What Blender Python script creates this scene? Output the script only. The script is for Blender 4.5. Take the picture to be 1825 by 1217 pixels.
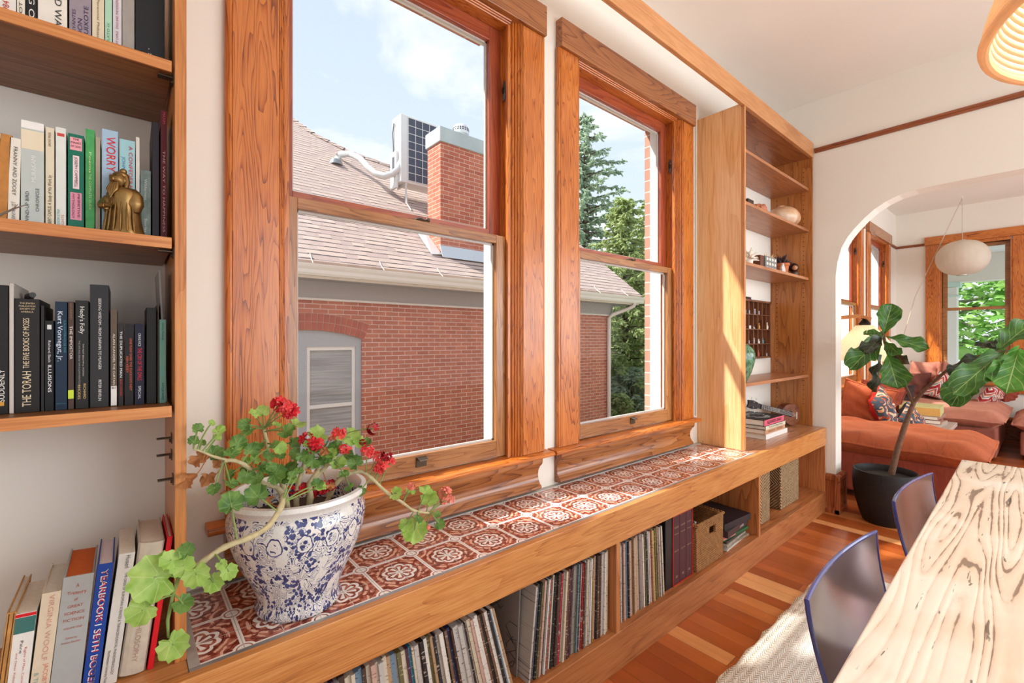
import bpy, bmesh, math, random
from mathutils import Matrix, Vector
from math import sin, cos, pi, radians, sqrt, atan2

for _o in list(bpy.data.objects):
    bpy.data.objects.remove(_o, do_unlink=True)
SC = bpy.context.scene
COL = SC.collection

# ---------------------------------------------------------------- camera
EYE = 1.30                                   # eye height, metres
YAW = radians(49.7)                          # view direction measured from +x (along the window wall)
cam_d = bpy.data.cameras.new('camera')
cam_d.sensor_width = 36.0
cam_d.lens = 16.0
cam_d.shift_y = -3.5 / 1825
cam_d.clip_start = 0.02
cam_d.clip_end = 400
cam = bpy.data.objects.new('camera', cam_d)
cam.location = (0, 0, EYE)
cam.rotation_euler = (radians(90), 0, YAW - radians(90))
COL.objects.link(cam)
SC.camera = cam

# ---------------------------------------------------------------- world: blue sky with clouds
W = bpy.data.worlds.new('sky')
SC.world = W
W.use_nodes = True
_n = W.node_tree.nodes
_l = W.node_tree.links
_n.clear()
_out = _n.new('ShaderNodeOutputWorld')
_bg = _n.new('ShaderNodeBackground')
_tc = _n.new('ShaderNodeTexCoord')
_sep = _n.new('ShaderNodeSeparateXYZ')
_l.new(_tc.outputs['Generated'], _sep.inputs[0])
_gr = _n.new('ShaderNodeValToRGB')
_gr.color_ramp.elements[0].position = 0.0
_gr.color_ramp.elements[0].color = (0.72, 0.74, 0.77, 1)
_gr.color_ramp.elements[1].position = 0.8
_gr.color_ramp.elements[1].color = (0.41, 0.49, 0.66, 1)
_e = _gr.color_ramp.elements.new(0.3)
_e.color = (0.53, 0.60, 0.71, 1)
_l.new(_sep.outputs[2], _gr.inputs[0])
_mp = _n.new('ShaderNodeMapping')
_mp.inputs['Scale'].default_value = (1.0, 1.0, 2.2)
_mp.inputs['Rotation'].default_value = (0.0, 0.35, 0.5)
_l.new(_tc.outputs['Generated'], _mp.inputs[0])
_no = _n.new('ShaderNodeTexNoise')
_no.inputs['Scale'].default_value = 2.6
_no.inputs['Detail'].default_value = 9
_no.inputs['Roughness'].default_value = 0.58
_no.inputs['Distortion'].default_value = 0.25
_l.new(_mp.outputs[0], _no.inputs[0])
_cr = _n.new('ShaderNodeValToRGB')
_cr.color_ramp.elements[0].position = 0.47
_cr.color_ramp.elements[0].color = (0.0, 0, 0, 1)
_cr.color_ramp.elements[1].position = 0.62
_cr.color_ramp.elements[1].color = (1, 1, 1, 1)
_l.new(_no.outputs[0], _cr.inputs[0])
_mx = _n.new('ShaderNodeMix')
_mx.data_type = 'RGBA'
_l.new(_cr.outputs[0], _mx.inputs['Factor'])
_l.new(_gr.outputs[0], _mx.inputs['A'])
_mx.inputs['B'].default_value = (0.72, 0.73, 0.75, 1)
_l.new(_mx.outputs['Result'], _bg.inputs[0])
_bg.inputs[1].default_value = 1.42
_l.new(_bg.outputs[0], _out.inputs[0])

# ---------------------------------------------------------------- sun (high, from the left beyond the neighbour's roof)
sun_d = bpy.data.lights.new('sun', 'SUN')
sun_d.energy = 6.8
sun_d.angle = radians(1.6)
sun_d.color = (1.0, 0.96, 0.90)
sun = bpy.data.objects.new('sun', sun_d)
SUN_DIR = Vector((0.85, -0.50, -1.06)).normalized()
sun.rotation_euler = SUN_DIR.to_track_quat('-Z', 'Y').to_euler()
sun.location = (-4, 6, 12)
COL.objects.link(sun)


def area(name, loc, target, sx, sy, power, color=(1, 1, 1), spread=180):
    d = bpy.data.lights.new(name, 'AREA')
    d.shape = 'RECTANGLE'
    d.size = sx
    d.size_y = sy
    d.energy = power
    d.color = color
    d.spread = radians(spread)
    o = bpy.data.objects.new(name, d)
    o.location = loc
    o.rotation_euler = (Vector(target) - Vector(loc)).to_track_quat('-Z', 'Y').to_euler()
    COL.objects.link(o)
    return o


# added fill lamps: behind the camera, at its side, in the front room
area('fill_light_back', (3.1, -2.9, 1.7), (2.4, 1.4, 1.5), 3.8, 2.2, 108, (0.91, 0.96, 1.0))
area('fill_light_side', (-2.1, -0.9, 1.8), (1.5, 0.4, 1.6), 1.8, 1.7, 5, (0.96, 0.98, 1.0))
area('fill_light_front_room', (6.6, -2.9, 1.8), (6.6, 1.0, 1.0), 3.0, 1.8, 60, (0.96, 0.98, 1.0))

SC.view_settings.view_transform = 'Standard'
SC.view_settings.look = 'None'
SC.view_settings.gamma = 1.0
SC.view_settings.use_curve_mapping = False
SC.view_settings.exposure = 0.18

# ================================================================ helpers
F2 = (cos(YAW), sin(YAW))
R2 = (sin(YAW), -cos(YAW))


def P(u, v, x=None, y=None, z=None, d=None):
    """a point of the place from its bearing (u, v) and one known coordinate or its distance d"""
    r = (u - 912.5) / 811.0
    D = (F2[0] + R2[0] * r, F2[1] + R2[1] * r, (605.0 - v) / 811.0)
    if x is not None:
        k = x / D[0]
    elif y is not None:
        k = y / D[1]
    elif z is not None:
        k = (z - EYE) / D[2]
    else:
        k = d
    return Vector((D[0] * k, D[1] * k, EYE + D[2] * k))


ORG = {}


def tag(o, label=None, cat=None, group=None, kind=None):
    if label:
        o['label'] = label
    if cat:
        o['category'] = cat
    if group:
        o['group'] = group
    if kind:
        o['kind'] = kind
    return o


def thing(name, loc, label=None, cat=None, group=None, kind=None):
    o = bpy.data.objects.new(name, None)
    o.empty_display_size = 0.05
    o.location = loc
    COL.objects.link(o)
    ORG[o.name] = Vector(loc)
    return tag(o, label, cat, group, kind)


class MB:
    """collects shapes (world coordinates) and links them as ONE mesh object"""

    def __init__(s):
        s.v = []
        s.f = []
        s.m = []
        s.uv = {}

    def add(s, vs, fs, m=0, M=None):
        b = len(s.v)
        for p in vs:
            p = Vector(p)
            s.v.append(M @ p if M is not None else p)
        for f in fs:
            s.f.append(tuple(b + i for i in f))
            s.m.append(m)
        return s

    def box(s, x0, x1, y0, y1, z0, z1, m=0, M=None):
        vs = [(x, y, z) for x in (x0, x1) for y in (y0, y1) for z in (z0, z1)]
        return s.add(vs, [(0, 1, 3, 2), (4, 6, 7, 5), (0, 4, 5, 1), (2, 3, 7, 6), (0, 2, 6, 4), (1, 5, 7, 3)], m, M)

    def prism(s, poly, axis, a0, a1, m=0, M=None):
        n = len(poly)

        def mk(a, p, q):
            return (a, p, q) if axis == 'x' else ((p, a, q) if axis == 'y' else (p, q, a))
        vs = [mk(a0, *p) for p in poly] + [mk(a1, *p) for p in poly]
        fs = [tuple(range(n)), tuple(range(2 * n - 1, n - 1, -1))]
        fs += [(i, (i + 1) % n, n + (i + 1) % n, n + i) for i in range(n)]
        return s.add(vs, fs, m, M)

    def tube(s, pts, r, seg=8, m=0, cap=True):
        pts = [Vector(p) for p in pts]
        n = len(pts)
        rs = r if isinstance(r, (list, tuple)) else [r] * n
        vs = []
        up = None
        for i, p in enumerate(pts):
            t = (pts[min(i + 1, n - 1)] - pts[max(i - 1, 0)])
            if t.length < 1e-9:
                t = Vector((0, 0, 1))
            t.normalize()
            if up is None:
                up = Vector((0, 0, 1)) if abs(t.z) < 0.9 else Vector((1, 0, 0))
            a = t.cross(up)
            if a.length < 1e-6:
                a = t.cross(Vector((0, 1, 0)))
            a.normalize()
            b = a.cross(t).normalized()
            up = b
            for k in range(seg):
                w = 2 * pi * k / seg
                vs.append(p + (a * cos(w) + b * sin(w)) * rs[i])
        fs = []
        for i in range(n - 1):
            for k in range(seg):
                k2 = (k + 1) % seg
                fs.append((i * seg + k, i * seg + k2, (i + 1) * seg + k2, (i + 1) * seg + k))
        if cap:
            fs.append(tuple(range(seg)))
            fs.append(tuple(range(n * seg - 1, (n - 1) * seg - 1, -1)))
        return s.add(vs, fs, m)

    def lathe(s, prof, c, seg=48, m=0, M=None, wob=None):
        c = Vector(c)
        n = len(prof)
        vs = []
        for (r, z) in prof:
            for k in range(seg):
                w = 2 * pi * k / seg
                rr = r * (wob(w, z) if wob else 1)
                vs.append(c + Vector((rr * cos(w), rr * sin(w), z)))
        fs = []
        for i in range(n - 1):
            for k in range(seg):
                k2 = (k + 1) % seg
                fs.append((i * seg + k, i * seg + k2, (i + 1) * seg + k2, (i + 1) * seg + k))
        if prof[0][0] > 1e-5:
            fs.append(tuple(range(seg)))
        if prof[-1][0] > 1e-5:
            fs.append(tuple(range(n * seg - 1, (n - 1) * seg - 1, -1)))
        return s.add(vs, fs, m, M)

    def ball(s, c, rx, ry=None, rz=None, seg=16, rings=10, m=0, M=None, fn=None):
        ry = rx if ry is None else ry
        rz = rx if rz is None else rz
        c = Vector(c)
        vs = []
        for i in range(rings + 1):
            t = pi * i / rings
            for k in range(seg):
                w = 2 * pi * k / seg
                d = Vector((sin(t) * cos(w), sin(t) * sin(w), cos(t)))
                q = fn(d) if fn else 1.0
                vs.append(c + Vector((d.x * rx, d.y * ry, d.z * rz)) * q)
        fs = []
        for i in range(rings):
            for k in range(seg):
                k2 = (k + 1) % seg
                fs.append((i * seg + k, i * seg + k2, (i + 1) * seg + k2, (i + 1) * seg + k))
        return s.add(vs, fs, m, M)

    def grid(s, fn, nu, nv, m=0, uv=False):
        b = len(s.v)
        vs = [fn(i / nu, j / nv) for j in range(nv + 1) for i in range(nu + 1)]
        fs = []
        for j in range(nv):
            for i in range(nu):
                a = j * (nu + 1) + i
                fs.append((a, a + 1, a + nu + 2, a + nu + 1))
        if uv:
            for j in range(nv + 1):
                for i in range(nu + 1):
                    s.uv[b + j * (nu + 1) + i] = (i / nu, j / nv)
        return s.add(vs, fs, m)

    def build(s, name, mat, parent=None, org=None, smooth=False, angle=35, bevel=0, seg=2, label=None, cat=None,
              group=None, kind=None, solid=0, merge=True, subsurf=0):
        if parent is not None:
            o_ = ORG[parent.name]
        elif org is not None:
            o_ = Vector(org)
        else:
            lo = Vector((min(p.x for p in s.v), min(p.y for p in s.v), min(p.z for p in s.v)))
            hi = Vector((max(p.x for p in s.v), max(p.y for p in s.v), max(p.z for p in s.v)))
            o_ = Vector(((lo.x + hi.x) / 2, (lo.y + hi.y) / 2, lo.z))
        me = bpy.data.meshes.new(name)
        me.from_pydata([tuple(p - o_) for p in s.v], [], s.f)
        mats = mat if isinstance(mat, (list, tuple)) else [mat]
        for mm in mats:
            me.materials.append(mm)
        if len(mats) > 1:
            me.polygons.foreach_set('material_index', s.m)
        if s.uv:
            lay = me.uv_layers.new(name='UVMap')
            for lp in me.loops:
                lay.data[lp.index].uv = s.uv.get(lp.vertex_index, (0, 0))
        bm = bmesh.new()
        bm.from_mesh(me)
        if merge:
            bmesh.ops.remove_doubles(bm, verts=bm.verts, dist=1e-6)
        bmesh.ops.dissolve_degenerate(bm, edges=bm.edges, dist=1e-7)
        bmesh.ops.recalc_face_normals(bm, faces=bm.faces)
        bm.to_mesh(me)
        bm.free()
        if smooth:
            me.polygons.foreach_set('use_smooth', [True] * len(me.polygons))
            me.set_sharp_from_angle(angle=radians(angle))
        ob = bpy.data.objects.new(name, me)
        COL.objects.link(ob)
        if parent is not None:
            ob.parent = parent
        else:
            ob.location = o_
        ORG[ob.name] = o_
        if solid:
            md = ob.modifiers.new('solidify', 'SOLIDIFY')
            md.thickness = solid
            md.offset = 0
        if subsurf:
            md = ob.modifiers.new('sub', 'SUBSURF')
            md.levels = subsurf
            md.render_levels = subsurf
        if bevel:
            md = ob.modifiers.new('bevel', 'BEVEL')
            md.width = bevel
            md.segments = seg
            md.limit_method = 'ANGLE'
            md.angle_limit = radians(50)
        return tag(ob, label, cat, group, kind)


_fcache = {}


def text_part(s, parent, M, size, mat, width=None, ext=0.0004, sx=1.0, name='title'):
    """lettering as a mesh; M places its centre (x = reading direction, y = up)"""
    key = s
    if key not in _fcache:
        cu = bpy.data.curves.new('lettering', 'FONT')
        cu.body = s
        cu.size = 1.0
        cu.align_x = 'CENTER'
        cu.align_y = 'CENTER'
        cu.resolution_u = 3
        ob = bpy.data.objects.new('lettering', cu)
        COL.objects.link(ob)
        dg = bpy.context.evaluated_depsgraph_get()
        me = bpy.data.meshes.new_from_object(ob.evaluated_get(dg))
        bpy.data.objects.remove(ob, do_unlink=True)
        xs = [v.co.x for v in me.vertices] or [0, 1]
        _fcache[key] = ([v.co.copy() for v in me.vertices], [tuple(p.vertices) for p in me.polygons], max(xs) - min(xs))
        bpy.data.meshes.remove(me)
    vs, fs, wd = _fcache[key]
    kx = (width / wd) if width else size * sx
    mb = MB()
    mb.add([M @ Vector((v.x * kx, v.y * size, ext)) for v in vs], fs)
    return mb.build(name, mat, parent, merge=False)


# ================================================================ materials
_mc = {}


def newmat(name):
    m = bpy.data.materials.new(name)
    m.use_nodes = True
    nt = m.node_tree
    return m, nt.nodes, nt.links, nt.nodes['Principled BSDF']


def node(N, t, **kw):
    n = N.new(t)
    for k, v in kw.items():
        setattr(n, k, v)
    return n


def ramp(N, stops, interp='LINEAR'):
    r = N.new('ShaderNodeValToRGB')
    r.color_ramp.interpolation = interp
    el = r.color_ramp.elements
    el[0].position, el[0].color = stops[0][0], (*stops[0][1], 1)
    el[1].position, el[1].color = stops[-1][0], (*stops[-1][1], 1)
    for p, c in stops[1:-1]:
        e = el.new(p)
        e.color = (*c, 1)
    return r


def mth(N, L, op, a, b=None, c=None):
    n = N.new('ShaderNodeMath')
    n.operation = op
    for i, q in enumerate((a, b, c)):
        if q is None:
            continue
        if isinstance(q, (int, float)):
            n.inputs[i].default_value = q
        else:
            L.new(q, n.inputs[i])
    return n.outputs[0]


def srgb(r, g, b):
    def f(c):
        c /= 255.0
        return c / 12.92 if c <= 0.04045 else ((c + 0.055) / 1.055) ** 2.4
    return (f(r), f(g), f(b))


def plain(rgb, rough=0.6, metal=0.0, noise=0.0, scale=30, bump=0.0, coat=0.0, sheen=0.0, trans=0.0, name=None):
    key = ('plain', rgb, rough, metal, noise, scale, bump, coat, sheen, trans)
    if key in _mc:
        return _mc[key]
    m, N, L, B = newmat(name or 'paint')
    c = srgb(*rgb)
    B.inputs['Roughness'].default_value = rough
    B.inputs['Metallic'].default_value = metal
    B.inputs['Coat Weight'].default_value = coat
    B.inputs['Sheen Weight'].default_value = sheen
    B.inputs['Transmission Weight'].default_value = trans
    if not metal and not coat:
        B.inputs['Specular IOR Level'].default_value = 0.3
    tc = node(N, 'ShaderNodeTexCoord')
    no = node(N, 'ShaderNodeTexNoise')
    no.inputs['Scale'].default_value = scale
    no.inputs['Detail'].default_value = 5
    L.new(tc.outputs['Object'], no.inputs['Vector'])
    k = max(noise, 0.02)
    rp = ramp(N, [(0.25, tuple(max(0, q * (1 - k)) for q in c)), (0.75, tuple(min(1, q * (1 + k)) for q in c))])
    L.new(no.outputs['Fac'], rp.inputs[0])
    L.new(rp.outputs[0], B.inputs['Base Color'])
    if bump:
        bp = node(N, 'ShaderNodeBump')
        bp.inputs['Strength'].default_value = bump
        bp.inputs['Distance'].default_value = 0.002
        L.new(no.outputs['Fac'], bp.inputs['Height'])
        L.new(bp.outputs[0], B.inputs['Normal'])
    _mc[key] = m
    return m


def wood(name, dark, mid, light, axis='x', scale=1.0, rings=9.0, rough=0.35, coat=0.15, fiber=0.45, stretch=9.0, bump=0.05):
    key = ('wood', name, axis)
    if key in _mc:
        return _mc[key]
    m, N, L, B = newmat(name + '_wood')
    tc = node(N, 'ShaderNodeTexCoord')
    oi = node(N, 'ShaderNodeObjectInfo')
    off = node(N, 'ShaderNodeVectorMath', operation='SCALE')
    off.inputs[0].default_value = (7.3, 5.1, 9.7)
    L.new(oi.outputs['Random'], off.inputs['Scale'])
    ad = node(N, 'ShaderNodeVectorMath', operation='ADD')
    L.new(tc.outputs['Object'], ad.inputs[0])
    L.new(off.outputs[0], ad.inputs[1])

    def mp(cross, along):
        mpn = node(N, 'ShaderNodeMapping')
        s = [cross, cross, cross]
        s['xyz'.index(axis)] = along
        mpn.inputs['Scale'].default_value = s
        L.new(ad.outputs[0], mpn.inputs[0])
        return mpn.outputs[0]
    n1 = node(N, 'ShaderNodeTexNoise')
    n1.inputs['Scale'].default_value = 1.0
    n1.inputs['Detail'].default_value = 2.5
    n1.inputs['Roughness'].default_value = 0.45
    L.new(mp(6.0 * scale, 6.0 * scale / stretch), n1.inputs['Vector'])
    rg = mth(N, L, 'FRACT', mth(N, L, 'MULTIPLY', n1.outputs['Fac'], rings * 4.0))
    rg = mth(N, L, 'SUBTRACT', 1.0, mth(N, L, 'POWER', rg, 3.0))
    n2 = node(N, 'ShaderNodeTexNoise')
    n2.inputs['Scale'].default_value = 1.0
    n2.inputs['Detail'].default_value = 4
    L.new(mp(150 * scale, 6 * scale), n2.inputs['Vector'])
    n3 = node(N, 'ShaderNodeTexNoise')
    n3.inputs['Scale'].default_value = 1.0
    n3.inputs['Detail'].default_value = 3
    L.new(mp(3.5 * scale, 1.2 * scale), n3.inputs['Vector'])
    a = mth(N, L, 'MULTIPLY', rg, 1.0 - fiber)
    b = mth(N, L, 'MULTIPLY_ADD', n2.outputs['Fac'], fiber, a)
    c = mth(N, L, 'MULTIPLY_ADD', mth(N, L, 'SUBTRACT', n3.outputs['Fac'], 0.5), 0.9, b)
    c = mth(N, L, 'MULTIPLY_ADD', mth(N, L, 'SUBTRACT', n2.outputs['Fac'], 0.5), 0.6, c)
    rp = ramp(N, [(0.12, srgb(*dark)), (0.45, srgb(*mid)), (0.85, srgb(*light))])
    L.new(c, rp.inputs[0])
    L.new(rp.outputs[0], B.inputs['Base Color'])
    B.inputs['Roughness'].default_value = rough
    B.inputs['Coat Weight'].default_value = coat
    B.inputs['Coat Roughness'].default_value = 0.15
    bp = node(N, 'ShaderNodeBump')
    bp.inputs['Strength'].default_value = bump * 4
    bp.inputs['Distance'].default_value = 0.001
    L.new(b, bp.inputs['Height'])
    L.new(bp.outputs[0], B.inputs['Normal'])
    _mc[key] = m
    return m


def fir(ax):      # old varnished fir of the window casings
    return wood('varnished_fir', (112, 50, 12), (176, 92, 30), (202, 120, 50), ax, 2.4, 5.5, 0.30, 0.25, 0.40, 12)


def fir2(ax):      # sashes
    return wood('sash_fir', (112, 64, 28), (146, 92, 46), (170, 116, 66), ax, 2.2, 4, 0.3, 0.25, 0.5, 14)


def redfir(ax):
    return wood('red_sash', (110, 44, 26), (142, 62, 38), (168, 84, 52), ax, 1.4, 3, 0.3, 0.3, 0.6, 10)


def cherry(ax):   # light cherry of the shelf unit, beam and bench
    return wood('light_cherry', (166, 102, 52), (194, 130, 74), (212, 150, 96), ax, 0.9, 2.0, 0.34, 0.12, 0.78, 9)


def cherry_b(ax):  # bench fascia
    return wood('bench_cherry', (154, 88, 38), (192, 122, 60), (210, 146, 82), ax, 1.4, 3, 0.36, 0.1, 0.72, 13)


def oakd(ax):
    return wood('shelf_oak', (92, 50, 20), (128, 76, 34), (152, 98, 50), ax, 1.3, 2.5, 0.42, 0.05, 0.75, 12)


def wall_mat(rgb, name='plaster'):
    key = ('wall', rgb)
    if key in _mc:
        return _mc[key]
    m, N, L, B = newmat(name)
    tc = node(N, 'ShaderNodeTexCoord')
    no = node(N, 'ShaderNodeTexNoise')
    no.inputs['Scale'].default_value = 90
    no.inputs['Detail'].default_value = 3
    L.new(tc.outputs['Object'], no.inputs['Vector'])
    n2 = node(N, 'ShaderNodeTexNoise')
    n2.inputs['Scale'].default_value = 1.5
    L.new(tc.outputs['Object'], n2.inputs['Vector'])
    c = srgb(*rgb)
    rp = ramp(N, [(0.3, tuple(q * 0.97 for q in c)), (0.7, c)])
    L.new(n2.outputs['Fac'], rp.inputs[0])
    L.new(rp.outputs[0], B.inputs['Base Color'])
    B.inputs['Roughness'].default_value = 0.75
    bp = node(N, 'ShaderNodeBump')
    bp.inputs['Strength'].default_value = 0.12
    bp.inputs['Distance'].default_value = 0.001
    L.new(no.outputs['Fac'], bp.inputs['Height'])
    L.new(bp.outputs[0], B.inputs['Normal'])
    _mc[key] = m
    return m


def brick_mat(name, c1, c2, mortar, bw, rh, ms=0.006, swap=None, bump=0.5, squash=1.0):
    """running-bond masonry on a face; swap = which object axes make the brick plane"""
    m, N, L, B = newmat(name)
    tc = node(N, 'ShaderNodeTexCoord')
    sp = node(N, 'ShaderNodeSeparateXYZ')
    L.new(tc.outputs['Object'], sp.inputs[0])
    cb = node(N, 'ShaderNodeCombineXYZ')
    a, b = swap or ('x', 'z')
    if a == 'xy':
        L.new(mth(N, L, 'ADD', sp.outputs[0], sp.outputs[1]), cb.inputs[0])
    else:
        L.new(sp.outputs['xyz'.index(a)], cb.inputs[0])
    L.new(sp.outputs['xyz'.index(b)], cb.inputs[1])
    br = node(N, 'ShaderNodeTexBrick')
    br.inputs['Scale'].default_value = 1.0
    br.inputs['Mortar Size'].default_value = ms
    br.inputs['Mortar Smooth'].default_value = 0.1
    br.inputs['Brick Width'].default_value = bw
    br.inputs['Row Height'].default_value = rh
    br.inputs['Bias'].default_value = -0.1
    br.inputs['Color1'].default_value = (*srgb(*c1), 1)
    br.inputs['Color2'].default_value = (*srgb(*c2), 1)
    br.inputs['Mortar'].default_value = (*srgb(*mortar), 1)
    L.new(cb.outputs[0], br.inputs['Vector'])
    no = node(N, 'ShaderNodeTexNoise')
    no.inputs['Scale'].default_value = 5
    no.inputs['Detail'].default_value = 6
    L.new(tc.outputs['Object'], no.inputs['Vector'])
    mx = node(N, 'ShaderNodeMix', data_type='RGBA', blend_type='MULTIPLY')
    mx.inputs['Factor'].default_value = 1.0
    rp = ramp(N, [(0.3, (0.82, 0.82, 0.82)), (0.7, (1, 1, 1))])
    L.new(no.outputs['Fac'], rp.inputs[0])
    L.new(br.outputs['Color'], mx.inputs['A'])
    L.new(rp.outputs[0], mx.inputs['B'])
    L.new(mx.outputs['Result'], B.inputs['Base Color'])
    B.inputs['Roughness'].default_value = 0.85
    bp = node(N, 'ShaderNodeBump')
    bp.inputs['Strength'].default_value = bump
    bp.inputs['Distance'].default_value = 0.004
    bp.invert = True
    L.new(br.outputs['Fac'], bp.inputs['Height'])
    L.new(bp.outputs[0], B.inputs['Normal'])
    return m


def glass_mat(name='pane_glass', tint=(0.98, 0.99, 1.0), refl=0.005):
    key = ('glass', name)
    if key in _mc:
        return _mc[key]
    m, N, L, B = newmat(name)
    N.remove(B)
    out = [n for n in N if n.type == 'OUTPUT_MATERIAL'][0]
    tr = node(N, 'ShaderNodeBsdfTransparent')
    tr.inputs[0].default_value = (*tint, 1)
    gl = node(N, 'ShaderNodeBsdfGlossy')
    gl.inputs['Roughness'].default_value = 0.02
    no = node(N, 'ShaderNodeTexNoise')
    no.inputs['Scale'].default_value = 1.5
    ml = mth(N, L, 'MULTIPLY_ADD', no.outputs['Fac'], refl * 0.4, refl * 0.5)
    mx = node(N, 'ShaderNodeMixShader')
    L.new(ml, mx.inputs[0])
    L.new(tr.outputs[0], mx.inputs[1])
    L.new(gl.outputs[0], mx.inputs[2])
    L.new(mx.outputs[0], out.inputs['Surface'])
    _mc[key] = m
    return m


def floor_mat():
    """fir strip floor: narrow boards laid across the room, each with its own tone"""
    m, N, L, B = newmat('fir_floor_boards')
    tc = node(N, 'ShaderNodeTexCoord')
    sp = node(N, 'ShaderNodeSeparateXYZ')
    L.new(tc.outputs['Object'], sp.inputs[0])
    bw = 0.083
    bx = mth(N, L, 'MULTIPLY', sp.outputs[0], 1 / bw)
    ix = mth(N, L, 'FLOOR', bx)
    fx = mth(N, L, 'FRACT', bx)
    wn = node(N, 'ShaderNodeTexWhiteNoise', noise_dimensions='1D')
    L.new(ix, wn.inputs['W'])
    # joints along the board
    yy = mth(N, L, 'MULTIPLY_ADD', wn.outputs['Value'], 7.0, mth(N, L, 'MULTIPLY', sp.outputs[1], 1 / 1.7))
    iy = mth(N, L, 'FLOOR', yy)
    fy = mth(N, L, 'FRACT', yy)
    w2 = node(N, 'ShaderNodeTexWhiteNoise', noise_dimensions='2D')
    cb = node(N, 'ShaderNodeCombineXYZ')
    L.new(ix, cb.inputs[0])
    L.new(iy, cb.inputs[1])
    L.new(cb.outputs[0], w2.inputs['Vector'])
    rp = ramp(N, [(0.0, srgb(142, 64, 24)), (0.35, srgb(162, 80, 32)), (0.65, srgb(178, 92, 40)), (0.84, srgb(190, 104, 50)), (0.94, srgb(206, 130, 72)), (1.0, srgb(232, 170, 112))])
    L.new(w2.outputs['Value'], rp.inputs[0])
    mp = node(N, 'ShaderNodeMapping')
    mp.inputs['Scale'].default_value = (55, 2.2, 1)
    L.new(tc.outputs['Object'], mp.inputs[0])
    no = node(N, 'ShaderNodeTexNoise')
    no.inputs['Scale'].default_value = 1
    no.inputs['Detail'].default_value = 4
    L.new(mp.outputs[0], no.inputs['Vector'])
    mp2 = node(N, 'ShaderNodeMapping')
    mp2.inputs['Scale'].default_value = (9, 2.6, 1)
    L.new(tc.outputs['Object'], mp2.inputs[0])
    n2 = node(N, 'ShaderNodeTexNoise')
    n2.inputs['Scale'].default_value = 1
    n2.inputs['Detail'].default_value = 2
    L.new(mp2.outputs[0], n2.inputs['Vector'])
    g = mth(N, L, 'MULTIPLY_ADD', no.outputs['Fac'], 0.35, mth(N, L, 'MULTIPLY_ADD', n2.outputs['Fac'], 0.6, 0.52))
    edge = mth(N, L, 'MINIMUM', fx, mth(N, L, 'SUBTRACT', 1.0, fx))
    gap = mth(N, L, 'MULTIPLY', edge, 1 / 0.025)
    gap = mth(N, L, 'MINIMUM', gap, 1.0)
    ey = mth(N, L, 'MULTIPLY', mth(N, L, 'MINIMUM', fy, mth(N, L, 'SUBTRACT', 1.0, fy)), 1 / 0.0016)
    ey = mth(N, L, 'MINIMUM', ey, 1.0)
    gap = mth(N, L, 'MULTIPLY_ADD', mth(N, L, 'MULTIPLY', gap, ey), 0.55, 0.45)
    g = mth(N, L, 'MULTIPLY', g, gap)
    mx = node(N, 'ShaderNodeMix', data_type='RGBA', blend_type='MULTIPLY')
    mx.inputs['Factor'].default_value = 1
    L.new(rp.outputs[0], mx.inputs['A'])
    L.new(g, mx.inputs['B'])
    L.new(mx.outputs['Result'], B.inputs['Base Color'])
    B.inputs['Roughness'].default_value = 0.3
    B.inputs['Coat Weight'].default_value = 0.15
    B.inputs['Coat Roughness'].default_value = 0.2
    return m


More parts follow.
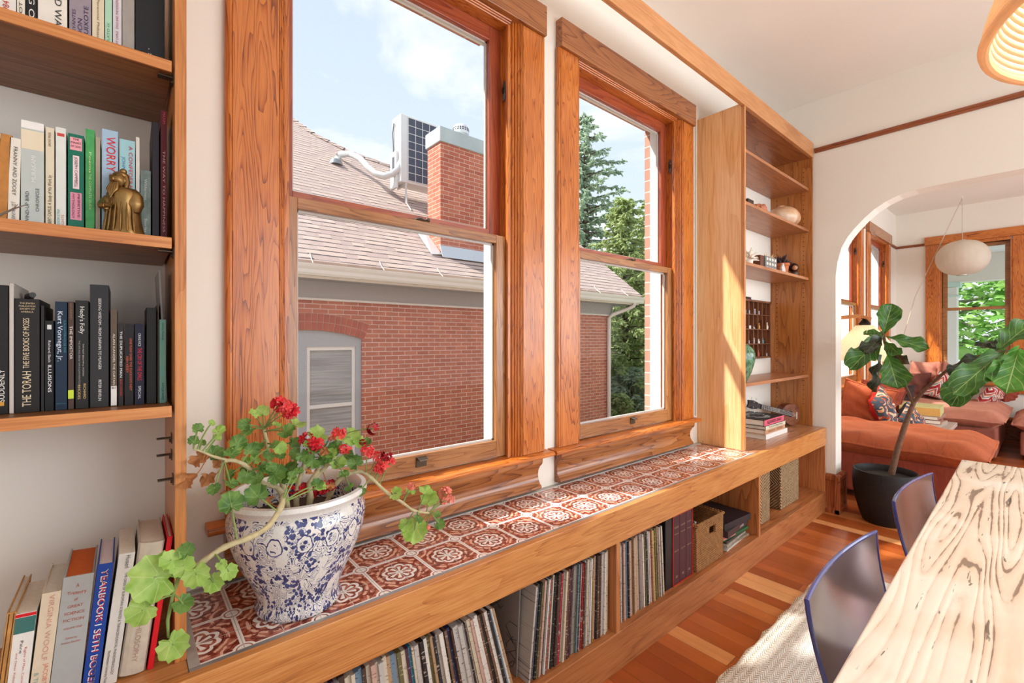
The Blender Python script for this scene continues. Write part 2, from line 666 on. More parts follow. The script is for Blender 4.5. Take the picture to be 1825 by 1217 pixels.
def tile_mat():
    """glazed tiles: red-brown ground, white rosettes where four tiles meet, ringed discs at the other corners"""
    m, N, L, B = newmat('glazed_pattern_tile')
    tc = node(N, 'ShaderNodeTexCoord')
    sp = node(N, 'ShaderNodeSeparateXYZ')
    L.new(tc.outputs['Object'], sp.inputs[0])
    T = 0.1615
    no = node(N, 'ShaderNodeTexNoise')
    no.inputs['Scale'].default_value = 60
    no.inputs['Detail'].default_value = 3
    L.new(tc.outputs['Object'], no.inputs['Vector'])
    X = mth(N, L, 'MULTIPLY', sp.outputs[0], 1 / T)
    Y = mth(N, L, 'MULTIPLY', sp.outputs[1], 1 / T)
    px = mth(N, L, 'SUBTRACT', mth(N, L, 'FRACT', X), 0.5)   # disc at 0,0 ; rosette at .5,.5
    py = mth(N, L, 'SUBTRACT', mth(N, L, 'FRACT', Y), 0.5)
    ax = mth(N, L, 'ABSOLUTE', px)
    ay = mth(N, L, 'ABSOLUTE', py)
    cx_ = mth(N, L, 'SUBTRACT', 0.5, ax)
    cy_ = mth(N, L, 'SUBTRACT', 0.5, ay)

    def ln(a, b):
        return mth(N, L, 'SQRT', mth(N, L, 'ADD', mth(N, L, 'MULTIPLY', a, a), mth(N, L, 'MULTIPLY', b, b)))
    rd = ln(ax, ay)         # radius from disc centre (fract .5,.5)
    rr = ln(cx_, cy_)       # radius from rosette centre (cell corner)
    ang = mth(N, L, 'ARCTAN2', cy_, cx_)
    wob = mth(N, L, 'MULTIPLY', mth(N, L, 'SUBTRACT', no.outputs['Fac'], 0.5), 0.05)

    def lt(a, b):
        return mth(N, L, 'LESS_THAN', a, b)

    def band(a, lo, hi):
        return mth(N, L, 'MULTIPLY', mth(N, L, 'GREATER_THAN', a, lo), lt(a, hi))

    def OR(a, b):
        return mth(N, L, 'MAXIMUM', a, b)
    # white: straight bands through disc centres, disc ring
    w = lt(mth(N, L, 'MINIMUM', ax, ay), 0.034)
    w = mth(N, L, 'MULTIPLY', w, mth(N, L, 'GREATER_THAN', rd, 0.13))
    disc = lt(rd, 0.085)
    ring = band(rd, 0.105, 0.14)
    # rosette petals
    pet = mth(N, L, 'ABSOLUTE', mth(N, L, 'SINE', mth(N, L, 'MULTIPLY', ang, 4.0)))
    pr_ = mth(N, L, 'MULTIPLY_ADD', pet, 0.055, 0.25)
    rrw = mth(N, L, 'ADD', rr, wob)
    ro = mth(N, L, 'MULTIPLY', lt(rrw, pr_), mth(N, L, 'GREATER_THAN', rrw, mth(N, L, 'SUBTRACT', pr_, 0.052)))
    spk = mth(N, L, 'MULTIPLY', lt(rrw, 0.20), mth(N, L, 'GREATER_THAN', pet, 0.74))
    core = lt(rr, 0.06)
    white = OR(OR(w, disc), OR(OR(ring, ro), OR(spk, core)))
    # pale peach leaves between
    d2 = mth(N, L, 'ABSOLUTE', mth(N, L, 'SUBTRACT', ax, ay))
    lf1 = band(mth(N, L, 'ADD', rr, mth(N, L, 'MULTIPLY', wob, 1.6)), 0.355, 0.40)
    lf2 = band(mth(N, L, 'ADD', rd, mth(N, L, 'MULTIPLY', wob, 2.0)), 0.25, 0.29)
    tt = mth(N, L, 'ADD', lf1, lf2)
    tt = mth(N, L, 'MULTIPLY', mth(N, L, 'MINIMUM', tt, 1.0), mth(N, L, 'GREATER_THAN', no.outputs['Fac'], 0.46))
    blk = mth(N, L, 'ADD', band(rr, 0.315, 0.328), band(mth(N, L, 'ADD', ax, ay), 0.27, 0.282))
    base = ramp(N, [(0.36, srgb(122, 52, 38)), (0.50, srgb(160, 76, 58)), (0.62, srgb(196, 122, 100))])
    L.new(no.outputs['Fac'], base.inputs[0])

    def mix(fac, A, Bc):
        q = node(N, 'ShaderNodeMix', data_type='RGBA')
        L.new(fac, q.inputs['Factor'])
        if isinstance(A, tuple):
            q.inputs['A'].default_value = (*A, 1)
        else:
            L.new(A, q.inputs['A'])
        q.inputs['B'].default_value = (*Bc, 1)
        return q.outputs['Result']
    c = mix(mth(N, L, 'MINIMUM', blk, 1.0), base.outputs[0], srgb(66, 34, 30))
    c = mix(tt, c, srgb(236, 186, 160))
    # ground around the rosette darker red star
    c = mix(white, c, srgb(250, 244, 236))
    # thin grey joints: at the white-band centres and through the rosettes
    g = lt(mth(N, L, 'MINIMUM', mth(N, L, 'MINIMUM', ax, ay), mth(N, L, 'MINIMUM', cx_, cy_)), 0.006)
    g = mth(N, L, 'MULTIPLY', g, mth(N, L, 'GREATER_THAN', rd, 0.0))
    c = mix(g, c, srgb(196, 186, 178))
    L.new(c, B.inputs['Base Color'])
    B.inputs['Roughness'].default_value = 0.16
    B.inputs['IOR'].default_value = 1.55
    B.inputs['Coat Weight'].default_value = 0.6
    B.inputs['Coat Roughness'].default_value = 0.08
    bp = node(N, 'ShaderNodeBump')
    bp.inputs['Strength'].default_value = 0.25
    bp.inputs['Distance'].default_value = 0.002
    h = mth(N, L, 'MULTIPLY_ADD', g, -1.0, mth(N, L, 'MULTIPLY', white, 0.3))
    L.new(h, bp.inputs['Height'])
    L.new(bp.outputs[0], B.inputs['Normal'])
    return m


def leaf_mat(name, c_dark, c_light, vein, nv=6.0, trans=0.35):
    """leaf blade with midrib and side veins, from its own UV"""
    key = ('leaf', name)
    if key in _mc:
        return _mc[key]
    m, N, L, B = newmat(name)
    uv = node(N, 'ShaderNodeUVMap')
    sp = node(N, 'ShaderNodeSeparateXYZ')
    L.new(uv.outputs[0], sp.inputs[0])
    au = mth(N, L, 'ABSOLUTE', mth(N, L, 'SUBTRACT', sp.outputs[0], 0.5))
    mid = mth(N, L, 'LESS_THAN', au, 0.014)
    s = mth(N, L, 'FRACT', mth(N, L, 'SUBTRACT', mth(N, L, 'MULTIPLY', sp.outputs[1], nv), mth(N, L, 'MULTIPLY', au, nv * 0.8)))
    sv = mth(N, L, 'LESS_THAN', s, 0.085)
    ve = mth(N, L, 'MAXIMUM', mid, mth(N, L, 'MULTIPLY', sv, 0.7))
    no = node(N, 'ShaderNodeTexNoise')
    no.inputs['Scale'].default_value = 18
    tc = node(N, 'ShaderNodeTexCoord')
    L.new(tc.outputs['Object'], no.inputs['Vector'])
    rp = ramp(N, [(0.3, srgb(*c_dark)), (0.7, srgb(*c_light))])
    L.new(no.outputs['Fac'], rp.inputs[0])
    mx = node(N, 'ShaderNodeMix', data_type='RGBA')
    L.new(ve, mx.inputs['Factor'])
    L.new(rp.outputs[0], mx.inputs['A'])
    mx.inputs['B'].default_value = (*srgb(*vein), 1)
    L.new(mx.outputs['Result'], B.inputs['Base Color'])
    B.inputs['Roughness'].default_value = 0.42
    tl = node(N, 'ShaderNodeBsdfTranslucent')
    L.new(mx.outputs['Result'], tl.inputs[0])
    ms = node(N, 'ShaderNodeMixShader')
    ms.inputs[0].default_value = trans
    out = [n for n in N if n.type == 'OUTPUT_MATERIAL'][0]
    L.new(B.outputs[0], ms.inputs[1])
    L.new(tl.outputs[0], ms.inputs[2])
    L.new(ms.outputs[0], out.inputs['Surface'])
    bp = node(N, 'ShaderNodeBump')
    bp.inputs['Strength'].default_value = 0.4
    bp.inputs['Distance'].default_value = 0.003
    bp.invert = True
    L.new(ve, bp.inputs['Height'])
    L.new(bp.outputs[0], B.inputs['Normal'])
    _mc[key] = m
    return m


def radial_leaf_mat(name, c_dark, c_light, vein, trans=0.4):
    """round lobed leaf: veins fan out from the petiole"""
    m, N, L, B = newmat(name)
    uv = node(N, 'ShaderNodeUVMap')
    sp = node(N, 'ShaderNodeSeparateXYZ')
    L.new(uv.outputs[0], sp.inputs[0])
    du = mth(N, L, 'SUBTRACT', sp.outputs[0], 0.5)
    dv = mth(N, L, 'SUBTRACT', sp.outputs[1], 0.36)
    ang = mth(N, L, 'ARCTAN2', dv, du)
    rad = mth(N, L, 'SQRT', mth(N, L, 'ADD', mth(N, L, 'MULTIPLY', du, du), mth(N, L, 'MULTIPLY', dv, dv)))
    s = mth(N, L, 'ABSOLUTE', mth(N, L, 'SINE', mth(N, L, 'MULTIPLY', ang, 4.0)))
    ve = mth(N, L, 'LESS_THAN', mth(N, L, 'MULTIPLY', s, rad), 0.030)
    no = node(N, 'ShaderNodeTexNoise')
    no.inputs['Scale'].default_value = 45
    tc = node(N, 'ShaderNodeTexCoord')
    L.new(tc.outputs['Object'], no.inputs['Vector'])
    rp = ramp(N, [(0.3, srgb(*c_dark)), (0.7, srgb(*c_light))])
    L.new(no.outputs['Fac'], rp.inputs[0])
    mx = node(N, 'ShaderNodeMix', data_type='RGBA')
    L.new(mth(N, L, 'MULTIPLY', ve, 0.55), mx.inputs['Factor'])
    L.new(rp.outputs[0], mx.inputs['A'])
    mx.inputs['B'].default_value = (*srgb(*vein), 1)
    L.new(mx.outputs['Result'], B.inputs['Base Color'])
    B.inputs['Roughness'].default_value = 0.5
    tl = node(N, 'ShaderNodeBsdfTranslucent')
    L.new(mx.outputs['Result'], tl.inputs[0])
    ms = node(N, 'ShaderNodeMixShader')
    ms.inputs[0].default_value = trans
    out = [n for n in N if n.type == 'OUTPUT_MATERIAL'][0]
    L.new(B.outputs[0], ms.inputs[1])
    L.new(tl.outputs[0], ms.inputs[2])
    L.new(ms.outputs[0], out.inputs['Surface'])
    return m


def foliage_mat(name, c1, c2, c3, trans=0.3):
    key = ('fol', name)
    if key in _mc:
        return _mc[key]
    m, N, L, B = newmat(name)
    ge = node(N, 'ShaderNodeNewGeometry')
    rp = ramp(N, [(0.0, srgb(*c1)), (0.5, srgb(*c2)), (1.0, srgb(*c3))])
    L.new(ge.outputs['Random Per Island'], rp.inputs[0])
    L.new(rp.outputs[0], B.inputs['Base Color'])
    B.inputs['Roughness'].default_value = 0.6
    tl = node(N, 'ShaderNodeBsdfTranslucent')
    L.new(rp.outputs[0], tl.inputs[0])
    ms = node(N, 'ShaderNodeMixShader')
    ms.inputs[0].default_value = trans
    out = [n for n in N if n.type == 'OUTPUT_MATERIAL'][0]
    L.new(B.outputs[0], ms.inputs[1])
    L.new(tl.outputs[0], ms.inputs[2])
    L.new(ms.outputs[0], out.inputs['Surface'])
    _mc[key] = m
    return m


WHITE_PAINT = plain((228, 226, 220), 0.5)
PLASTER = wall_mat((236, 230, 219))
CEILING = wall_mat((244, 239, 230), 'ceiling_paint')
BLACK_METAL = plain((40, 34, 30), 0.4, 0.7)
BRONZE = plain((84, 70, 56), 0.4, 0.8, 0.2, 60)
# ================================================================ the room
WY = 1.473          # inner face of the window wall
WO = 1.690          # its outer face
CZ = 3.14           # ceiling
AX = 4.06           # near face of the arch wall
AX2 = 4.20
LX = 8.75           # end wall of the front room
WIN = [(0.36, 1.235), (1.66, 2.55), (5.72, 6.68), (7.17, 8.13)]     # openings along the window wall
WB, WT = 0.80, 2.625

# floor
mb = MB()
mb.box(-2.6, 9.0, -3.2, 1.75, -0.06, 0.0)
mb.build('floor', floor_mat(), org=(0, 0, 0), kind='structure')
mb = MB()
mb.box(-2.6, 9.0, -3.2, 1.75, CZ, CZ + 0.1)
mb.build('ceiling', CEILING, org=(0, 0, CZ), kind='structure')

# window wall: pieces round the openings
xs = [-2.6] + [q for w in WIN for q in w] + [9.0]
mb = MB()
for i in range(0, len(xs), 2):
    mb.box(xs[i] + (.016 if i else 0), xs[i + 1] - (.016 if i + 2 < len(xs) else 0), WY, WO - 0.05, -0.06, CZ)
for (a, b) in WIN:
    mb.box(a - .016, b + .016, WY, WO - 0.05, -0.06, WB - .016)
    mb.box(a - .016, b + .016, WY, WO - 0.05, WT + .016, CZ)
wl = mb.build('wall_left', PLASTER, org=(0, WY, 0), kind='structure')
BRICK_OWN = brick_mat('own_brick', (206, 150, 128), (188, 132, 112), (226, 208, 194), 0.21, 0.0725, 0.0035, ('xy', 'z'))
mb = MB()
for i in range(0, len(xs), 2):
    a = xs[i] + (0.008 if i else 0) + (.07 if i == 2 else 0)
    b = xs[i + 1] - (0.008 if i + 2 < len(xs) else 0)
    mb.box(a, b, WO - 0.05, WO, -1.0, 3.4)
for (a, b) in WIN:
    mb.box(a, b, WO - 0.05, WO, -1.0, WB - 0.06)
    mb.box(a, b, WO - 0.05, WO, WT + 0.02, 3.4)
mb.build('brickwork', BRICK_OWN, wl)

# arch wall
mb = MB()
arch = [(1.033, 0.0), (1.033, 1.78), (1.022, 1.88), (0.996, 1.985), (0.96, 2.055), (0.915, 2.115), (0.86, 2.175),
        (0.80, 2.228), (0.735, 2.268), (0.665, 2.295), (0.58, 2.310), (0.45, 2.315), (-0.9, 2.315)]
left = [(y, z) for y, z in arch]
right = [(-0.9 - (y + 0.9), z) for y, z in reversed(arch)]
outline = left + right[1:]
poly = [(WY, 0.0)] + outline + [(-3.2, 0.0), (-3.2, CZ), (WY, CZ)]
mb.prism(poly, 'x', AX, AX2)
mb.build('wall_far', PLASTER, org=(AX, 0, 0), kind='structure')
# end wall of the front room with its window opening
EW = [(0.37 - 0.05, 0.92 + 0.05), (-1.2, -0.15)]
EB, ET = 0.72, 2.60
mb = MB()
mb.box(LX, LX + 0.2, EW[0][1], WO, -0.06, CZ)
mb.box(LX, LX + 0.2, EW[1][1], EW[0][0], -0.06, CZ)
mb.box(LX, LX + 0.2, -3.2, EW[1][0], -0.06, CZ)
for a, b in EW:
    mb.box(LX, LX + 0.2, a, b, -0.06, EB)
    mb.box(LX, LX + 0.2, a, b, ET, CZ)
mb.build('wall_end', PLASTER, org=(LX, 0, 0), kind='structure')
mb = MB()
mb.box(-2.7, -2.55, -3.2, WO, -0.06, CZ)
mb.build('wall_near', PLASTER, org=(-2.6, 0, 0), kind='structure')

# picture rails
def rail(x0, x1, y0, y1, z=2.755):
    b = MB()
    if x0 == x1:
        pr = [(0, -0.018), (-0.010, -0.018), (-0.013, -0.006), (-0.020, 0.0), (-0.022, 0.012), (-0.012, 0.018), (0, 0.018)]
        b.prism([(x0 + a, z + c) for a, c in pr], 'y', y0, y1)
    else:
        pr = [(0, -0.018), (-0.010, -0.018), (-0.013, -0.006), (-0.020, 0.0), (-0.022, 0.012), (-0.012, 0.018), (0, 0.018)]
        b.prism([(y0 + a, z + c) for a, c in pr], 'x', x0, x1)
    return b
RAILW = wood('picture_rail', (96, 48, 26), (128, 66, 36), (152, 86, 50), 'y', 1.2, 4, 0.4, 0.1)
rail(AX, AX, -3.2, 1.168).build('trim_1', RAILW, kind='structure')
rail(LX, LX, 1.15, WY, 2.66).build('trim_2', RAILW, kind='structure')
rail(8.36, LX, WY, WY, 2.66).build('trim_3', wood('picture_rail', (96, 48, 26), (128, 66, 36), (152, 86, 50), 'x', 1.2, 4, 0.4, 0.1), kind='structure')

# tall baseboard wrapping the arch jamb
BASEW = lambda ax: wood('base_fir', (98, 44, 20), (138, 68, 34), (166, 92, 50), ax, 1.2, 5, 0.25, 0.4)
def base_prof(s):
    return [(0, 0), (s * 0.034, 0), (s * 0.034, 0.03), (s * 0.022, 0.045), (s * 0.020, 0.235), (s * 0.030, 0.25),
            (s * 0.028, 0.27), (s * 0.012, 0.285), (0, 0.29)]
mb = MB()
mb.prism([(AX - a, z) for a, z in base_prof(1)], 'y', 1.0, 1.092)
mb.prism([(1.033 - a, z) for a, z in base_prof(1)], 'x', AX - 0.034, AX2 + 0.034)
mb.prism([(AX2 + a, z) for a, z in base_prof(1)], 'y', 1.0, WY)
mb.build('baseboard_arch', BASEW('z'), kind='structure', bevel=0.002)
mb = MB()
mb.prism([(LX - a, z) for a, z in base_prof(1)], 'y', -3.2, WY)
mb.build('baseboard_end', BASEW('y'), kind='structure')

# ---------------------------------------------------------------- sash windows in the window wall
FINE = plain((205, 196, 186), 0.5)
def sash_window(n, x0, x1, simple=False):
    """double-hung window; x0..x1 = clear opening between the jambs"""
    root = thing('window_%d' % n, (x0, WY, WB), kind='structure')
    cw = 0.118
    yF = WY - 0.026
    # side casings with an edge bead and stepped inner mouldings
    for s, xi in ((-1, x0 - 0.020), (1, x1 + 0.055 if not simple else x1 + 0.02)):
        xo = xi + s * cw
        a, b = min(xi, xo), max(xi, xo)
        m = MB()
        m.box(a, b, yF, WY - 0.001, 0.806, 2.64)
        m.build('casing', fir('z'), root, bevel=0.002)
        m = MB()
        e = xo
        m.tube([(e + s * 0.004, WY - 0.013, 0.806), (e + s * 0.004, WY - 0.013, 2.64)], 0.012, 10)
        m.build('edge_bead', fir('z'), root, smooth=True)
    # inner stop mouldings (stepped, facing the opening)
    m = MB()
    for s, xi in ((1, x0), (-1, x1)):
        far = xi - s * (0.020 if s > 0 else 0.055) if not simple else xi - s * 0.02
        wdt = abs(far - xi)
        st = 3 if wdt < 0.03 else 5
        for k in range(st):
            a = far + s * wdt * k / st
            b = far + s * wdt * (k + 1) / st
            y0 = yF + 0.004 + 0.006 * k
            m.box(min(a, b), max(a, b), y0, WO - 0.07, WB, WT + 0.03)
            m.tube([(a + (b - a) * 0.45, y0, WB + 0.006), (a + (b - a) * 0.45, y0, WT + 0.03)], abs(b - a) * 0.33, 6)
        # stop bead standing into the opening
        m.box(min(xi, xi + s * 0.012), max(xi, xi + s * 0.012), WY - 0.004, WY + 0.010, WB, WT)
        m.box(min(xi, xi + s * 0.008), max(xi, xi + s * 0.008), WY + 0.0495, WY + 0.0515, WB, WT)
    m.build('jamb', fir('z'), root, smooth=True, angle=25)
    m = MB()
    for k in range(4):
        z0 = WT + 0.020 * k / 4 * 1.0
        m.box(x0, x1, yF + 0.028 - 0.006 * k, WO - 0.07, WT + 0.006 * k, WT + 0.006 * (k + 1) + 0.01)
        m.tube([(x0, yF + 0.028 - 0.006 * k, WT + 0.006 * k + 0.003), (x1, yF + 0.028 - 0.006 * k, WT + 0.006 * k + 0.003)], 0.004, 6)
    m.build('head_jamb', fir('x'), root, smooth=True, angle=25)
    # head casing
    hx0 = x0 - 0.020 - cw - 0.008
    hx1 = (x1 + 0.055 if not simple else x1 + 0.02) + cw + 0.012
    m = MB()
    m.box(hx0, hx1, WY - 0.040, WY - 0.001, 2.641, 2.772)
    m.build('head_casing', wood('head_fir', (104, 54, 26), (144, 84, 42), (168, 106, 58), 'x', 1.2, 5, 0.3, 0.25, 0.35, 9), root, bevel=0.003)
    # stool with a rounded nose, and the moulded apron under it
    yN = WY - 0.062
    sx0, sx1 = x0 - 0.198, x1 + 0.214
    m = MB()
    pr = [(WY + 0.03, 0.783), (yN + 0.010, 0.783), (yN + 0.003, 0.786), (yN, 0.793), (yN + 0.003, 0.800), (yN + 0.010, 0.804), (WY + 0.03, 0.806)]
    m.prism(pr, 'x', sx0, sx1)
    m.build('stool', fir('x'), root, smooth=True, angle=40, bevel=0.002)
    m = MB()
    z0, z1 = 0.646, 0.782
    pr = [(WY - 0.001, z0), (WY - 0.034, z0), (WY - 0.040, z0 + 0.006), (WY - 0.040, z0 + 0.014), (WY - 0.030, z0 + 0.022),
          (WY - 0.020, z0 + 0.040), (WY - 0.017, z0 + 0.060), (WY - 0.020, z0 + 0.080), (WY - 0.030, z0 + 0.098),
          (WY - 0.044, z0 + 0.112), (WY - 0.047, z0 + 0.122), (WY - 0.047, z1), (WY - 0.001, z1)]
    m.prism(pr, 'x', x0 - 0.155, x1 + 0.150)
    m.build('apron', wood('apron_fir', (98, 50, 20), (140, 80, 34), (168, 106, 54), 'x', 1.3, 5, 0.25, 0.4, 0.4, 9), root, smooth=True, angle=30)
    # sashes: lower in the inner track, upper in the outer track
    def sash(yc, zb, zt, wl_, wr_, rb, rt, nm, mat_v, mat_h, yg):
        th = 0.017
        s_ = MB()
        s_.box(x0 + 0.001, x0 + wl_, yc - th, yc + th, zb, zt)
        s_.box(x1 - wr_, x1 - 0.001, yc - th, yc + th, zb, zt)
        so = s_.build(nm, mat_v, root, bevel=0.0015)
        s_ = MB()
        s_.box(x0 + wl_, x1 - wr_, yc - th, yc + th, zb, zb + rb)
        s_.box(x0 + wl_, x1 - wr_, yc - th, yc + th, zt - rt, zt)
        s_.build('rails', mat_h, so, bevel=0.0015)
        # glazing bead, pale putty outside
        s_ = MB()
        q = 0.007
        for (a, b, c, d) in ((x0 + wl_, x1 - wr_, zb + rb, zb + rb + q), (x0 + wl_, x1 - wr_, zt - rt - q, zt - rt),
                             (x0 + wl_, x0 + wl_ + q, zb + rb, zt - rt), (x1 - wr_ - q, x1 - wr_, zb + rb, zt - rt)):
            s_.box(a, b, yg + 0.003, yg + 0.014, c, d)
        s_.build('putty', FINE, so)
        s_ = MB()
        s_.box(x0 + wl_, x1 - wr_, yg - 0.0015, yg + 0.0015, zb + rb, zt - rt)
        s_.build('pane', glass_mat(), so)
        return so
    lo = sash(WY + 0.030, 0.812, 1.735, 0.040, 0.060, 0.068, 0.034, 'lower_sash', fir2('z'), fir2('x'), WY + 0.030)
    sash(WY + 0.070, 1.722, WT - 0.001, 0.036, 0.066, 0.042, 0.060, 'upper_sash', redfir('z'), redfir('x'), WY + 0.070)
    if not simple:
        xm = x0 + 0.50 * (x1 - x0)
        m = MB()
        m.lathe([(0.0, 0), (0.022, 0), (0.024, 0.004), (0.020, 0.010), (0.010, 0.014), (0, 0.015)], (xm + 0.03, WY + 0.032, 1.735), 20)
        m.box(xm - 0.005, xm + 0.065, WY + 0.022, WY + 0.040, 1.735, 1.739)
        m.ball((xm + 0.062, WY + 0.026, 1.745), 0.009, seg=10, rings=6)
        m.build('sash_lock', BRONZE, root, smooth=True)
        m = MB()
        xl = x0 + 0.53 * (x1 - x0)
        m.box(xl - 0.022, xl + 0.022, WY + 0.010, WY + 0.0135, 0.835, 0.872)
        m.prism([(WY + 0.012, 0.872), (WY - 0.008, 0.866), (WY - 0.010, 0.860), (WY + 0.012, 0.862)], 'x', xl - 0.018, xl + 0.018)
        m.build('sash_lift', BRONZE, root, bevel=0.001)
    # pulley plates near the head
    m = MB()
    for s, xi in ((-1, x1 - 0.0085),):
        m.ball((xi + 0.004, WY + 0.030, 2.36), 0.0065, 0.010, 0.045, 12, 10)
    po = m.build('pulley_plate', plain((90, 92, 100), 0.3, 0.8), root, smooth=True)
    m = MB()
    m.ball((x1 - 0.0095, WY + 0.028, 2.36), 0.008, 0.006, 0.016, 10, 8)
    m.build('pulley', BLACK_METAL, po, smooth=True)
    # outside frame, painted white, and the sloping outer sill
    m = MB()
    for a, b in ((x0 - 0.0, x0 + 0.012), (x1 - 0.012, x1 + 0.0)):
        m.box(a, b, WY + 0.090, WO - 0.052, WB, WT)
    m.box(x0, x1, WY + 0.090, WO - 0.052, WT - 0.012, WT)
    m.prism([(WY + 0.052, WB - 0.05), (WO + 0.04, WB - 0.07), (WO + 0.04, WB - 0.035), (WY + 0.052, WB + 0.008)], 'x', x0 + 0.001, x1 - 0.001)
    m.build('outer_frame', plain((238, 236, 230), 0.5), root)
    return root
sash_window(1, *WIN[0])
sash_window(2, *WIN[1])
sash_window(3, *WIN[2], simple=True)
sash_window(4, *WIN[3], simple=True)

# end-wall window of the front room (two bays seen one wide)
def end_window(n, y0, y1, head=True):
    root = thing('window_%d' % n, (LX, y0, EB), kind='structure')
    xF = LX - 0.028
    m = MB()
    m.box(xF, LX - 0.001, y1 + 0.02, y1 + 0.17, 0.60, 2.64)
    m.build('casing', fir('z'), root, bevel=0.003)
    m = MB()
    m.box(xF, LX - 0.001, y0 - 0.20 if head else y0 - 0.17, y0 - 0.02, 0.60, 2.64)
    m.build('casing', fir('z'), root, bevel=0.003)
    m = MB()
    for a, b in ((y0 - 0.02, y0), (y1, y1 + 0.02)):
        m.box(xF + 0.01, LX + 0.18, a, b, EB, ET)
    m.box(xF + 0.01, LX + 0.18, y0, y1, ET, ET + 0.04)
    m.build('jamb', fir('z'), root)
    m = MB()
    m.box(xF - 0.012, LX - 0.001, y0 - 0.21, y1 + 0.18, 2.641, 2.755)
    m.build('head_casing', fir('y'), root, bevel=0.003)
    m = MB()
    m.box(xF - 0.05, LX - 0.001, y0 - 0.2, y1 + 0.2, EB - 0.03, EB)
    m.build('stool', fir('y'), root, bevel=0.004)
    def sash(xc, zb, zt, rb, rt, nm):
        s_ = MB()
        s_.box(xc - .017, xc + .017, y0, y0 + 0.05, zb, zt)
        s_.box(xc - .017, xc + .017, y1 - 0.05, y1, zb, zt)
        s_.box(xc - .017, xc + .017, y0 + 0.05, y1 - 0.05, zb, zb + rb)
        s_.box(xc - .017, xc + .017, y0 + 0.05, y1 - 0.05, zt - rt, zt)
        so = s_.build(nm, fir2('y'), root, bevel=0.002)
        s_ = MB()
        s_.box(xc - .0015, xc + .0015, y0 + 0.05, y1 - 0.05, zb + rb, zt - rt)
        s_.build('pane', glass_mat(), so)
    sash(LX + 0.03, EB, 1.74, 0.07, 0.035, 'lower_sash')
    sash(LX + 0.07, 1.705, ET, 0.035, 0.05, 'upper_sash')
    m = MB()
    ym = (y0 + y1) / 2
    m.lathe([(0, 0), (0.03, 0), (0.03, 0.01), (0.012, 0.018), (0, 0.02)], (LX + 0.03, ym, 1.74), 14)
    m.build('sash_lock', BLACK_METAL, root, smooth=True)
end_window(5, *EW[0])
end_window(6, *EW[1], head=False)
# ================================================================ bench, bookcases, beam
BX0, BX1 = -1.10, 4.045
BY = 1.09
bench = thing('window_bench', (1.5, BY, 0), 'long low orange-brown wooden bench cabinet with record bays and patterned tile top', 'bench')
MB().box(BX0, BX1, BY, BY + 0.024, 0.502, 0.6335).build('fascia', cherry_b('x'), bench, bevel=0.002)
MB().box(BX0, BX1, BY + 0.001, BY + 0.026, 0.0, 0.151).build('kick_board', wood('kick', (130, 72, 36), (160, 96, 52), (180, 116, 68), 'x', 1.4, 3, 0.4, 0.1, 0.7, 13), bench, bevel=0.002)
CAB = wood('cabinet_inside', (132, 72, 34), (168, 100, 54), (188, 120, 70), 'x', 1.0, 3, 0.42, 0.08, 0.55, 9)
CABZ = wood('cabinet_divider', (140, 76, 34), (178, 106, 56), (198, 128, 76), 'z', 1.0, 4, 0.42, 0.08, 0.5, 9)
MB().box(BX0, BX1 - 0.02, BY + 0.0262, 1.455, 0.130, 0.150).build('bottom_panel', CAB, bench)
MB().box(BX0, BX1, 1.456, WY - 0.001, 0.0, 0.60).build('back_panel', CABZ, bench)
for a, b in ((-0.30, -0.278), (1.462, 1.486), (2.815, 2.837), (4.023, 4.045)):
    MB().box(a, b, BY + 0.003 if b < 4 else BY + 0.003, 1.455, 0.1505, 0.5015).build('divider', CABZ, bench, bevel=0.001)
MB().box(BX0, BX1, BY + 0.0245, 1.455, 0.5018, 0.600).build('top_substrate', CAB, bench)
MB().box(BX0, 0.096, BY + 0.0245, WY - 0.001, 0.6005, 0.630).build('left_top_board', cherry('x'), bench)
MB().box(2.822, BX1, BY + 0.0245, WY - 0.001, 0.6005, 0.6335).build('right_top_board', wood('bench_top', (140, 82, 48), (172, 112, 72), (196, 138, 96), 'x', 0.9, 4, 0.3, 0.2, 0.5, 9), bench, bevel=0.001)
mb = MB().box(0.1157, 2.8215, 1.1265, 1.4505, 0.605, 0.6312)
tl = mb.build('tile_top', tile_mat(), bench)
# the tile pattern is laid out from the first grout line
tl.location = Vector((0.1157, 1.0473, 0.63)) - ORG[bench.name]
for v_ in tl.data.vertices:
    v_.co -= tl.location
GROUT = plain((176, 170, 162), 0.45, 0.2, 0.12, 40)
m = MB()
m.box(0.097, 2.8215, BY + 0.0245, 1.1262, 0.605, 0.6325)
m.build('metal_edge_strip', plain((168, 168, 168), 0.3, 0.6, 0.1, 30), bench, bevel=0.001)
m = MB()
m.box(0.097, 2.8215, 1.4508, WY - 0.001, 0.605, 0.634)
m.box(0.097, 0.1154, 1.1265, 1.4505, 0.605, 0.6322)
m.build('grout_border', GROUT, bench)

# long beam along the tops of both bookcases
beam = MB().box(BX0, 4.045, 1.172, 1.195, 2.700, 2.812).build('valance_board', wood('beam', (168, 108, 60), (190, 128, 76), (206, 148, 96), 'x', 1.2, 1.5, 0.4, 0.1, 0.8, 12),
                                                         org=(1.5, 1.18, 2.70), bevel=0.002,
                                                         label='long straight orange wood valance board running above the windows under the ceiling', cat='beam')

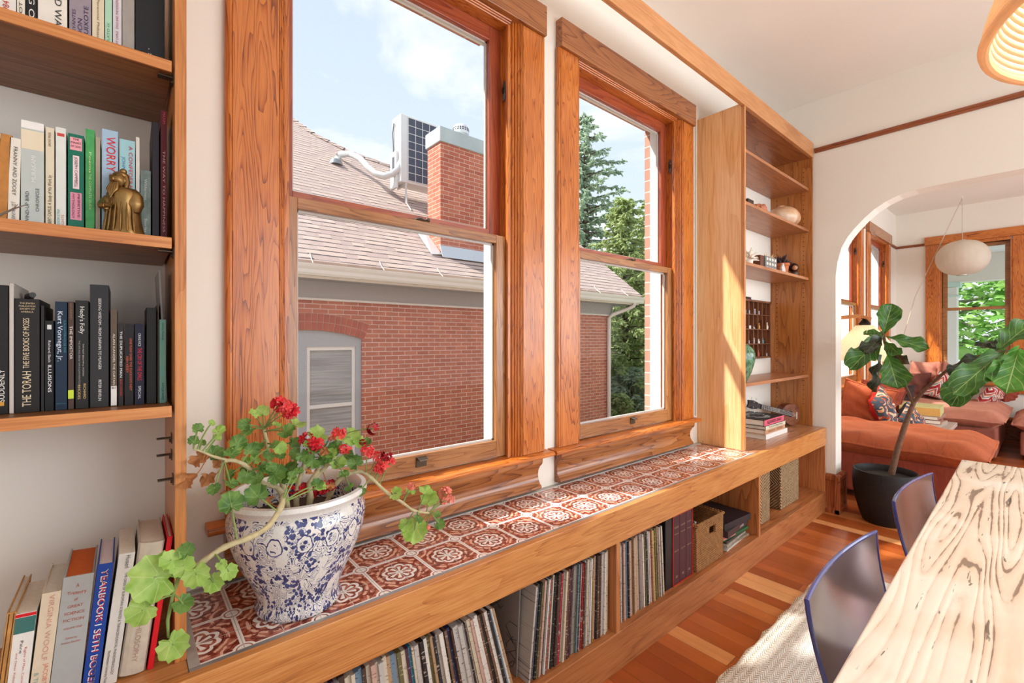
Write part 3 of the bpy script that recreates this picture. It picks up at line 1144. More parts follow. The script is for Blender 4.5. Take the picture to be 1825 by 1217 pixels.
# right-hand shelf unit
RSH = [2.468, 2.150, 1.778, 1.030]
ru = thing('shelf_unit', (3.43, 1.18, 0.6335), 'tall built-in cherry shelf unit with open shelves right of the windows', 'bookcase')
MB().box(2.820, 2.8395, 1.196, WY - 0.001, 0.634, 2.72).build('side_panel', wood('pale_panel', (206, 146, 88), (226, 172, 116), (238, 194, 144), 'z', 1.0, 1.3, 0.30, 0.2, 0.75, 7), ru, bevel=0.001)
MB().box(2.8205, 2.839, 1.176, 1.1958, 0.634, 2.6995).build('front_lip', cherry('z'), ru, bevel=0.001)
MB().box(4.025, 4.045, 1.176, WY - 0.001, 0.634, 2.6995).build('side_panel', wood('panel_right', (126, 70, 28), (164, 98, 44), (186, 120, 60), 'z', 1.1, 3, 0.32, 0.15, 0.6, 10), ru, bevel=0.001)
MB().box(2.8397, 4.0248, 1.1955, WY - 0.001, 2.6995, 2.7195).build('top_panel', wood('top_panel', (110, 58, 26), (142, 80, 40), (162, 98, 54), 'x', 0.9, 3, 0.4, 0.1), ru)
for i, z in enumerate(RSH):
    MB().box(2.8397, 4.0248, 1.200, WY - 0.003, z - 0.020, z).build('shelf', wood('cherry_shelf', (138, 80, 44), (164, 102, 62), (186, 124, 80), 'x', 1.1, 2, 0.36, 0.12, 0.75, 10), ru, bevel=0.001)
m = MB()
for y in (1.235, 1.425):
    z = 0.80
    while z < 2.62:
        if min(abs(z - s + 0.01) for s in RSH) > 0.02:
            m.ball((4.025, y, z), 0.0012, 0.0035, 0.0035, 8, 5)
        z += 0.036
m.build('pin_holes', plain((38, 22, 12), 0.8), ru)
# thin metal standard behind the pale panel
MB().box(2.790, 2.796, WY - 0.006, WY - 0.001, 0.81, 2.76).build('picture_wire_strip', plain((200, 198, 192), 0.4, 0.6), ru)

# left-hand bookcase
LSH = [1.872, 1.509, 1.163]
lu = thing('bookcase', (-0.5, 1.168, 0.63), 'tall oak bookcase full of upright books at the left of the windows', 'bookcase')
MB().box(0.0765, 0.0965, 1.166, WY - 0.001, 0.6305, 2.6995).build('side_panel', wood('stile_oak', (158, 92, 40), (188, 118, 58), (208, 142, 80), 'z', 1.3, 1.5, 0.4, 0.08, 0.8, 16), lu, bevel=0.001)
EDGE = wood('shelf_edge_oak', (162, 94, 42), (192, 120, 60), (210, 144, 82), 'x', 1.3, 1.5, 0.4, 0.08, 0.8, 16)
for z in LSH:
    sh = MB().box(-1.10, 0.0715, 1.172, WY - 0.003, z - 0.021, z).build('shelf', oakd('x'), lu, bevel=0.001)
    MB().box(-1.10, 0.0716, 1.166, 1.1719, z - 0.022, z + 0.0005).build('edging', EDGE, sh, bevel=0.0008)
MB().box(-1.10, -1.08, 1.166, WY - 0.001, 0.6305, 2.6995).build('side_panel', oakd('z'), lu)
# metal shelf supports screwed to the side
for z, y in ((1.846, 1.19), (1.483, 1.19), (1.086, 1.24), (1.050, 1.24), (1.006, 1.20)):
    m = MB()
    m.box(0.050, 0.0762, y - 0.009, y + 0.009, z - 0.0012, z + 0.0008)
    m.box(0.0745, 0.0762, y - 0.009, y + 0.009, z - 0.012, z + 0.010)
    m.tube([(0.0715, y, z - 0.006), (0.0748, y, z - 0.006)], 0.004, 8)
    m.lathe([(0.003, 0.0008), (0.0055, 0.0008), (0.0055, 0.0018), (0.003, 0.0018)], (0.060, y, z), 12)
    m.build('shelf_bracket', BRONZE, lu)

# ================================================================ books
def book(name, x0, x1, z0, h, yf, dep, col, lean=0.0, label='', texts=(), pages=(226, 214, 196), group=None, rough=0.5,
         paper=False, scale=None, board=0.0022, topcol=None, extra=None, roundspine=0.0, noise=0.04):
    w = x1 - x0
    t = board if not paper else 0.0007
    piv = Vector((x0, yf, z0)) if lean >= 0 else Vector((x1, yf, z0))
    # lean > 0: top goes to the right; pivot on the lower right edge so nothing sinks
    piv = Vector((x1 if lean > 0 else x0, yf, z0))
    M = Matrix.Translation(piv) @ Matrix.Rotation(lean, 4, 'Y') @ Matrix.Translation(-piv)
    m = MB()
    lip = 0.0 if paper else 0.003
    if roundspine:
        n = 6
        pts = []
        for i in range(n + 1):
            a = pi * i / n
            pts.append((x0 + w / 2 - w / 2 * cos(a), yf + roundspine * (1 - sin(a))))
        inner = [(x1 - t, yf + roundspine + t), (x0 + t, yf + roundspine + t)]
        m.prism(pts + inner, 'z', z0, z0 + h, M=M)
        y1 = yf + roundspine
    else:
        m.box(x0, x1, yf, yf + t, z0, z0 + h, M=M)
        y1 = yf + t
    m.box(x0, x0 + t, y1, yf + dep, z0, z0 + h, M=M)
    m.box(x1 - t, x1, y1, yf + dep, z0, z0 + h, M=M)
    mat = plain(col, rough, 0, noise, 55)
    ob = m.build(name, mat, org=piv, bevel=0.0006 if not paper else 0, seg=1, label=label, cat='book', group=group)
    m = MB()
    m.box(x0 + t, x1 - t, y1 + 0.0005, yf + dep - lip, z0 + lip, z0 + h - lip, M=M)
    m.build('pages', plain(topcol or pages, 0.8, 0, 0.08, 200), ob)
    ys_ = yf - 0.0002
    for tx in texts:
        s, vc, hf, ln_, tc_, orient = tx[:6]
        dx = tx[6] if len(tx) > 6 else 0.0
        cx_ = x0 + w * (0.5 + dx)
        cz_ = z0 + h * vc
        if orient == 'band':      # coloured band: (name, centre, height fraction, width fraction)
            q = MB()
            q.box(cx_ - w * ln_ / 2, cx_ + w * ln_ / 2, yf - 0.0004, yf, cz_ - h * hf / 2, cz_ + h * hf / 2, M=M)
            q.build(s, plain(tc_, 0.5), ob)
            continue
        T = Matrix.Translation((cx_, ys_ - 0.0005, cz_))
        if orient == 'down':
            R = Matrix(((0, 1, 0, 0), (0, 0, -1, 0), (-1, 0, 0, 0), (0, 0, 0, 1)))
            sz = w * hf
            wd = h * ln_
        elif orient == 'up':
            R = Matrix(((0, -1, 0, 0), (0, 0, -1, 0), (1, 0, 0, 0), (0, 0, 0, 1)))
            sz = w * hf
            wd = h * ln_
        else:
            R = Matrix(((1, 0, 0, 0), (0, 0, -1, 0), (0, 1, 0, 0), (0, 0, 0, 1)))
            sz = h * hf
            wd = w * ln_
        text_part(s, ob, M @ T @ R, sz, plain(tc_, 0.5), width=wd)
    return ob


def row(specs, z0, yf, dep, group):
    """books of one shelf: bearings of the two spine edges at the shelf, bearing of the top, colour, label, lettering"""
    for sp in specs:
        uL, uR, vT, col, label, texts = sp[:6]
        kw = sp[6] if len(sp) > 6 else {}
        lean = kw.pop('lean', 0.0)
        y_ = kw.pop('y', yf)
        d_ = kw.pop('dep', dep)
        a = P(uL, 600, y=y_).x
        b = P(uR, 600, y=y_).x
        if 'h' in kw:
            h = kw.pop('h')
        else:
            h = (P((uL + uR) / 2, vT, y=y_).z - z0) / max(0.5, cos(lean))
        book(kw.pop('name', 'book'), a + 0.0003, b - 0.0003, z0 + 0.0005, h, y_, d_, col, lean, label, texts, group=group, **kw)


BLK, WHT, CRM, RED_, NAV = (28, 25, 24), (226, 220, 210), (222, 208, 184), (196, 34, 40), (30, 34, 66)
# ---- top shelf
row([
    (-6, 29, 0, (226, 220, 212), 'white book with small red lettering, leftmost on the top shelf of the left bookcase', [('1984 ESSAYS', .22, .5, .3, (190, 60, 50), 'up')], {'h': .21}),
    (30, 45, 0, (224, 216, 200), 'thin cream paperback with 49 on its spine on the top shelf', [('LOT 49', .22, .6, .26, (60, 50, 44), 'up')], {'h': .18, 'paper': True}),
    (46, 66, 0, (34, 31, 30), 'black book with bold white capitals between two pale books on the top shelf', [('NG OF', .22, .75, .33, (236, 232, 226), 'down')], {'h': .20}),
    (67, 120, 0, (226, 219, 206), 'thick off-white book lettered GGED AY on the top shelf', [('THE RUGGED WAY', .42, .34, .75, (40, 36, 34), 'down', .18)], {'h': .22}),
    (123, 163, 0, (150, 138, 146), 'thick grey-purple foil-spined book lettered DON QUIXOTE on the top shelf', [('CERVANTES', .16, .22, .26, (70, 50, 90), 'up', -.28), ('DON', .15, .3, .15, (70, 50, 90), 'up', 0), ('QUIXOTE', .2, .3, .3, (70, 50, 90), 'up', .28)], {'h': .22, 'rough': .25}),
    (164, 186, 0, (216, 202, 172), 'cream book with fine brown script beside the grey-purple foil-spined book', [('The Perennial Philosophy', .3, .3, .55, (110, 90, 70), 'down'), ('Huxley', .75, .5, .25, (90, 60, 50), 'down')], {'h': .21}),
    (187, 200, 0, (168, 206, 178), 'slim mint-green book on the top shelf', [('PLATO IX', .22, .5, .22, (90, 120, 100), 'up')], {'h': .18, 'paper': True}),
    (201, 217, 0, (206, 200, 204), 'slim pale lavender book lettered in small red capitals on the top shelf', [('ALBERT CAMUS   EXILE AND THE KINGDOM', .34, .4, .56, (150, 60, 80), 'up')], {'h': .19, 'paper': True}),
    (218, 240, 0, (158, 150, 142), 'plain grey cloth-bound book beside the big black book', [], {'h': .22, 'noise': .1}),
    (241, 294, 0, (30, 30, 34), 'wide black binder-like book at the right end of the top shelf', [('. :', .12, .2, .05, (220, 220, 220), 'down')], {'h': .24}),
], LSH[0], 1.215, 0.15, 'upright books on the top shelf of the left bookcase')

# ---- second shelf
row([
    (-9, 12, 238, (182, 122, 58), 'tan wooden-looking worn book, leftmost on the shelf of the brass figure', [], {'lean': 0.04, 'noise': .2}),
    (13, 34, 246, (224, 216, 202), 'white paperback lettered FRANNY AND ZOOEY', [('FRANNY AND ZOOEY', .62, .5, .56, (60, 56, 52), 'down'), ('J.D. SALINGER', .14, .45, .24, (80, 76, 70), 'down')], {'paper': True, 'lean': .02}),
    (37, 79, 217, (184, 190, 184), 'tall thick pale grey-green paperback lettered WIND-UP BIRD CHRONICLE', [('top_band', .96, .07, .98, (232, 228, 222), 'band'), ('sky_band', .82, .18, .98, (222, 208, 180), 'band'), ('MURAKAMI', .55, .28, .25, (226, 226, 222), 'up', .05), ('WIND-UP BIRD', .18, .22, .3, (50, 60, 60), 'up', -.22), ('CHRONICLE', .26, .22, .22, (50, 60, 60), 'up', .22)], {'paper': True}),
    (81, 97, 228, (216, 204, 178), 'slim cream paperback lettered A Study of His Work by', [('ALBERT CAMUS: A Study of His Work by', .27, .62, .52, (50, 44, 40), 'up'), ('GROVE PRESS', .88, .4, .14, (80, 70, 60), 'up')], {'paper': True}),
    (99, 118, 228, (214, 216, 208), 'white paperback with a red oval near the top of its spine', [('red_oval', .93, .03, .7, (196, 70, 60), 'band'), ('FREEDOM STRIP', .10, .35, .2, (60, 140, 130), 'up', -.2), ('NIGHTS', .08, .35, .14, (200, 120, 90), 'up', .2)], {'paper': True}),
    (121, 150, 240, (18, 104, 82), 'dark green paperback with pink label boxes between the red-oval book and a bright green one', [('label_box', .90, .13, .75, (232, 160, 168), 'band'), ('THE', .945, .03, .4, (40, 20, 24), 'h'), ('MASKS', .91, .03, .62, (40, 20, 24), 'h'), ('OF GOD', .872, .03, .62, (40, 20, 24), 'h'),
        ('label_box', .61, .34, .4, (232, 206, 208), 'band'), ('JOSEPH CAMPBELL', .61, .26, .31, (60, 20, 26), 'down'), ('label_box', .26, .28, .72, (214, 140, 160), 'band'), ('PRIMITIVE', .27, .22, .24, (60, 16, 30), 'down', .16), ('MYTHOLOGY', .26, .22, .25, (60, 16, 30), 'down', -.18)], {'paper': True}),
    (152, 169, 231, (70, 152, 84), 'bright green worn paperback next to the dark green one with pink boxes', [('Poems', .68, .4, .2, (200, 220, 160), 'down'), ('THE COMPLETE GUIDE', .4, .4, .35, (180, 210, 150), 'down')], {'paper': True, 'noise': .25}),
    (170, 179, 245, (158, 150, 128), 'thin grey-olive paperback to the left of the light blue book lettered WORRY', [], {'paper': True}),
    (181, 211, 232, (158, 184, 204), 'light blue hardcover with huge red letters WORRY', [('WORRY', .77, .8, .33, (206, 30, 38), 'down', .03), ('ALEXANDRA TANNER', .42, .36, .34, (206, 40, 46), 'down', .05)], {}),
    (213, 241, 250, (152, 194, 200), 'pale blue paperback lettered A CONFEDERACY, partly behind the brass figure', [('A CONFEDERACY', .68, .36, .52, (190, 50, 60), 'down', .2), ('JOHN KENNEDY', .62, .3, .4, (60, 120, 160), 'down', -.25)], {'paper': True}),
    (242, 249, 245, (214, 208, 198), 'thin stapled white booklet behind the brass figure', [], {'paper': True}),
    (250, 269, 304, (112, 128, 122), 'short mottled blue-green book right of the brass figure', [('Wilderness', .72, .4, .3, (190, 200, 190), 'down'), ('Stories', .2, .4, .2, (200, 200, 190), 'down')], {'paper': True, 'noise': .35}),
    (271, 284, 218, (42, 36, 42), 'tall slim black-purple book, second from the right on the shelf of the brass figure', [], {}),
    (286, 298, 197, (92, 30, 38), 'tall dark red spine lettered THE MAXIMS, against the bookcase side', [('MAXIM', .94, .6, .09, (220, 80, 90), 'down'), ('THE WAY TO HAPPINESS', .38, .5, .62, (200, 160, 160), 'down')], {'paper': True}),
], LSH[1], 1.222, 0.14, 'upright books on the second shelf of the left bookcase')

# ---- third shelf
row([
    (-22, 15, 508, (30, 28, 27), 'black book cut off by the left edge, leftmost on the third shelf', [('SUDDENLY', .22, .4, .25, (230, 226, 220), 'up', .2), ('gold_disc', .08, .03, .4, (206, 150, 60), 'band', .1)], {}),
    (16, 25, 505, (190, 182, 174), 'grey-white tall slim book standing left of the black book lettered THE TORAH', [], {'dep': .17}),
    (26, 71, 533, (33, 30, 29), 'thick black book lettered THE TORAH THE FIVE BOOKS OF MOSES', [('AMERICA', .885, .02, .5, (214, 190, 150), 'h'), ('SOCIETY OF', .91, .02, .6, (214, 190, 150), 'h'), ('PUBLICATION', .935, .02, .66, (214, 190, 150), 'h'), ('THE JEWISH', .96, .02, .6, (214, 190, 150), 'h'), ('THE TORAH', .21, .52, .31, (222, 202, 168), 'up'), ('THE FIVE BOOKS OF MOSES', .61, .36, .44, (222, 202, 168), 'up', -.03)], {'dep': .16}),
    (73, 79, 545, (36, 34, 33), 'very thin black book between the thick TORAH spine and the short ILLUSIONS one', [], {'paper': True}),
    (80, 96, 572, (22, 22, 24), 'short black paperback lettered Richard Bach ILLUSIONS', [('Richard Bach', .66, .45, .24, (214, 206, 210), 'down'), ('ILLUSIONS', .36, .6, .3, (240, 236, 236), 'down', .02), ('emblem', .93, .05, .5, (210, 210, 210), 'band')], {'paper': True}),
    (98, 120, 538, (24, 42, 62), 'dark blue book lettered Kurt Vonnegut Jr.', [('Kurt Vonnegut, Jr.', .68, .6, .46, (220, 226, 236), 'down', -.1), ('SLAUGHTERHOUSE FIVE', .68, .26, .3, (50, 140, 150), 'down', .3), ('Delacorte', .06, .012, .8, (60, 140, 160), 'h')], {'dep': .15}),
    (121, 132, 538, (74, 56, 48), 'slim brown book with a yellow-green sticker lettered THE IMPOSTOR', [('SEVERED', .91, .5, .15, (150, 110, 90), 'down'), ('THE IMPOSTOR', .62, .68, .31, (224, 220, 214), 'down'), ('sticker', .14, .08, .98, (196, 216, 60), 'band')], {}),
    (134, 158, 536, (34, 33, 32), 'black book with white serif title Hedy\'s Folly', [("Hedy's Folly", .82, .5, .25, (226, 222, 212), 'down'), ('THE LIFE AND BREAKTHROUGH INVENTIONS', .42, .2, .42, (150, 146, 140), 'down', -.2), ('THE MOST BEAUTIFUL WOMAN', .45, .16, .3, (180, 176, 170), 'down', .1), ('RICHARD', .16, .28, .14, (214, 180, 120), 'down', .2), ('RHODES', .155, .28, .13, (214, 180, 120), 'down', -.22)], {}),
    (160, 194, 508, (44, 42, 44), 'tallest charcoal hardcover on the third shelf, lettered SEEKING WISDOM', [('SEEKING WISDOM - FROM DARWIN TO MUNGER', .60, .22, .58, (222, 218, 214), 'down', .02), ('PETER BEVELIN', .14, .22, .17, (222, 218, 214), 'down', .02)], {'dep': .17}),
    (197, 209, 552, (92, 76, 62), 'worn brown paperback with a white barcode sticker near its foot', [('ALAN KANDEL', .6, .5, .3, (220, 214, 200), 'down'), ('THE CURTAIN', .33, .5, .22, (220, 214, 200), 'down'), ('barcode_sticker', .11, .2, .9, (224, 220, 214), 'band'), ('861', .19, .03, .6, (40, 40, 40), 'h')], {'paper': True}),
    (211, 220, 576, (40, 34, 34), 'thin black paperback lettered THE DUPLICATED MAN', [('THE DUPLICATED MAN', .62, .72, .56, (236, 232, 226), 'down'), ('BLISH LOWNDES', .22, .55, .2, (200, 60, 60), 'down')], {'paper': True}),
    (222, 238, 577, (30, 26, 28), 'black paperback with orange-red lettering ONE FLEW OVER THE CUCKOO\'S NEST', [("ONE FLEW OVER THE CUCKOO'S NEST", .5, .36, .64, (222, 96, 56), 'down', .18), ('KEN KESEY', .5, .36, .2, (222, 96, 56), 'down', -.22)], {'paper': True}),
    (240, 257, 577, (26, 26, 48), 'navy paperback with bright red letters, right of the one lettered in orange-red', [('CRAIG RICE', .8, .4, .16, (220, 220, 226), 'down'), ('THE CRY OF THE OWLS', .5, .62, .4, (226, 40, 64), 'down'), ('SPECIAL', .15, .42, .16, (220, 220, 226), 'down')], {'paper': True}),
    (261, 279, 549, (30, 27, 27), 'plain black unlettered book near the right end of the third shelf', [], {}),
    (281, 283, 542, (96, 80, 66), 'wafer-thin brown booklet left of the turquoise spine', [], {'paper': True}),
    (284, 296, 570, (112, 166, 152), 'turquoise paperback lettered Game of Love', [('Game of Love', .14, .45, .2, (40, 50, 50), 'up'), ('Emma Dean', .86, .4, .2, (60, 80, 76), 'up')], {'paper': True}),
], LSH[2], 1.236, 0.14, 'upright books on the third shelf of the left bookcase')
# magazine leaning at the shelf end, black bookend plates
m = MB()
M_ = Matrix.Translation((0.0675, 0, LSH[2])) @ Matrix.Rotation(radians(-2.5), 4, 'Y')
m.box(-0.0015, 0.0015, 1.245, 1.41, 0.0006, 0.288, M=M_)
m.build('magazine', plain((150, 144, 138), 0.3), label='thin glossy grey magazine leaning at the right end of the third shelf', cat='magazine')
for z, h in ((LSH[1], .30), (LSH[0] - .0, .2)):
    pass
# ---- bottom shelf, leaning against the side
DG = 'big leaning books on the bottom shelf of the left bookcase'
row([
    (-17, 2, 1070, (186, 132, 70), 'thick gold-patterned tooled spine, leftmost of the leaning books', [('pattern_band', .5, .98, .1, (70, 40, 24), 'band', -.25), ('pattern_band', .5, .98, .1, (70, 40, 24), 'band', .25)], {'lean': .10, 'h': .19, 'dep': .17, 'noise': .3}),
    (4, 44, 1074, (226, 220, 212), 'white paperback with a red band and green picture lettered Rights of Man', [('red_band', .98, .03, .99, (206, 20, 30), 'band'), ('picture_band', .885, .15, .99, (60, 110, 104), 'band'), ('Paine', .68, .2, .12, (60, 50, 50), 'down', -.05), ('Rights of Man, Common Sense', .42, .15, .5, (200, 70, 50), 'down', .18), ('and Other Political Writings', .4, .13, .46, (190, 80, 60), 'down', -.22)], {'lean': .085, 'h': .182, 'paper': True, 'dep': .14}),
    (46, 83, 1055, (216, 198, 172), 'aged cream book with thin pink capitals VIRGINIA WOOLF', [('VIRGINIA WOOLF', .70, .4, .56, (206, 150, 130), 'down', .05), ("JACOB'S ROOM", .22, .34, .34, (214, 130, 110), 'down', .2), ('& THE WAVES', .18, .34, .3, (130, 170, 160), 'down', -.25)], {'lean': .095, 'h': .207, 'dep': .15, 'rough': .8}),
    (84, 142, 1030, (168, 168, 166), 'wide grey hardcover with orange page tops lettered A Treasury of GREAT SCIENCE FICTION', [('A', .92, .04, .1, (176, 84, 54), 'h'), ('Treasury', .865, .04, .62, (176, 84, 54), 'h'), ('of', .81, .035, .12, (176, 84, 54), 'h'), ('GREAT', .755, .032, .5, (176, 84, 54), 'h'), ('SCIENCE', .70, .032, .66, (176, 84, 54), 'h'), ('FICTION', .645, .032, .66, (176, 84, 54), 'h'), ('VOLUME ONE', .58, .022, .6, (176, 90, 64), 'h'), ('Edited by', .5, .022, .36, (176, 90, 64), 'h'), ('Anthony Boucher', .465, .022, .62, (176, 90, 64), 'h')], {'lean': .092, 'h': .225, 'dep': .155, 'topcol': (206, 96, 34), 'board': .003}),
    (144, 175, 1012, (30, 66, 150), 'bright blue book with jagged red and white capitals YEARBOOK', [('YEARBOOK I SETH BOGEN', .49, .62, .93, (236, 236, 240), 'down', -.02), ('YEARBOOK', .745, .5, .42, (216, 52, 60), 'down', .02), ('SETH BOGEN', .25, .5, .44, (216, 52, 60), 'down', .02)], {'lean': .098, 'h': .236, 'dep': .15, 'pages': (224, 206, 206)}),
    (177, 208, 990, (212, 206, 198), 'tall off-white book lettered Husserl THE CRISIS OF EUROPEAN SCIENCES', [('Husserl', .935, .4, .1, (60, 56, 56), 'down', .1), ('THE CRISIS OF EUROPEAN SCIENCES & TRANSCENDENTAL PHENOMENOLOGY', .46, .24, .78, (70, 66, 66), 'down', .12), ('Northwestern University Press', .14, .26, .24, (60, 56, 56), 'down', -.22)], {'lean': .115, 'h': .247, 'dep': .155, 'paper': True}),
    (210, 259, 975, (196, 182, 164), 'thick worn beige canvas-covered book with faded letters on its spine', [('HISTORY OF PHILOSOPHY', .4, .3, .6, (170, 138, 118), 'down')], {'lean': .125, 'h': .256, 'dep': .165, 'roundspine': .008, 'noise': .12, 'rough': .9, 'board': .003}),
    (262, 273, 960, (206, 18, 30), 'bright red thin book squeezed against the bookcase side', [], {'lean': .125, 'h': .262, 'dep': .16}),
], 0.6305, 1.178, 0.15, DG)
# ================================================================ brass figure and things on the left bookcase
def brass_figure():
    c = P(223, 410, y=1.205)
    c.z = LSH[1] + 0.0006
    br = plain((136, 106, 62), 0.34, 0.85, 0.3, 40, 0.3)
    s = 0.0115 / 11.5
    root = thing('brass_figurine', c, 'small brass statuette of a bearded robed sage in front of the light blue book', 'figurine')
    H_ = 0.125
    def wob(w, z):
        return 1 + 0.05 * sin(w * 7 + z * 60) * max(0, 1 - z / 0.08)
    m = MB()
    m.lathe([(0.0, 0), (0.031, 0), (0.032, 0.004), (0.030, 0.010), (0.027, 0.03), (0.025, 0.05), (0.027, 0.066), (0.029, 0.078), (0.024, 0.090), (0.012, 0.096), (0.0, 0.097)], c, 32, wob=wob)
    # draped sleeves
    m.ball(c + Vector((0.018, -0.004, 0.066)), 0.017, 0.015, 0.026, 16, 12, fn=lambda d: 1 + .06 * sin(d.z * 14))
    m.ball(c + Vector((-0.020, -0.010, 0.058)), 0.013, 0.014, 0.020, 16, 12, fn=lambda d: 1 + .06 * sin(d.z * 14))
    m.tube([c + Vector(q) for q in ((-0.024, -0.006, 0.070), (-0.026, -0.018, 0.056), (-0.014, -0.028, 0.052))], [0.010, 0.010, 0.007], 12)
    for k in range(7):
        w = -pi / 2 + (k - 3) * 0.33
        pts = [c + Vector((cos(w) * r, sin(w) * r, z)) for r, z in ((0.026, 0.062), (0.029, 0.04), (0.031, 0.02), (0.0335, 0.004))]
        m.tube(pts, [0.0008, 0.0016, 0.0020, 0.0014], 8)
    m.build('robe', br, root, smooth=True, angle=60)
    hc = c + Vector((-0.004, -0.012, 0.107))
    m = MB()
    m.ball(hc, 0.0135, 0.0130, 0.0165, 20, 14, fn=lambda d: 1 + (.16 if (d.y < -.75 and abs(d.z) < .3) else 0))
    m.ball(hc + Vector((0, -0.0138, -0.001)), 0.0028, 0.0045, 0.005, 10, 8)          # nose
    for s_ in (-1, 1):
        m.ball(hc + Vector((s_ * 0.0052, -0.0118, 0.0020)), 0.0024, 0.0016, 0.0015, 8, 6)   # eyes
        m.ball(hc + Vector((s_ * 0.0052, -0.0122, 0.0056)), 0.0042, 0.0020, 0.0013, 8, 6)   # brows
        m.ball(hc + Vector((s_ * 0.0125, -0.001, 0)), 0.002, 0.0035, 0.005, 8, 6)           # ears
    m.build('head', br, root, smooth=True, angle=60)
    m = MB()
    m.ball(hc + Vector((0.001, 0.005, 0.0105)), 0.0135, 0.0125, 0.0085, 16, 10)
    m.ball(hc + Vector((0.006, 0.004, 0.019)), 0.006, 0.006, 0.006, 12, 8)
    m.tube([hc + Vector(q) for q in ((0.010, 0.004, 0.008), (0.014, 0.002, -0.004), (0.014, -0.002, -0.02))], [0.006, 0.005, 0.003], 8)
    m.build('cap', br, root, smooth=True, angle=60)
    m = MB()
    for k in range(5):
        a = (k - 2) * 0.0032
        m.tube([hc + Vector((a * .8, -0.011, -0.008)), hc + Vector((a * 1.2 - .001, -0.016, -0.022)), hc + Vector((a * .5 - .002, -0.019, -0.040 + abs(k - 2) * .004))], [0.0026, 0.003, 0.0009], 8)
    m.build('beard', br, root, smooth=True, angle=60)
    m = MB()
    m.tube([c + Vector(q) for q in ((-0.026, -0.030, 0.050), (-0.006, -0.032, 0.053))], 0.0048, 10)
    m.build('scroll', br, root, smooth=True)
    m = MB()
    hb = c + Vector((-0.018, -0.0325, 0.0525))
    m.ball(hb, 0.005, 0.0035, 0.0045, 10, 8)
    for k in range(4):
        m.tube([hb + Vector((-.003 + k * .0021, -.002, .002)), hb + Vector((-.003 + k * .0021, -.0052, -.001)), hb + Vector((-.003 + k * .0021, -.004, -.0045))], .0011, 6)
    m.tube([hb + Vector((.004, -.001, .002)), hb + Vector((.0055, -.004, .0045))], .0012, 6)
    m.build('hand', br, root, smooth=True)
    root.rotation_euler.z = radians(-32)
brass_figure()

# dark rounded leather-like object and a dry twig at the left of the second shelf
m = MB()
c = P(6, 225, y=1.30); c.z = LSH[1]
m.prism([(c.x - .06, LSH[1] + .0006), (c.x + .0, LSH[1] + .0006), (c.x + .022, LSH[1] + .12), (c.x + .016, LSH[1] + .165), (c.x - .004, LSH[1] + .195), (c.x - .03, LSH[1] + .205), (c.x - .06, LSH[1] + .20)], 'y', 1.372, 1.396)
m.build('leather_folder', plain((62, 50, 30), 0.5, 0, .2), bevel=.004, label='dark olive rounded folder standing behind the leftmost books of the second shelf', cat='folder')
m = MB()
a = P(-10, 386, y=1.185); b = P(46, 365, y=1.185)
m.tube([Vector((a.x, 1.186, LSH[1] + .003)), (a * .4 + b * .6) + Vector((0, 0, .001)), b], [.0022, .0016, .0006], 6)
m.tube([a * .45 + b * .55, a * .35 + b * .65 + Vector((.004, -.004, .008))], [.0012, .0004], 6)
m.build('dry_twig', plain((120, 104, 90), 0.8), label='thin dry twig lying on the front of the second shelf at the far left', cat='twig')
# dark ribbon book mark objects on third shelf
m = MB()
c = P(50, 540, y=1.33); c.z = LSH[2] + .0006
m.tube([c + Vector((0, 0, 0)), c + Vector((0, 0, .20)), c + Vector((.004, -.02, .222)), c + Vector((.012, -.05, .2235))], [.006, .006, .007, .005], 10)
m.build('umbrella_handle', plain((24, 22, 22), .35), smooth=True, label='small black curved handle poking up behind the book lettered THE TORAH', cat='handle')

# ================================================================ things on the right shelf unit
def sy(u, v, y=1.33):
    return P(u, v, y=y)
# top shelf: pale flat carton
z = RSH[0]
x0_, x1_ = 2.88, 3.25
m = MB(); m.box(x0_, x1_, 1.235, 1.42, z + .0005, z + .024)
m.build('carton', plain((214, 190, 170), .7), label='pale flat carton lying on the highest shelf of the right unit', cat='box', bevel=.002)
m = MB(); m.tube([(2.95, 1.225, z + .0275), (3.02, 1.30, z + .0275)], .003, 6)
m.build('pencil', plain((230, 200, 180), .6), label='thin pale stick lying on the flat carton on the highest shelf', cat='stick')
# second shelf
z = RSH[1]
m = MB(); m.box(3.10, 3.19, 1.27, 1.34, z + .0005, z + .075)
m.build('small_dark_box', plain((58, 42, 34), .5), bevel=.003, label='small dark box on the second shelf beside the pinkish shell', cat='box')
c = Vector((3.345, 1.305, z))
def shellfn(d):
    return 1 + .10 * sin(d.x * 9) * (1 - abs(d.z)) + .06 * sin(d.y * 13)
m = MB(); m.ball(c + Vector((0, 0, .046)), .08, .05, .042, 28, 18, fn=shellfn)
for k in range(6):
    m.ball(c + Vector((.02 + .02 * k, -.03 + .004 * k, .075 - .006 * k)), .016, .012, .014, 10, 8)
m.build('conch_shell', plain((188, 116, 86), .5, 0, .25, 20), smooth=True, label='knobbly pinkish-brown shell on the second shelf beside the dark box', cat='shell')
m = MB(); m.box(3.50, 3.515, 1.35, 1.43, z + .0005, z + .10)
m.build('grey_card_box', plain((170, 168, 162), .6), label='small grey upright card standing behind the knobbly shell', cat='box')
c = Vector((3.845, 1.318, z))
def vfn(d):
    return 1.0 - .25 * max(0, -d.x) ** 2
m = MB()
m.ball(c + Vector((0, 0, .083)), .165, .112, .082, 36, 22, fn=lambda d: 1 - .22 * max(0, -d.x) ** 1.5 - .03 * sin(d.x * 6))
m.ball(c + Vector((-.02, 0, .155)), .05, .03, .018, 16, 10)
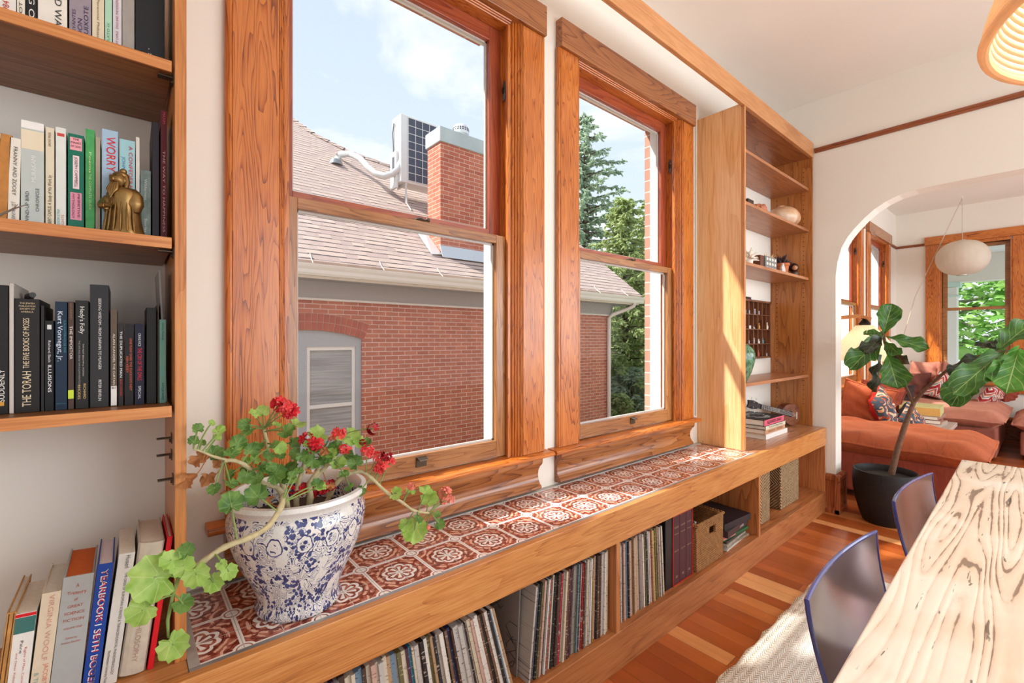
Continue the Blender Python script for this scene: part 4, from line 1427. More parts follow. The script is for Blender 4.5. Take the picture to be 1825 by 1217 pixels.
def mottled(name, cols, scale=6, rough=.3, dist=1.5):
    key = ('mott', name)
    if key in _mc: return _mc[key]
    M_, N, L, B = newmat(name)
    tc = node(N, 'ShaderNodeTexCoord'); no = node(N, 'ShaderNodeTexNoise')
    no.inputs['Scale'].default_value = scale; no.inputs['Detail'].default_value = 4; no.inputs['Distortion'].default_value = dist
    L.new(tc.outputs['Object'], no.inputs['Vector'])
    rp = ramp(N, [(p, srgb(*c)) for p, c in cols]); L.new(no.outputs['Fac'], rp.inputs[0])
    L.new(rp.outputs[0], B.inputs['Base Color']); B.inputs['Roughness'].default_value = rough; B.inputs['Coat Weight'].default_value = .2
    _mc[key] = M_
    return M_
m.build('ceramic_vessel', mottled('fired_clay', [(.3, (196, 120, 78)), (.48, (214, 176, 140)), (.62, (222, 200, 176)), (.75, (90, 70, 60))], 4), smooth=True, label='big smooth egg-shaped cream and orange pottery vessel on the second shelf', cat='vase')
# third shelf
z = RSH[2]
rnd = random.Random(4)
c = Vector((3.175, 1.30, z))
m = MB(); m.ball(c + Vector((0, 0, .05)), .03, .03, .05, 12, 8)
for k in range(38):
    a = rnd.uniform(0, 2 * pi); e = rnd.uniform(-.2, 1.4)
    d = Vector((cos(a) * cos(e), sin(a) * cos(e), sin(e)))
    L_ = rnd.uniform(.05, .085)
    o_ = c + Vector((0, 0, .055))
    m.tube([o_, o_ + d * L_ * .6 + Vector((0, 0, .003)), o_ + d * L_], [.009, .007, .003], 6)
m.build('coral', plain((232, 224, 212), .8, 0, .05, 60), smooth=True, label='spiky white coral at the left of the third shelf of the right unit', cat='coral')
c = Vector((3.12, 1.30, z))
m = MB(); m.box(3.295, 3.35, 1.27, 1.32, z + .0005, z + .10)
m.build('wooden_block', plain((104, 58, 34), .5), bevel=.002, label='small dark brown wooden block left of the silvery striped box', cat='block')
m = MB(); m.box(3.385, 3.585, 1.27, 1.34, z + .0005, z + .105)
bx_ = m.build('shell_inlay_box', plain((128, 130, 128), .35, .2), bevel=.002, label='grey box inlaid with rows of pearly ovals on the third shelf', cat='box')
m = MB()
for i in range(3):
    for j in range(4):
        m.ball((3.415 + j * .047, 1.269, z + .02 + i * .033), .016, .002, .011, 12, 6)
m.build('inlay', plain((224, 220, 208), .3), bx_, smooth=True)
c = Vector((3.775, 1.30, z))
root = thing('potted_succulent', c, 'terracotta pot with dark spiky succulent and a dried palm fan on the third shelf', 'plant')
m = MB(); m.lathe([(0, .0005), (.034, .0005), (.043, .075), (.049, .075), (.049, .094), (.043, .094), (.040, .078), (0, .078)], c, 28)
m.build('pot', plain((190, 108, 66), .8, 0, .1), root, smooth=True)
m = MB()
for k in range(34):
    a = rnd.uniform(0, 2 * pi); e = rnd.uniform(.1, 1.3); L_ = rnd.uniform(.05, .09)
    d = Vector((cos(a) * cos(e), sin(a) * cos(e), sin(e)))
    o_ = c + Vector((0, 0, .08))
    m.tube([o_, o_ + d * L_ * .5, o_ + d * L_ + Vector((0, 0, .006))], [.004, .008, .0015], 6)
m.build('succulent_leaves', plain((58, 42, 44), .5, 0, .3), root, smooth=True)
# dried palm fan
fan = thing('dried_palm_fan', (3.83, 1.405, z), 'dried beige palm-leaf fan standing behind the inlaid grey box', 'dried leaf')
fc = Vector((3.72, 1.390, z + .045))
m = MB()
for k in range(17):
    a = radians(35 + k * 110 / 16)
    L_ = .125 + .015 * sin(k * 1.7)
    hx_ = Vector((.6, -.8, 0))
    d = hx_ * cos(a) + Vector((0, 0, sin(a))); n_ = hx_ * -sin(a) + Vector((0, 0, cos(a)))
    t_ = fc + d * L_
    w_ = .0085
    yy = .004 if k % 2 else -.004
    m.add([fc, fc + d * L_ * .72 + n_ * w_ + Vector((0, yy, 0)), t_, fc + d * L_ * .72 - n_ * w_ - Vector((0, yy, 0))], [(0, 1, 2, 3)])
m.build('blade', plain((214, 180, 138), .7), fan, solid=.001)
m = MB(); m.tube([fc + Vector((0, 0, .01)), Vector((3.72, 1.390, z + .0008))], .003, 6)
m.build('stalk', plain((190, 156, 112), .7), fan)
c = Vector((P(1397, 480, y=1.235).x, 1.232, z))
m = MB()
m.add([c + Vector(q) for q in ((-.028, 0, .0006), (.028, 0, .0006), (.034, .004, .035), (.012, .006, .066), (-.006, .004, .076), (-.032, .004, .04),
                               (-.024, .018, .0006), (.024, .018, .0006), (.028, .02, .034), (.01, .016, .06), (-.004, .016, .07), (-.026, .02, .038))],
      [(0, 1, 2, 3, 4, 5), (11, 10, 9, 8, 7, 6)] + [(i, (i + 1) % 6, 6 + (i + 1) % 6, 6 + i) for i in range(6)])
m.build('white_crystal', plain((228, 222, 214), .3, trans=.2), bevel=.003, label='pointed white crystal standing in front of the terracotta pot', cat='crystal')
c = Vector((P(1414, 480, y=1.262).x, 1.262, z))
dl = thing('wooden_doll', c, 'little round-headed dark wooden figure at the right of the third shelf', 'figurine')
m = MB(); m.lathe([(0, .0005), (.028, .0005), (.033, .010), (.033, .03), (.022, .042), (0, .044)], c, 24)
m.build('body', plain((70, 40, 28), .35), dl, smooth=True)
m = MB(); m.ball(c + Vector((0, 0, .072)), .038, .036, .034, 24, 16)
m.build('head', plain((48, 28, 22), .25), dl, smooth=True)
m = MB(); m.ball(c + Vector((-.024, -.016, .066)), .017, .019, .018, 16, 10)
fo = m.build('face', plain((206, 150, 110), .5), dl, smooth=True)
m = MB()
for s_ in (-1, 1): m.ball(c + Vector((-.037 + s_ * .005, -.026 - s_ * .007, .069)), .0025, .0025, .0025, 8, 6)
m.ball(c + Vector((-.036, -.027, .060)), .003, .003, .0012, 8, 6)
m.build('eyes_and_mouth', plain((30, 20, 18), .5), fo, smooth=True)
# fourth shelf: green stone vase
z = RSH[3]
c = Vector((3.03, 1.30, z))
m = MB()
m.lathe([(0, .0006), (.045, .0006), (.052, .01), (.075, .06), (.092, .12), (.098, .16), (.090, .20), (.065, .235), (.030, .250), (.017, .258), (.014, .30), (.016, .335), (.020, .345), (.014, .345), (.010, .30), (.010, .26), (0, .255)], c, 40)
m.build('green_vase', mottled('malachite', [(.30, (18, 48, 36)), (.42, (44, 98, 70)), (.5, (106, 150, 112)), (.58, (30, 80, 56)), (.72, (146, 178, 140))], 7, .15, 3.0), smooth=True, label='bulbous dark green marbled vase with thin neck on the lowest shelf of the right unit', cat='vase')
# printer's tray hung on the wall behind
tr = thing('miniatures_tray', (3.62, 1.44, 1.16), 'brown wooden printer tray of tiny objects hanging on the wall inside the right unit', 'display tray')
tx0, tx1, tz0, tz1 = 3.28, 3.93, 1.155, 1.600
yb = 1.471
m = MB()
m.box(tx0, tx1, yb - .008, yb, tz0, tz1)
TR = wood('tray', (70, 38, 22), (104, 60, 36), (128, 80, 50), 'z', 1.5, 3, .5, .05)
m.build('back', TR, tr)
m = MB()
for a, b, c_, d in ((tx0, tx1, tz0, tz0 + .014), (tx0, tx1, tz1 - .014, tz1), (tx0, tx0 + .014, tz0, tz1), (tx1 - .014, tx1, tz0, tz1)):
    m.box(a, b, yb - .034, yb - .008, c_, d)
m.build('frame', TR, tr)
m = MB()
for i in range(1, 4):
    zz = tz0 + (tz1 - tz0) * i / 4
    m.box(tx0 + .014, tx1 - .014, yb - .032, yb - .008, zz - .003, zz + .003)
for i in range(1, 8):
    xx = tx0 + (tx1 - tx0) * i / 8
    m.box(xx - .002, xx + .002, yb - .031, yb - .008, tz0 + .01, tz1 - .01)
m.build('compartments', TR, tr)
m = MB(); m.box(3.50, 3.60, yb - .02, yb, tz1, tz1 + .02)
m.build('hanger', plain((50, 30, 22), .5), tr, bevel=.004)
mini_c = [(224, 214, 196), (200, 140, 60), (240, 236, 230), (90, 140, 150), (190, 190, 196), (170, 80, 50)]
for i in range(4):
    for j in range(8):
        if rnd.random() < .28: continue
        bx = tx0 + (tx1 - tx0) * (j + .5) / 8 + rnd.uniform(-.012, .012)
        bz = max(tz0 + .0141, tz0 + (tz1 - tz0) * i / 4 + .0031) + .0003
        hh = rnd.uniform(.018, .055)
        m = MB()
        kind_ = rnd.choice('abc')
        if kind_ == 'a':
            m.lathe([(0, 0), (.008, 0), (.010, hh * .4), (.004, hh * .7), (.005, hh), (0, hh)], (bx, yb - .02, bz), 10)
        elif kind_ == 'b':
            m.lathe([(0, 0), (.006, 0), (.006, hh * .6), (0, hh * .6)], (bx, yb - .02, bz), 8)
            m.ball((bx, yb - .02, bz + hh * .6 + .006), .007, seg=8, rings=6)
        else:
            for q in range(3):
                m.lathe([(0, 0), (.003, 0), (.003, hh), (0, hh)], (bx - .012 + q * .012, yb - .02, bz), 8)
        m.build('miniature', plain(mini_c[rnd.randrange(6)], .35), smooth=True, label='tiny pale trinket standing in a compartment of the brown printer tray', cat='trinket', group='trinkets in the printer tray')
# stack of art books on the bench top
zs = .6342
def flat_book(x0, x1, y0, y1, z0, h, col, label, spine=None, stext=None, tcol=(30, 20, 20), pages=(230, 224, 214), top=None, rot=0.0):
    piv = Vector((x0, y0, z0))
    M_ = Matrix.Translation(piv) @ Matrix.Rotation(rot, 4, 'Z') @ Matrix.Translation(-piv)
    m = MB(); t = .003
    m.box(x0, x1, y0, y1, z0, z0 + t, M=M_); m.box(x0, x1, y0, y1, z0 + h - t, z0 + h, M=M_)
    m.box(x0, x1, y0, y0 + t, z0 + t, z0 + h - t, M=M_)
    ob = m.build('book', plain(col, .45), org=piv, label=label, cat='book', group='stacked art books beside the ukulele', bevel=.0006, seg=1)
    m = MB(); m.box(x0 + .004, x1 - .004, y0 + t, y1 - .004, z0 + t, z0 + h - t, M=M_)
    m.build('pages', plain(pages, .8), ob)
    if spine:
        m = MB(); m.box(x0 - .0004, x1 + .0004, y0 - .0006, y0, z0 + .001, z0 + h - .001, M=M_)
        m.build('spine_panel', plain(spine, .5), ob)
    if stext:
        T = Matrix.Translation(((x0 + x1) / 2, y0 - .0012, z0 + h / 2))
        R = Matrix(((1, 0, 0, 0), (0, 0, -1, 0), (0, 1, 0, 0), (0, 0, 0, 1)))
        text_part(stext, ob, M_ @ T @ R, h * .75, plain(tcol, .5), width=(x1 - x0) * .72)
    if top:
        m = MB()
        cx_, cy_ = (x0 + x1) / 2, (y0 + y1) / 2
        for k in range(10):
            a = k * .63
            m.tube([M_ @ Vector((cx_ + cos(a) * .05, cy_ + sin(a) * .05, z0 + h + .0004)), M_ @ Vector((cx_ + cos(a + .4) * .10, cy_ + sin(a + .4) * .075, z0 + h + .0004)), M_ @ Vector((cx_ + cos(a + .9) * .07, cy_ + sin(a + .9) * .09, z0 + h + .0004))], .0025, 5)
        m.build('cover_ornament', plain((150, 146, 140), .5), ob)
    return ob
bx1 = 3.20
flat_book(3.235, 3.615, 1.212, 1.45, zs, .034, (222, 216, 210), 'white book at the bottom of the stack beside the ukulele', spine=(226, 222, 216))
flat_book(3.228, 3.575, 1.214, 1.45, zs + .0345, .030, (200, 150, 116), 'tan book, second from the bottom of the stack beside the ukulele', spine=(196, 148, 114), stext='OAXACA   TEXTILES', tcol=(150, 90, 60))
flat_book(3.225, 3.570, 1.210, 1.45, zs + .0650, .026, (26, 74, 78), 'teal-edged book with cream spine in the middle of the stack', spine=(216, 206, 182), stext='THE ART OF COMMON THINGS', tcol=(120, 110, 90))
flat_book(3.212, 3.555, 1.214, 1.45, zs + .0915, .040, (30, 26, 28), 'black book with a pink spine lettered ALEXANDER GIRARD, topmost of its stack', spine=(214, 92, 116), stext='ALEXANDER GIRARD', tcol=(50, 16, 24), top=True)

# ukulele: neck lies across the stack, body stands at the right
uk = thing('ukulele', (3.62, 1.33, zs), 'small brown wooden ukulele propped behind the stack of art books', 'ukulele')
bc = Vector((3.895, 1.300, zs + .0935))
def ukm(yoff):
    pass
body = MB()
outl = []
for k in range(48):
    a = 2 * pi * k / 48
    r = .088 + .005 * cos(2 * a) - .004 * cos(3 * a)
    outl.append((r * cos(a) * 1.12, r * sin(a) * 1.0))
UROT = radians(-22)
def upt(px_, py_, pz_):     # body axis runs from the neck (left) to the tail (right), face towards the room
    q = Matrix.Rotation(radians(13), 3, 'Y') @ Vector((px_, py_, pz_))
    q = Matrix.Rotation(radians(-16), 3, 'Z') @ q
    return bc + q
n = len(outl)
vs = [upt(a, -.028, b) for a, b in outl] + [upt(a, .028, b) for a, b in outl]
body.add(vs, [tuple(range(n)), tuple(range(2 * n - 1, n - 1, -1))] + [(i, (i + 1) % n, n + (i + 1) % n, n + i) for i in range(n)])
body.build('body', wood('mahogany', (62, 26, 14), (96, 46, 24), (120, 64, 36), 'x', 2, 3, .25, .3), uk, smooth=True, angle=40, bevel=.003)
m = MB(); m.tube([upt(-.015, -.0285, 0), upt(-.015, -.0293, 0)], .024, 24)
m.build('sound_hole', plain((26, 16, 12), .8), uk)
m = MB()
m.box(-.004, .004, -.003, .003, -.026, .026, M=Matrix.Translation(upt(.055, -.031, 0)) @ Matrix.Rotation(radians(-16), 4, 'Z'))
m.build('bridge', plain((212, 200, 180), .5), uk, bevel=.001)
nk = [upt(-.085, -.030, 0), upt(-.42, -.030, 0)]
def ubox(a0, a1, y0, y1, z0, z1):
    b = MB()
    vs = [upt(x, y, z_) for x in (a0, a1) for y in (y0, y1) for z_ in (z0, z1)]
    b.add(vs, [(0, 1, 3, 2), (4, 6, 7, 5), (0, 4, 5, 1), (2, 3, 7, 6), (0, 2, 6, 4), (1, 5, 7, 3)])
    return b
ubox(-.36, -.06, -.032, -.012, -.018, .018).build('neck', plain((120, 66, 40), .4), uk, bevel=.004)
fb = ubox(-.36, -.03, -.037, -.0325, -.018, .018).build('fretboard', plain((36, 28, 26), .4), uk)
m = MB()
for k in range(13):
    x_ = -.35 + .30 * (1 - .94 ** (k * 1.4))
    m.tube([upt(x_, -.0378, -.017), upt(x_, -.0378, .017)], .0010, 5)
m.build('frets', plain((190, 186, 176), .3, .8), fb)
m = MB()
for k in range(4):
    zz = -.0125 + k * .0083
    m.tube([upt(-.36, -.040, zz), upt(.055, -.036, zz)], .0007, 5)
m.build('strings', plain((236, 232, 224), .4), uk)
vs = [upt(*q) for q in ((-.36, -.034, -.018), (-.44, -.030, -.032), (-.485, -.028, -.026), (-.478, -.028, 0), (-.485, -.028, .026), (-.44, -.030, .032), (-.36, -.034, .018))]
vs += [upt(*q) for q in ((-.36, -.018, -.018), (-.44, -.014, -.032), (-.485, -.012, -.026), (-.478, -.012, 0), (-.485, -.012, .026), (-.44, -.014, .032), (-.36, -.018, .018))]
m = MB(); m.add(vs, [tuple(range(7)), tuple(range(13, 6, -1))] + [(i, (i + 1) % 7, 7 + (i + 1) % 7, 7 + i) for i in range(7)])
m.build('headstock', plain((44, 30, 26), .3), uk, bevel=.002)
for sx_, sz_ in ((-.40, 1), (-.45, 1), (-.40, -1), (-.45, -1)):
    m = MB()
    m.tube([upt(sx_, -.030, sz_ * .018), upt(sx_, -.044, sz_ * .018)], .0028, 8)
    m.tube([upt(sx_, -.020, sz_ * .028), upt(sx_, -.020, sz_ * .042)], .0022, 8)
    m.ball(upt(sx_, -.020, sz_ * .047), .006, .004, .007, 10, 8)
    m.build('tuning_peg', plain((214, 210, 204), .3, .6), uk, smooth=True)

# ================================================================ bays of the bench
# seagrass boxes at the right
def weave_mat(name, c1, c2, c3, fx_, fz_, bump=1.0, diag=False):
    M_, N, L, B = newmat(name)
    tc = node(N, 'ShaderNodeTexCoord'); sp = node(N, 'ShaderNodeSeparateXYZ'); L.new(tc.outputs['Object'], sp.inputs[0])
    h = mth(N, L, 'ADD', sp.outputs[0], sp.outputs[1])
    no = node(N, 'ShaderNodeTexNoise'); no.inputs['Scale'].default_value = 35; no.inputs['Detail'].default_value = 4
    L.new(tc.outputs['Object'], no.inputs['Vector'])
    wv = mth(N, L, 'MULTIPLY', mth(N, L, 'SUBTRACT', no.outputs['Fac'], .5), 2.2)
    if diag:    # diamonds: strand direction flips in quadrants
        q = mth(N, L, 'ADD', mth(N, L, 'ABSOLUTE', h), mth(N, L, 'ABSOLUTE', sp.outputs[2]))
        s1 = mth(N, L, 'SINE', mth(N, L, 'ADD', mth(N, L, 'MULTIPLY', q, fx_), wv))
    else:
        ph = mth(N, L, 'SINE', mth(N, L, 'MULTIPLY', h, fx_))
        row_ = mth(N, L, 'SINE', mth(N, L, 'ADD', mth(N, L, 'MULTIPLY', sp.outputs[2], fz_), wv))
        s1 = mth(N, L, 'MULTIPLY', ph, row_)
    v_ = mth(N, L, 'MULTIPLY_ADD', s1, .28, mth(N, L, 'MULTIPLY_ADD', no.outputs['Fac'], .5, .25))
    rp = ramp(N, [(.2, srgb(*c1)), (.5, srgb(*c2)), (.8, srgb(*c3))]); L.new(v_, rp.inputs[0])
    L.new(rp.outputs[0], B.inputs['Base Color']); B.inputs['Roughness'].default_value = .8
    bp = node(N, 'ShaderNodeBump'); bp.inputs['Strength'].default_value = bump; bp.inputs['Distance'].default_value = .004
    L.new(s1, bp.inputs['Height']); L.new(bp.outputs[0], B.inputs['Normal'])
    return M_
SEAG = weave_mat('seagrass', (112, 82, 50), (178, 142, 98), (214, 184, 140), 320, 300, 1.2, True)
for i, (xa, xb, yy, lab) in enumerate(((2.865, 3.135, 1.150, 'tall woven seagrass storage box, the nearer of the pair in the right bay'), (3.36, 3.70, 1.165, 'tall woven seagrass storage box, the farther of the pair near the bench end'))):
    m = MB()
    w_ = .012
    zc = .151
    m.box(xa, xb, yy, yy + w_, zc, zc + .335); m.box(xa, xb, yy + .27 - w_, yy + .27, zc, zc + .335)
    m.box(xa, xa + w_, yy + w_, yy + .27 - w_, zc, zc + .335); m.box(xb - w_, xb, yy + w_, yy + .27 - w_, zc, zc + .335)
    m.box(xa + w_, xb - w_, yy + w_, yy + .27 - w_, zc, zc + .012)
    ob = m.build('seagrass_box', SEAG, org=((xa + xb) / 2, yy, zc + .168), bevel=.006, label=lab, cat='basket', group='seagrass boxes in the right bay')

# wicker basket with handle hole
RAT = weave_mat('wicker', (140, 84, 40), (200, 138, 78), (230, 178, 118), 420, 700, 1.2)
bk = thing('wicker_basket', (2.28, 1.24, .151), 'open honey-coloured wicker basket with a square handle hole in the middle bay', 'basket')
c1_ = P(1237, 1010, y=1.115); c2_ = P(1292, 990, y=1.115)
bx0, bx1_ = 2.135, 2.425
by0, by1 = 1.120, 1.37
def tap(x, y, z):
    t = (z - .151) / .27
    k = 1 + .05 * (t - 1)
    return Vector(((bx0 + bx1_) / 2 + (x - (bx0 + bx1_) / 2) * k, by0 + (y - by0) * k, z))
m = MB()
zb0, zb1 = .151, .380
hx0_, hx1_, hz0, hz1 = 2.27, 2.34, .300, .342
def tbox(a, b, c, d, e, f):
    vs = [tap(x, y, z_) for x in (a, b) for y in (c, d) for z_ in (e, f)]
    m.add(vs, [(0, 1, 3, 2), (4, 6, 7, 5), (0, 4, 5, 1), (2, 3, 7, 6), (0, 2, 6, 4), (1, 5, 7, 3)])
t_ = .012
tbox(bx0, hx0_, by0, by0 + t_, zb0, zb1); tbox(hx1_, bx1_, by0, by0 + t_, zb0, zb1)
tbox(hx0_, hx1_, by0, by0 + t_, zb0, hz0); tbox(hx0_, hx1_, by0, by0 + t_, hz1, zb1)
tbox(bx0, bx1_, by1 - t_, by1, zb0, zb1 + .01); tbox(bx0, bx0 + t_, by0 + t_, by1 - t_, zb0, zb1 + .01); tbox(bx1_ - t_, bx1_, by0 + t_, by1 - t_, zb0, zb1)
tbox(bx0 + t_, bx1_ - t_, by0 + t_, by1 - t_, zb0, zb0 + .01)
m.build('woven_body', RAT, bk)
m = MB()
rim = [tap(bx0, by0, zb1), tap(bx1_, by0, zb1), tap(bx1_, by1, zb1), tap(bx0, by1, zb1 + .01), tap(bx0, by0, zb1)]
m.tube(rim, .008, 8)
m.build('rim', RAT, bk, smooth=True)
for k in range(2):
    m = MB()
    m.box(2.165 + k * .022, 2.177 + k * .022, 1.15, 1.34, .163, .392 - .012 * k)
    m.build('tablet' if k == 0 else 'notebook', plain(((40, 42, 46), (206, 204, 200))[k], .3), bevel=.004, label=('dark flat tablet standing inside the wicker basket', 'pale thin notebook standing inside the wicker basket')[k], cat=('tablet', 'notebook')[k])
# pile of magazines right of the basket
mz = .1508
mags = [(.010, (206, 200, 190), 'crumpled white magazine at the bottom of the pile right of the wicker basket'), (.012, (150, 132, 112), 'brown-grey magazine near the bottom of the pile right of the wicker basket'), (.014, (176, 170, 158), 'grey speckled magazine in the middle of the pile right of the wicker basket'),
        (.012, (60, 56, 54), 'dark speckled magazine in the pile right of the wicker basket'), (.014, (32, 92, 52), 'green magazine with a pink corner in the pile right of the wicker basket'), (.036, (70, 54, 56), 'thick brown-purple book lying on the magazines right of the wicker basket'), (.036, (40, 36, 40), 'thick black book lying on top of the pile right of the wicker basket')]
for k, (h, col, lab) in enumerate(mags):
    m = MB()
    off = (.0, .012, -.006, .01, .004, .02, .03)[k]
    rot = Matrix.Translation((2.625, 1.27, 0)) @ Matrix.Rotation(radians((4, -3, 5, 2, -2, 3, -4)[k]), 4, 'Z')
    m.box(-.155 + off, .135 + off, -.135, .11, mz, mz + h, M=rot)
    ob = m.build('magazine' if k < 5 else 'book', mottled('mag%d' % k, [(.3, tuple(int(q * .7) for q in col)), (.6, col), (.8, tuple(min(255, int(q * 1.15)) for q in col))], 30, .4) if k in (1, 2, 3) else plain(col, .4), label=lab, cat='magazine' if k < 5 else 'book', bevel=.001, group='pile right of the wicker basket')
    if k == 4:
        q_ = MB(); q_.box(-.155 + off, -.02 + off, -.1358, -.06, mz + h * .5, mz + h + .0005, M=rot); q_.build('pink_corner', plain((222, 140, 136), .4), ob)
    if k == 5:
        T = rot @ Matrix.Translation((0.04 + off, -.136, mz + h / 2)) @ Matrix(((1, 0, 0, 0), (0, 0, -1, 0), (0, 1, 0, 0), (0, 0, 0, 1)))
        text_part('LIVES', ob, T, h * .5, plain((220, 214, 210), .5), width=.05)
    mz += h + .0006
# white framed board behind the basket
M_ = Matrix.Translation((2.36, 1.41, .4)) @ Matrix.Rotation(radians(20), 4, 'Y')
m = MB(); m.box(2.30, 2.78, 1.415, 1.445, .151, .435)
m.build('picture_book', plain((206, 190, 170), .5), bevel=.002, label='large pale picture book standing behind the wicker basket', cat='book')

# boxed set of three maroon volumes
bs = thing('box_set', (1.95, 1.13, .151), 'red slipcase holding maroon volumes with gilt lettering, left of the wicker basket', 'box set')
sx0_, sx1_ = P(1200, 900, y=1.125).x, P(1235, 900, y=1.125).x
m = MB()
zt_ = .151 + .325
m.box(sx0_, sx0_ + .003, 1.125, 1.40, .1512, zt_); m.box(sx1_ - .003, sx1_, 1.125, 1.40, .1512, zt_)
m.box(sx0_ + .003, sx1_ - .003, 1.126, 1.40, .1512, .1542); m.box(sx0_ + .003, sx1_ - .003, 1.126, 1.40, zt_ - .003, zt_)
m.box(sx0_ + .003, sx1_ - .003, 1.397, 1.40, .1542, zt_ - .003)
m.build('slipcase', plain((186, 52, 38), .5), bs)
wv_ = (sx1_ - sx0_ - .007) / 3
for k in range(3):
    a = sx0_ + .0035 + k * wv_
    m = MB(); m.box(a + .0004, a + wv_ - .0004, 1.128, 1.39, .1545, zt_ - .004)
    ob = m.build('book', plain((82, 44, 50), .5, 0, .08, 80), label='maroon volume in the red slipcase, %s of three' % ('leftmost', 'middle', 'rightmost')[k], cat='book', group='volumes in the red slipcase', bevel=.003)
    for zz, s_, hh in ((.42, 'THE HISTORY', .010), (.39, 'Volume', .008), (.31, 'ARTS', .008), (.19, '@', .012)):
        T = Matrix.Translation((a + wv_ / 2, 1.1272, zz)) @ Matrix(((1, 0, 0, 0), (0, 0, -1, 0), (0, 1, 0, 0), (0, 0, 0, 1)))
        text_part(s_, ob, T, hh, plain((196, 160, 130), .5), width=wv_ * (.3 if s_ == '@' else .7))
m = MB(); m.box(P(1186, 900, y=1.13).x, sx0_ - .001, 1.13, 1.41, .1512, .151 + .330)
m.build('record_box', plain((36, 32, 34), .35), bevel=.001, label='thick black glossy box standing directly left of the red slipcase', cat='record')

# ---------------------------------------------------------------- vinyl records, each its own sleeve
def sleeve_mat(i, col, col2):
    M_, N, L, B = newmat('record_sleeve')
    tc = node(N, 'ShaderNodeTexCoord'); mp = node(N, 'ShaderNodeMapping'); mp.inputs['Scale'].default_value = (40, 3, 190); mp.inputs['Location'].default_value = (i * 3.7, 0, i * 1.3)
    L.new(tc.outputs['Object'], mp.inputs[0]); no = node(N, 'ShaderNodeTexNoise'); no.inputs['Scale'].default_value = 1; no.inputs['Detail'].default_value = 2
    L.new(mp.outputs[0], no.inputs['Vector'])
    rp = ramp(N, [(.0, srgb(*col)), (.60, srgb(*col)), (.66, srgb(*col2))], 'LINEAR'); L.new(no.outputs['Fac'], rp.inputs[0])
    L.new(rp.outputs[0], B.inputs['Base Color']); B.inputs['Roughness'].default_value = .45
    return M_
SL = [('cream', (206, 192, 170), (120, 100, 84)), ('white', (222, 216, 208), (160, 150, 142)), ('black', (34, 30, 30), (170, 160, 150)), ('dark brown', (74, 52, 42), (180, 150, 120)),
      ('tan', (176, 144, 110), (90, 66, 50)), ('grey', (140, 134, 130), (70, 66, 66)), ('brown', (116, 84, 64), (200, 180, 160)), ('pale grey', (188, 182, 176), (110, 100, 98)),
      ('red', (176, 44, 44), (226, 200, 190)), ('teal blue', (44, 120, 146), (190, 210, 210)), ('plum', (72, 38, 58), (190, 150, 170)), ('mustard', (190, 156, 70), (100, 76, 40)),
      ('steel blue', (108, 132, 150), (60, 70, 84)), ('olive', (104, 98, 62), (180, 170, 130)), ('pinkish', (196, 160, 146), (130, 90, 80)), ('navy', (38, 44, 76), (170, 170, 190))]
SLM = [[sleeve_mat(i * 3 + k, a, b) for k in range(2)] for i, (nm, a, b) in enumerate(SL)]
WTS = [0] * 7 + [1] * 6 + [2] * 7 + [3] * 4 + [4] * 4 + [5] * 4 + [6] * 3 + [7] * 5 + [8] * 2 + [9] + [10] * 2 + [11] + [12] * 2 + [13] * 2 + [14] * 3 + [15] * 1
ORD = ['first', 'second', 'third', 'fourth', 'fifth', 'sixth', 'seventh', 'eighth', 'ninth', 'tenth', 'eleventh', 'twelfth', 'thirteenth', 'fourteenth', 'fifteenth', 'sixteenth', 'seventeenth', 'eighteenth', 'nineteenth']
TENS = ['', '', 'twenty', 'thirty', 'forty', 'fifty', 'sixty', 'seventy', 'eighty', 'ninety']
def ordn(n):
    if n <= 19: return ORD[n - 1]
    t, o = divmod(n, 10)
    return TENS[t][:-1] + 'ieth' if o == 0 else TENS[t] + '-' + ORD[o - 1]
rr = random.Random(11)
def records(xa, xb, leanf, tmin, tmax, where, group, fromright=True, over=None):
    xs_ = []
    x = xa
    while x < xb - tmin:
        t = min(rr.uniform(tmin, tmax) * (1.5 if rr.random() < .08 else 1), xb - x)
        xs_.append((x, t)); x += t + .0004
    n = len(xs_)
    for i, (x, t) in enumerate(xs_):
        f = i / max(1, n - 1)
        lean = leanf(f)
        ci = WTS[rr.randrange(len(WTS))]
        if over and i in over: ci = over[i]
        nm = SL[ci][0]
        yf = 1.122 + rr.uniform(-.004, .008)
        h = .316 + rr.uniform(-.004, .004)
        x_ = x + (0 if lean <= 0 else t)
        piv = Vector((x_, yf, .1508))
        M_ = Matrix.Translation(piv) @ Matrix.Rotation(lean, 4, 'Y')
        m = MB()
        if lean <= 0: m.box(0, t * cos(lean), 0, .314, 0, h, M=M_)
        else: m.box(-t * cos(lean), 0, 0, .314, 0, h, M=M_)
        k = n - i if fromright else i + 1
        wd = 'thick ' if t > 1.35 * tmax * .9 else ('slim ' if t < tmin * 1.25 else '')
        m.build('vinyl_record', SLM[ci][i % 2], org=piv, label='%s%s record sleeve, %s from %s' % (wd, nm, ordn(k), where), cat='record', group=group)
# left stack leans to the left (tops to the left)
records(0.30, 0.975, lambda f: -radians(4 + 12.0 * f ** 1.5), .0070, .0130, 'the gap in the left bay, counting leftwards', 'records leaning left in the left bay')
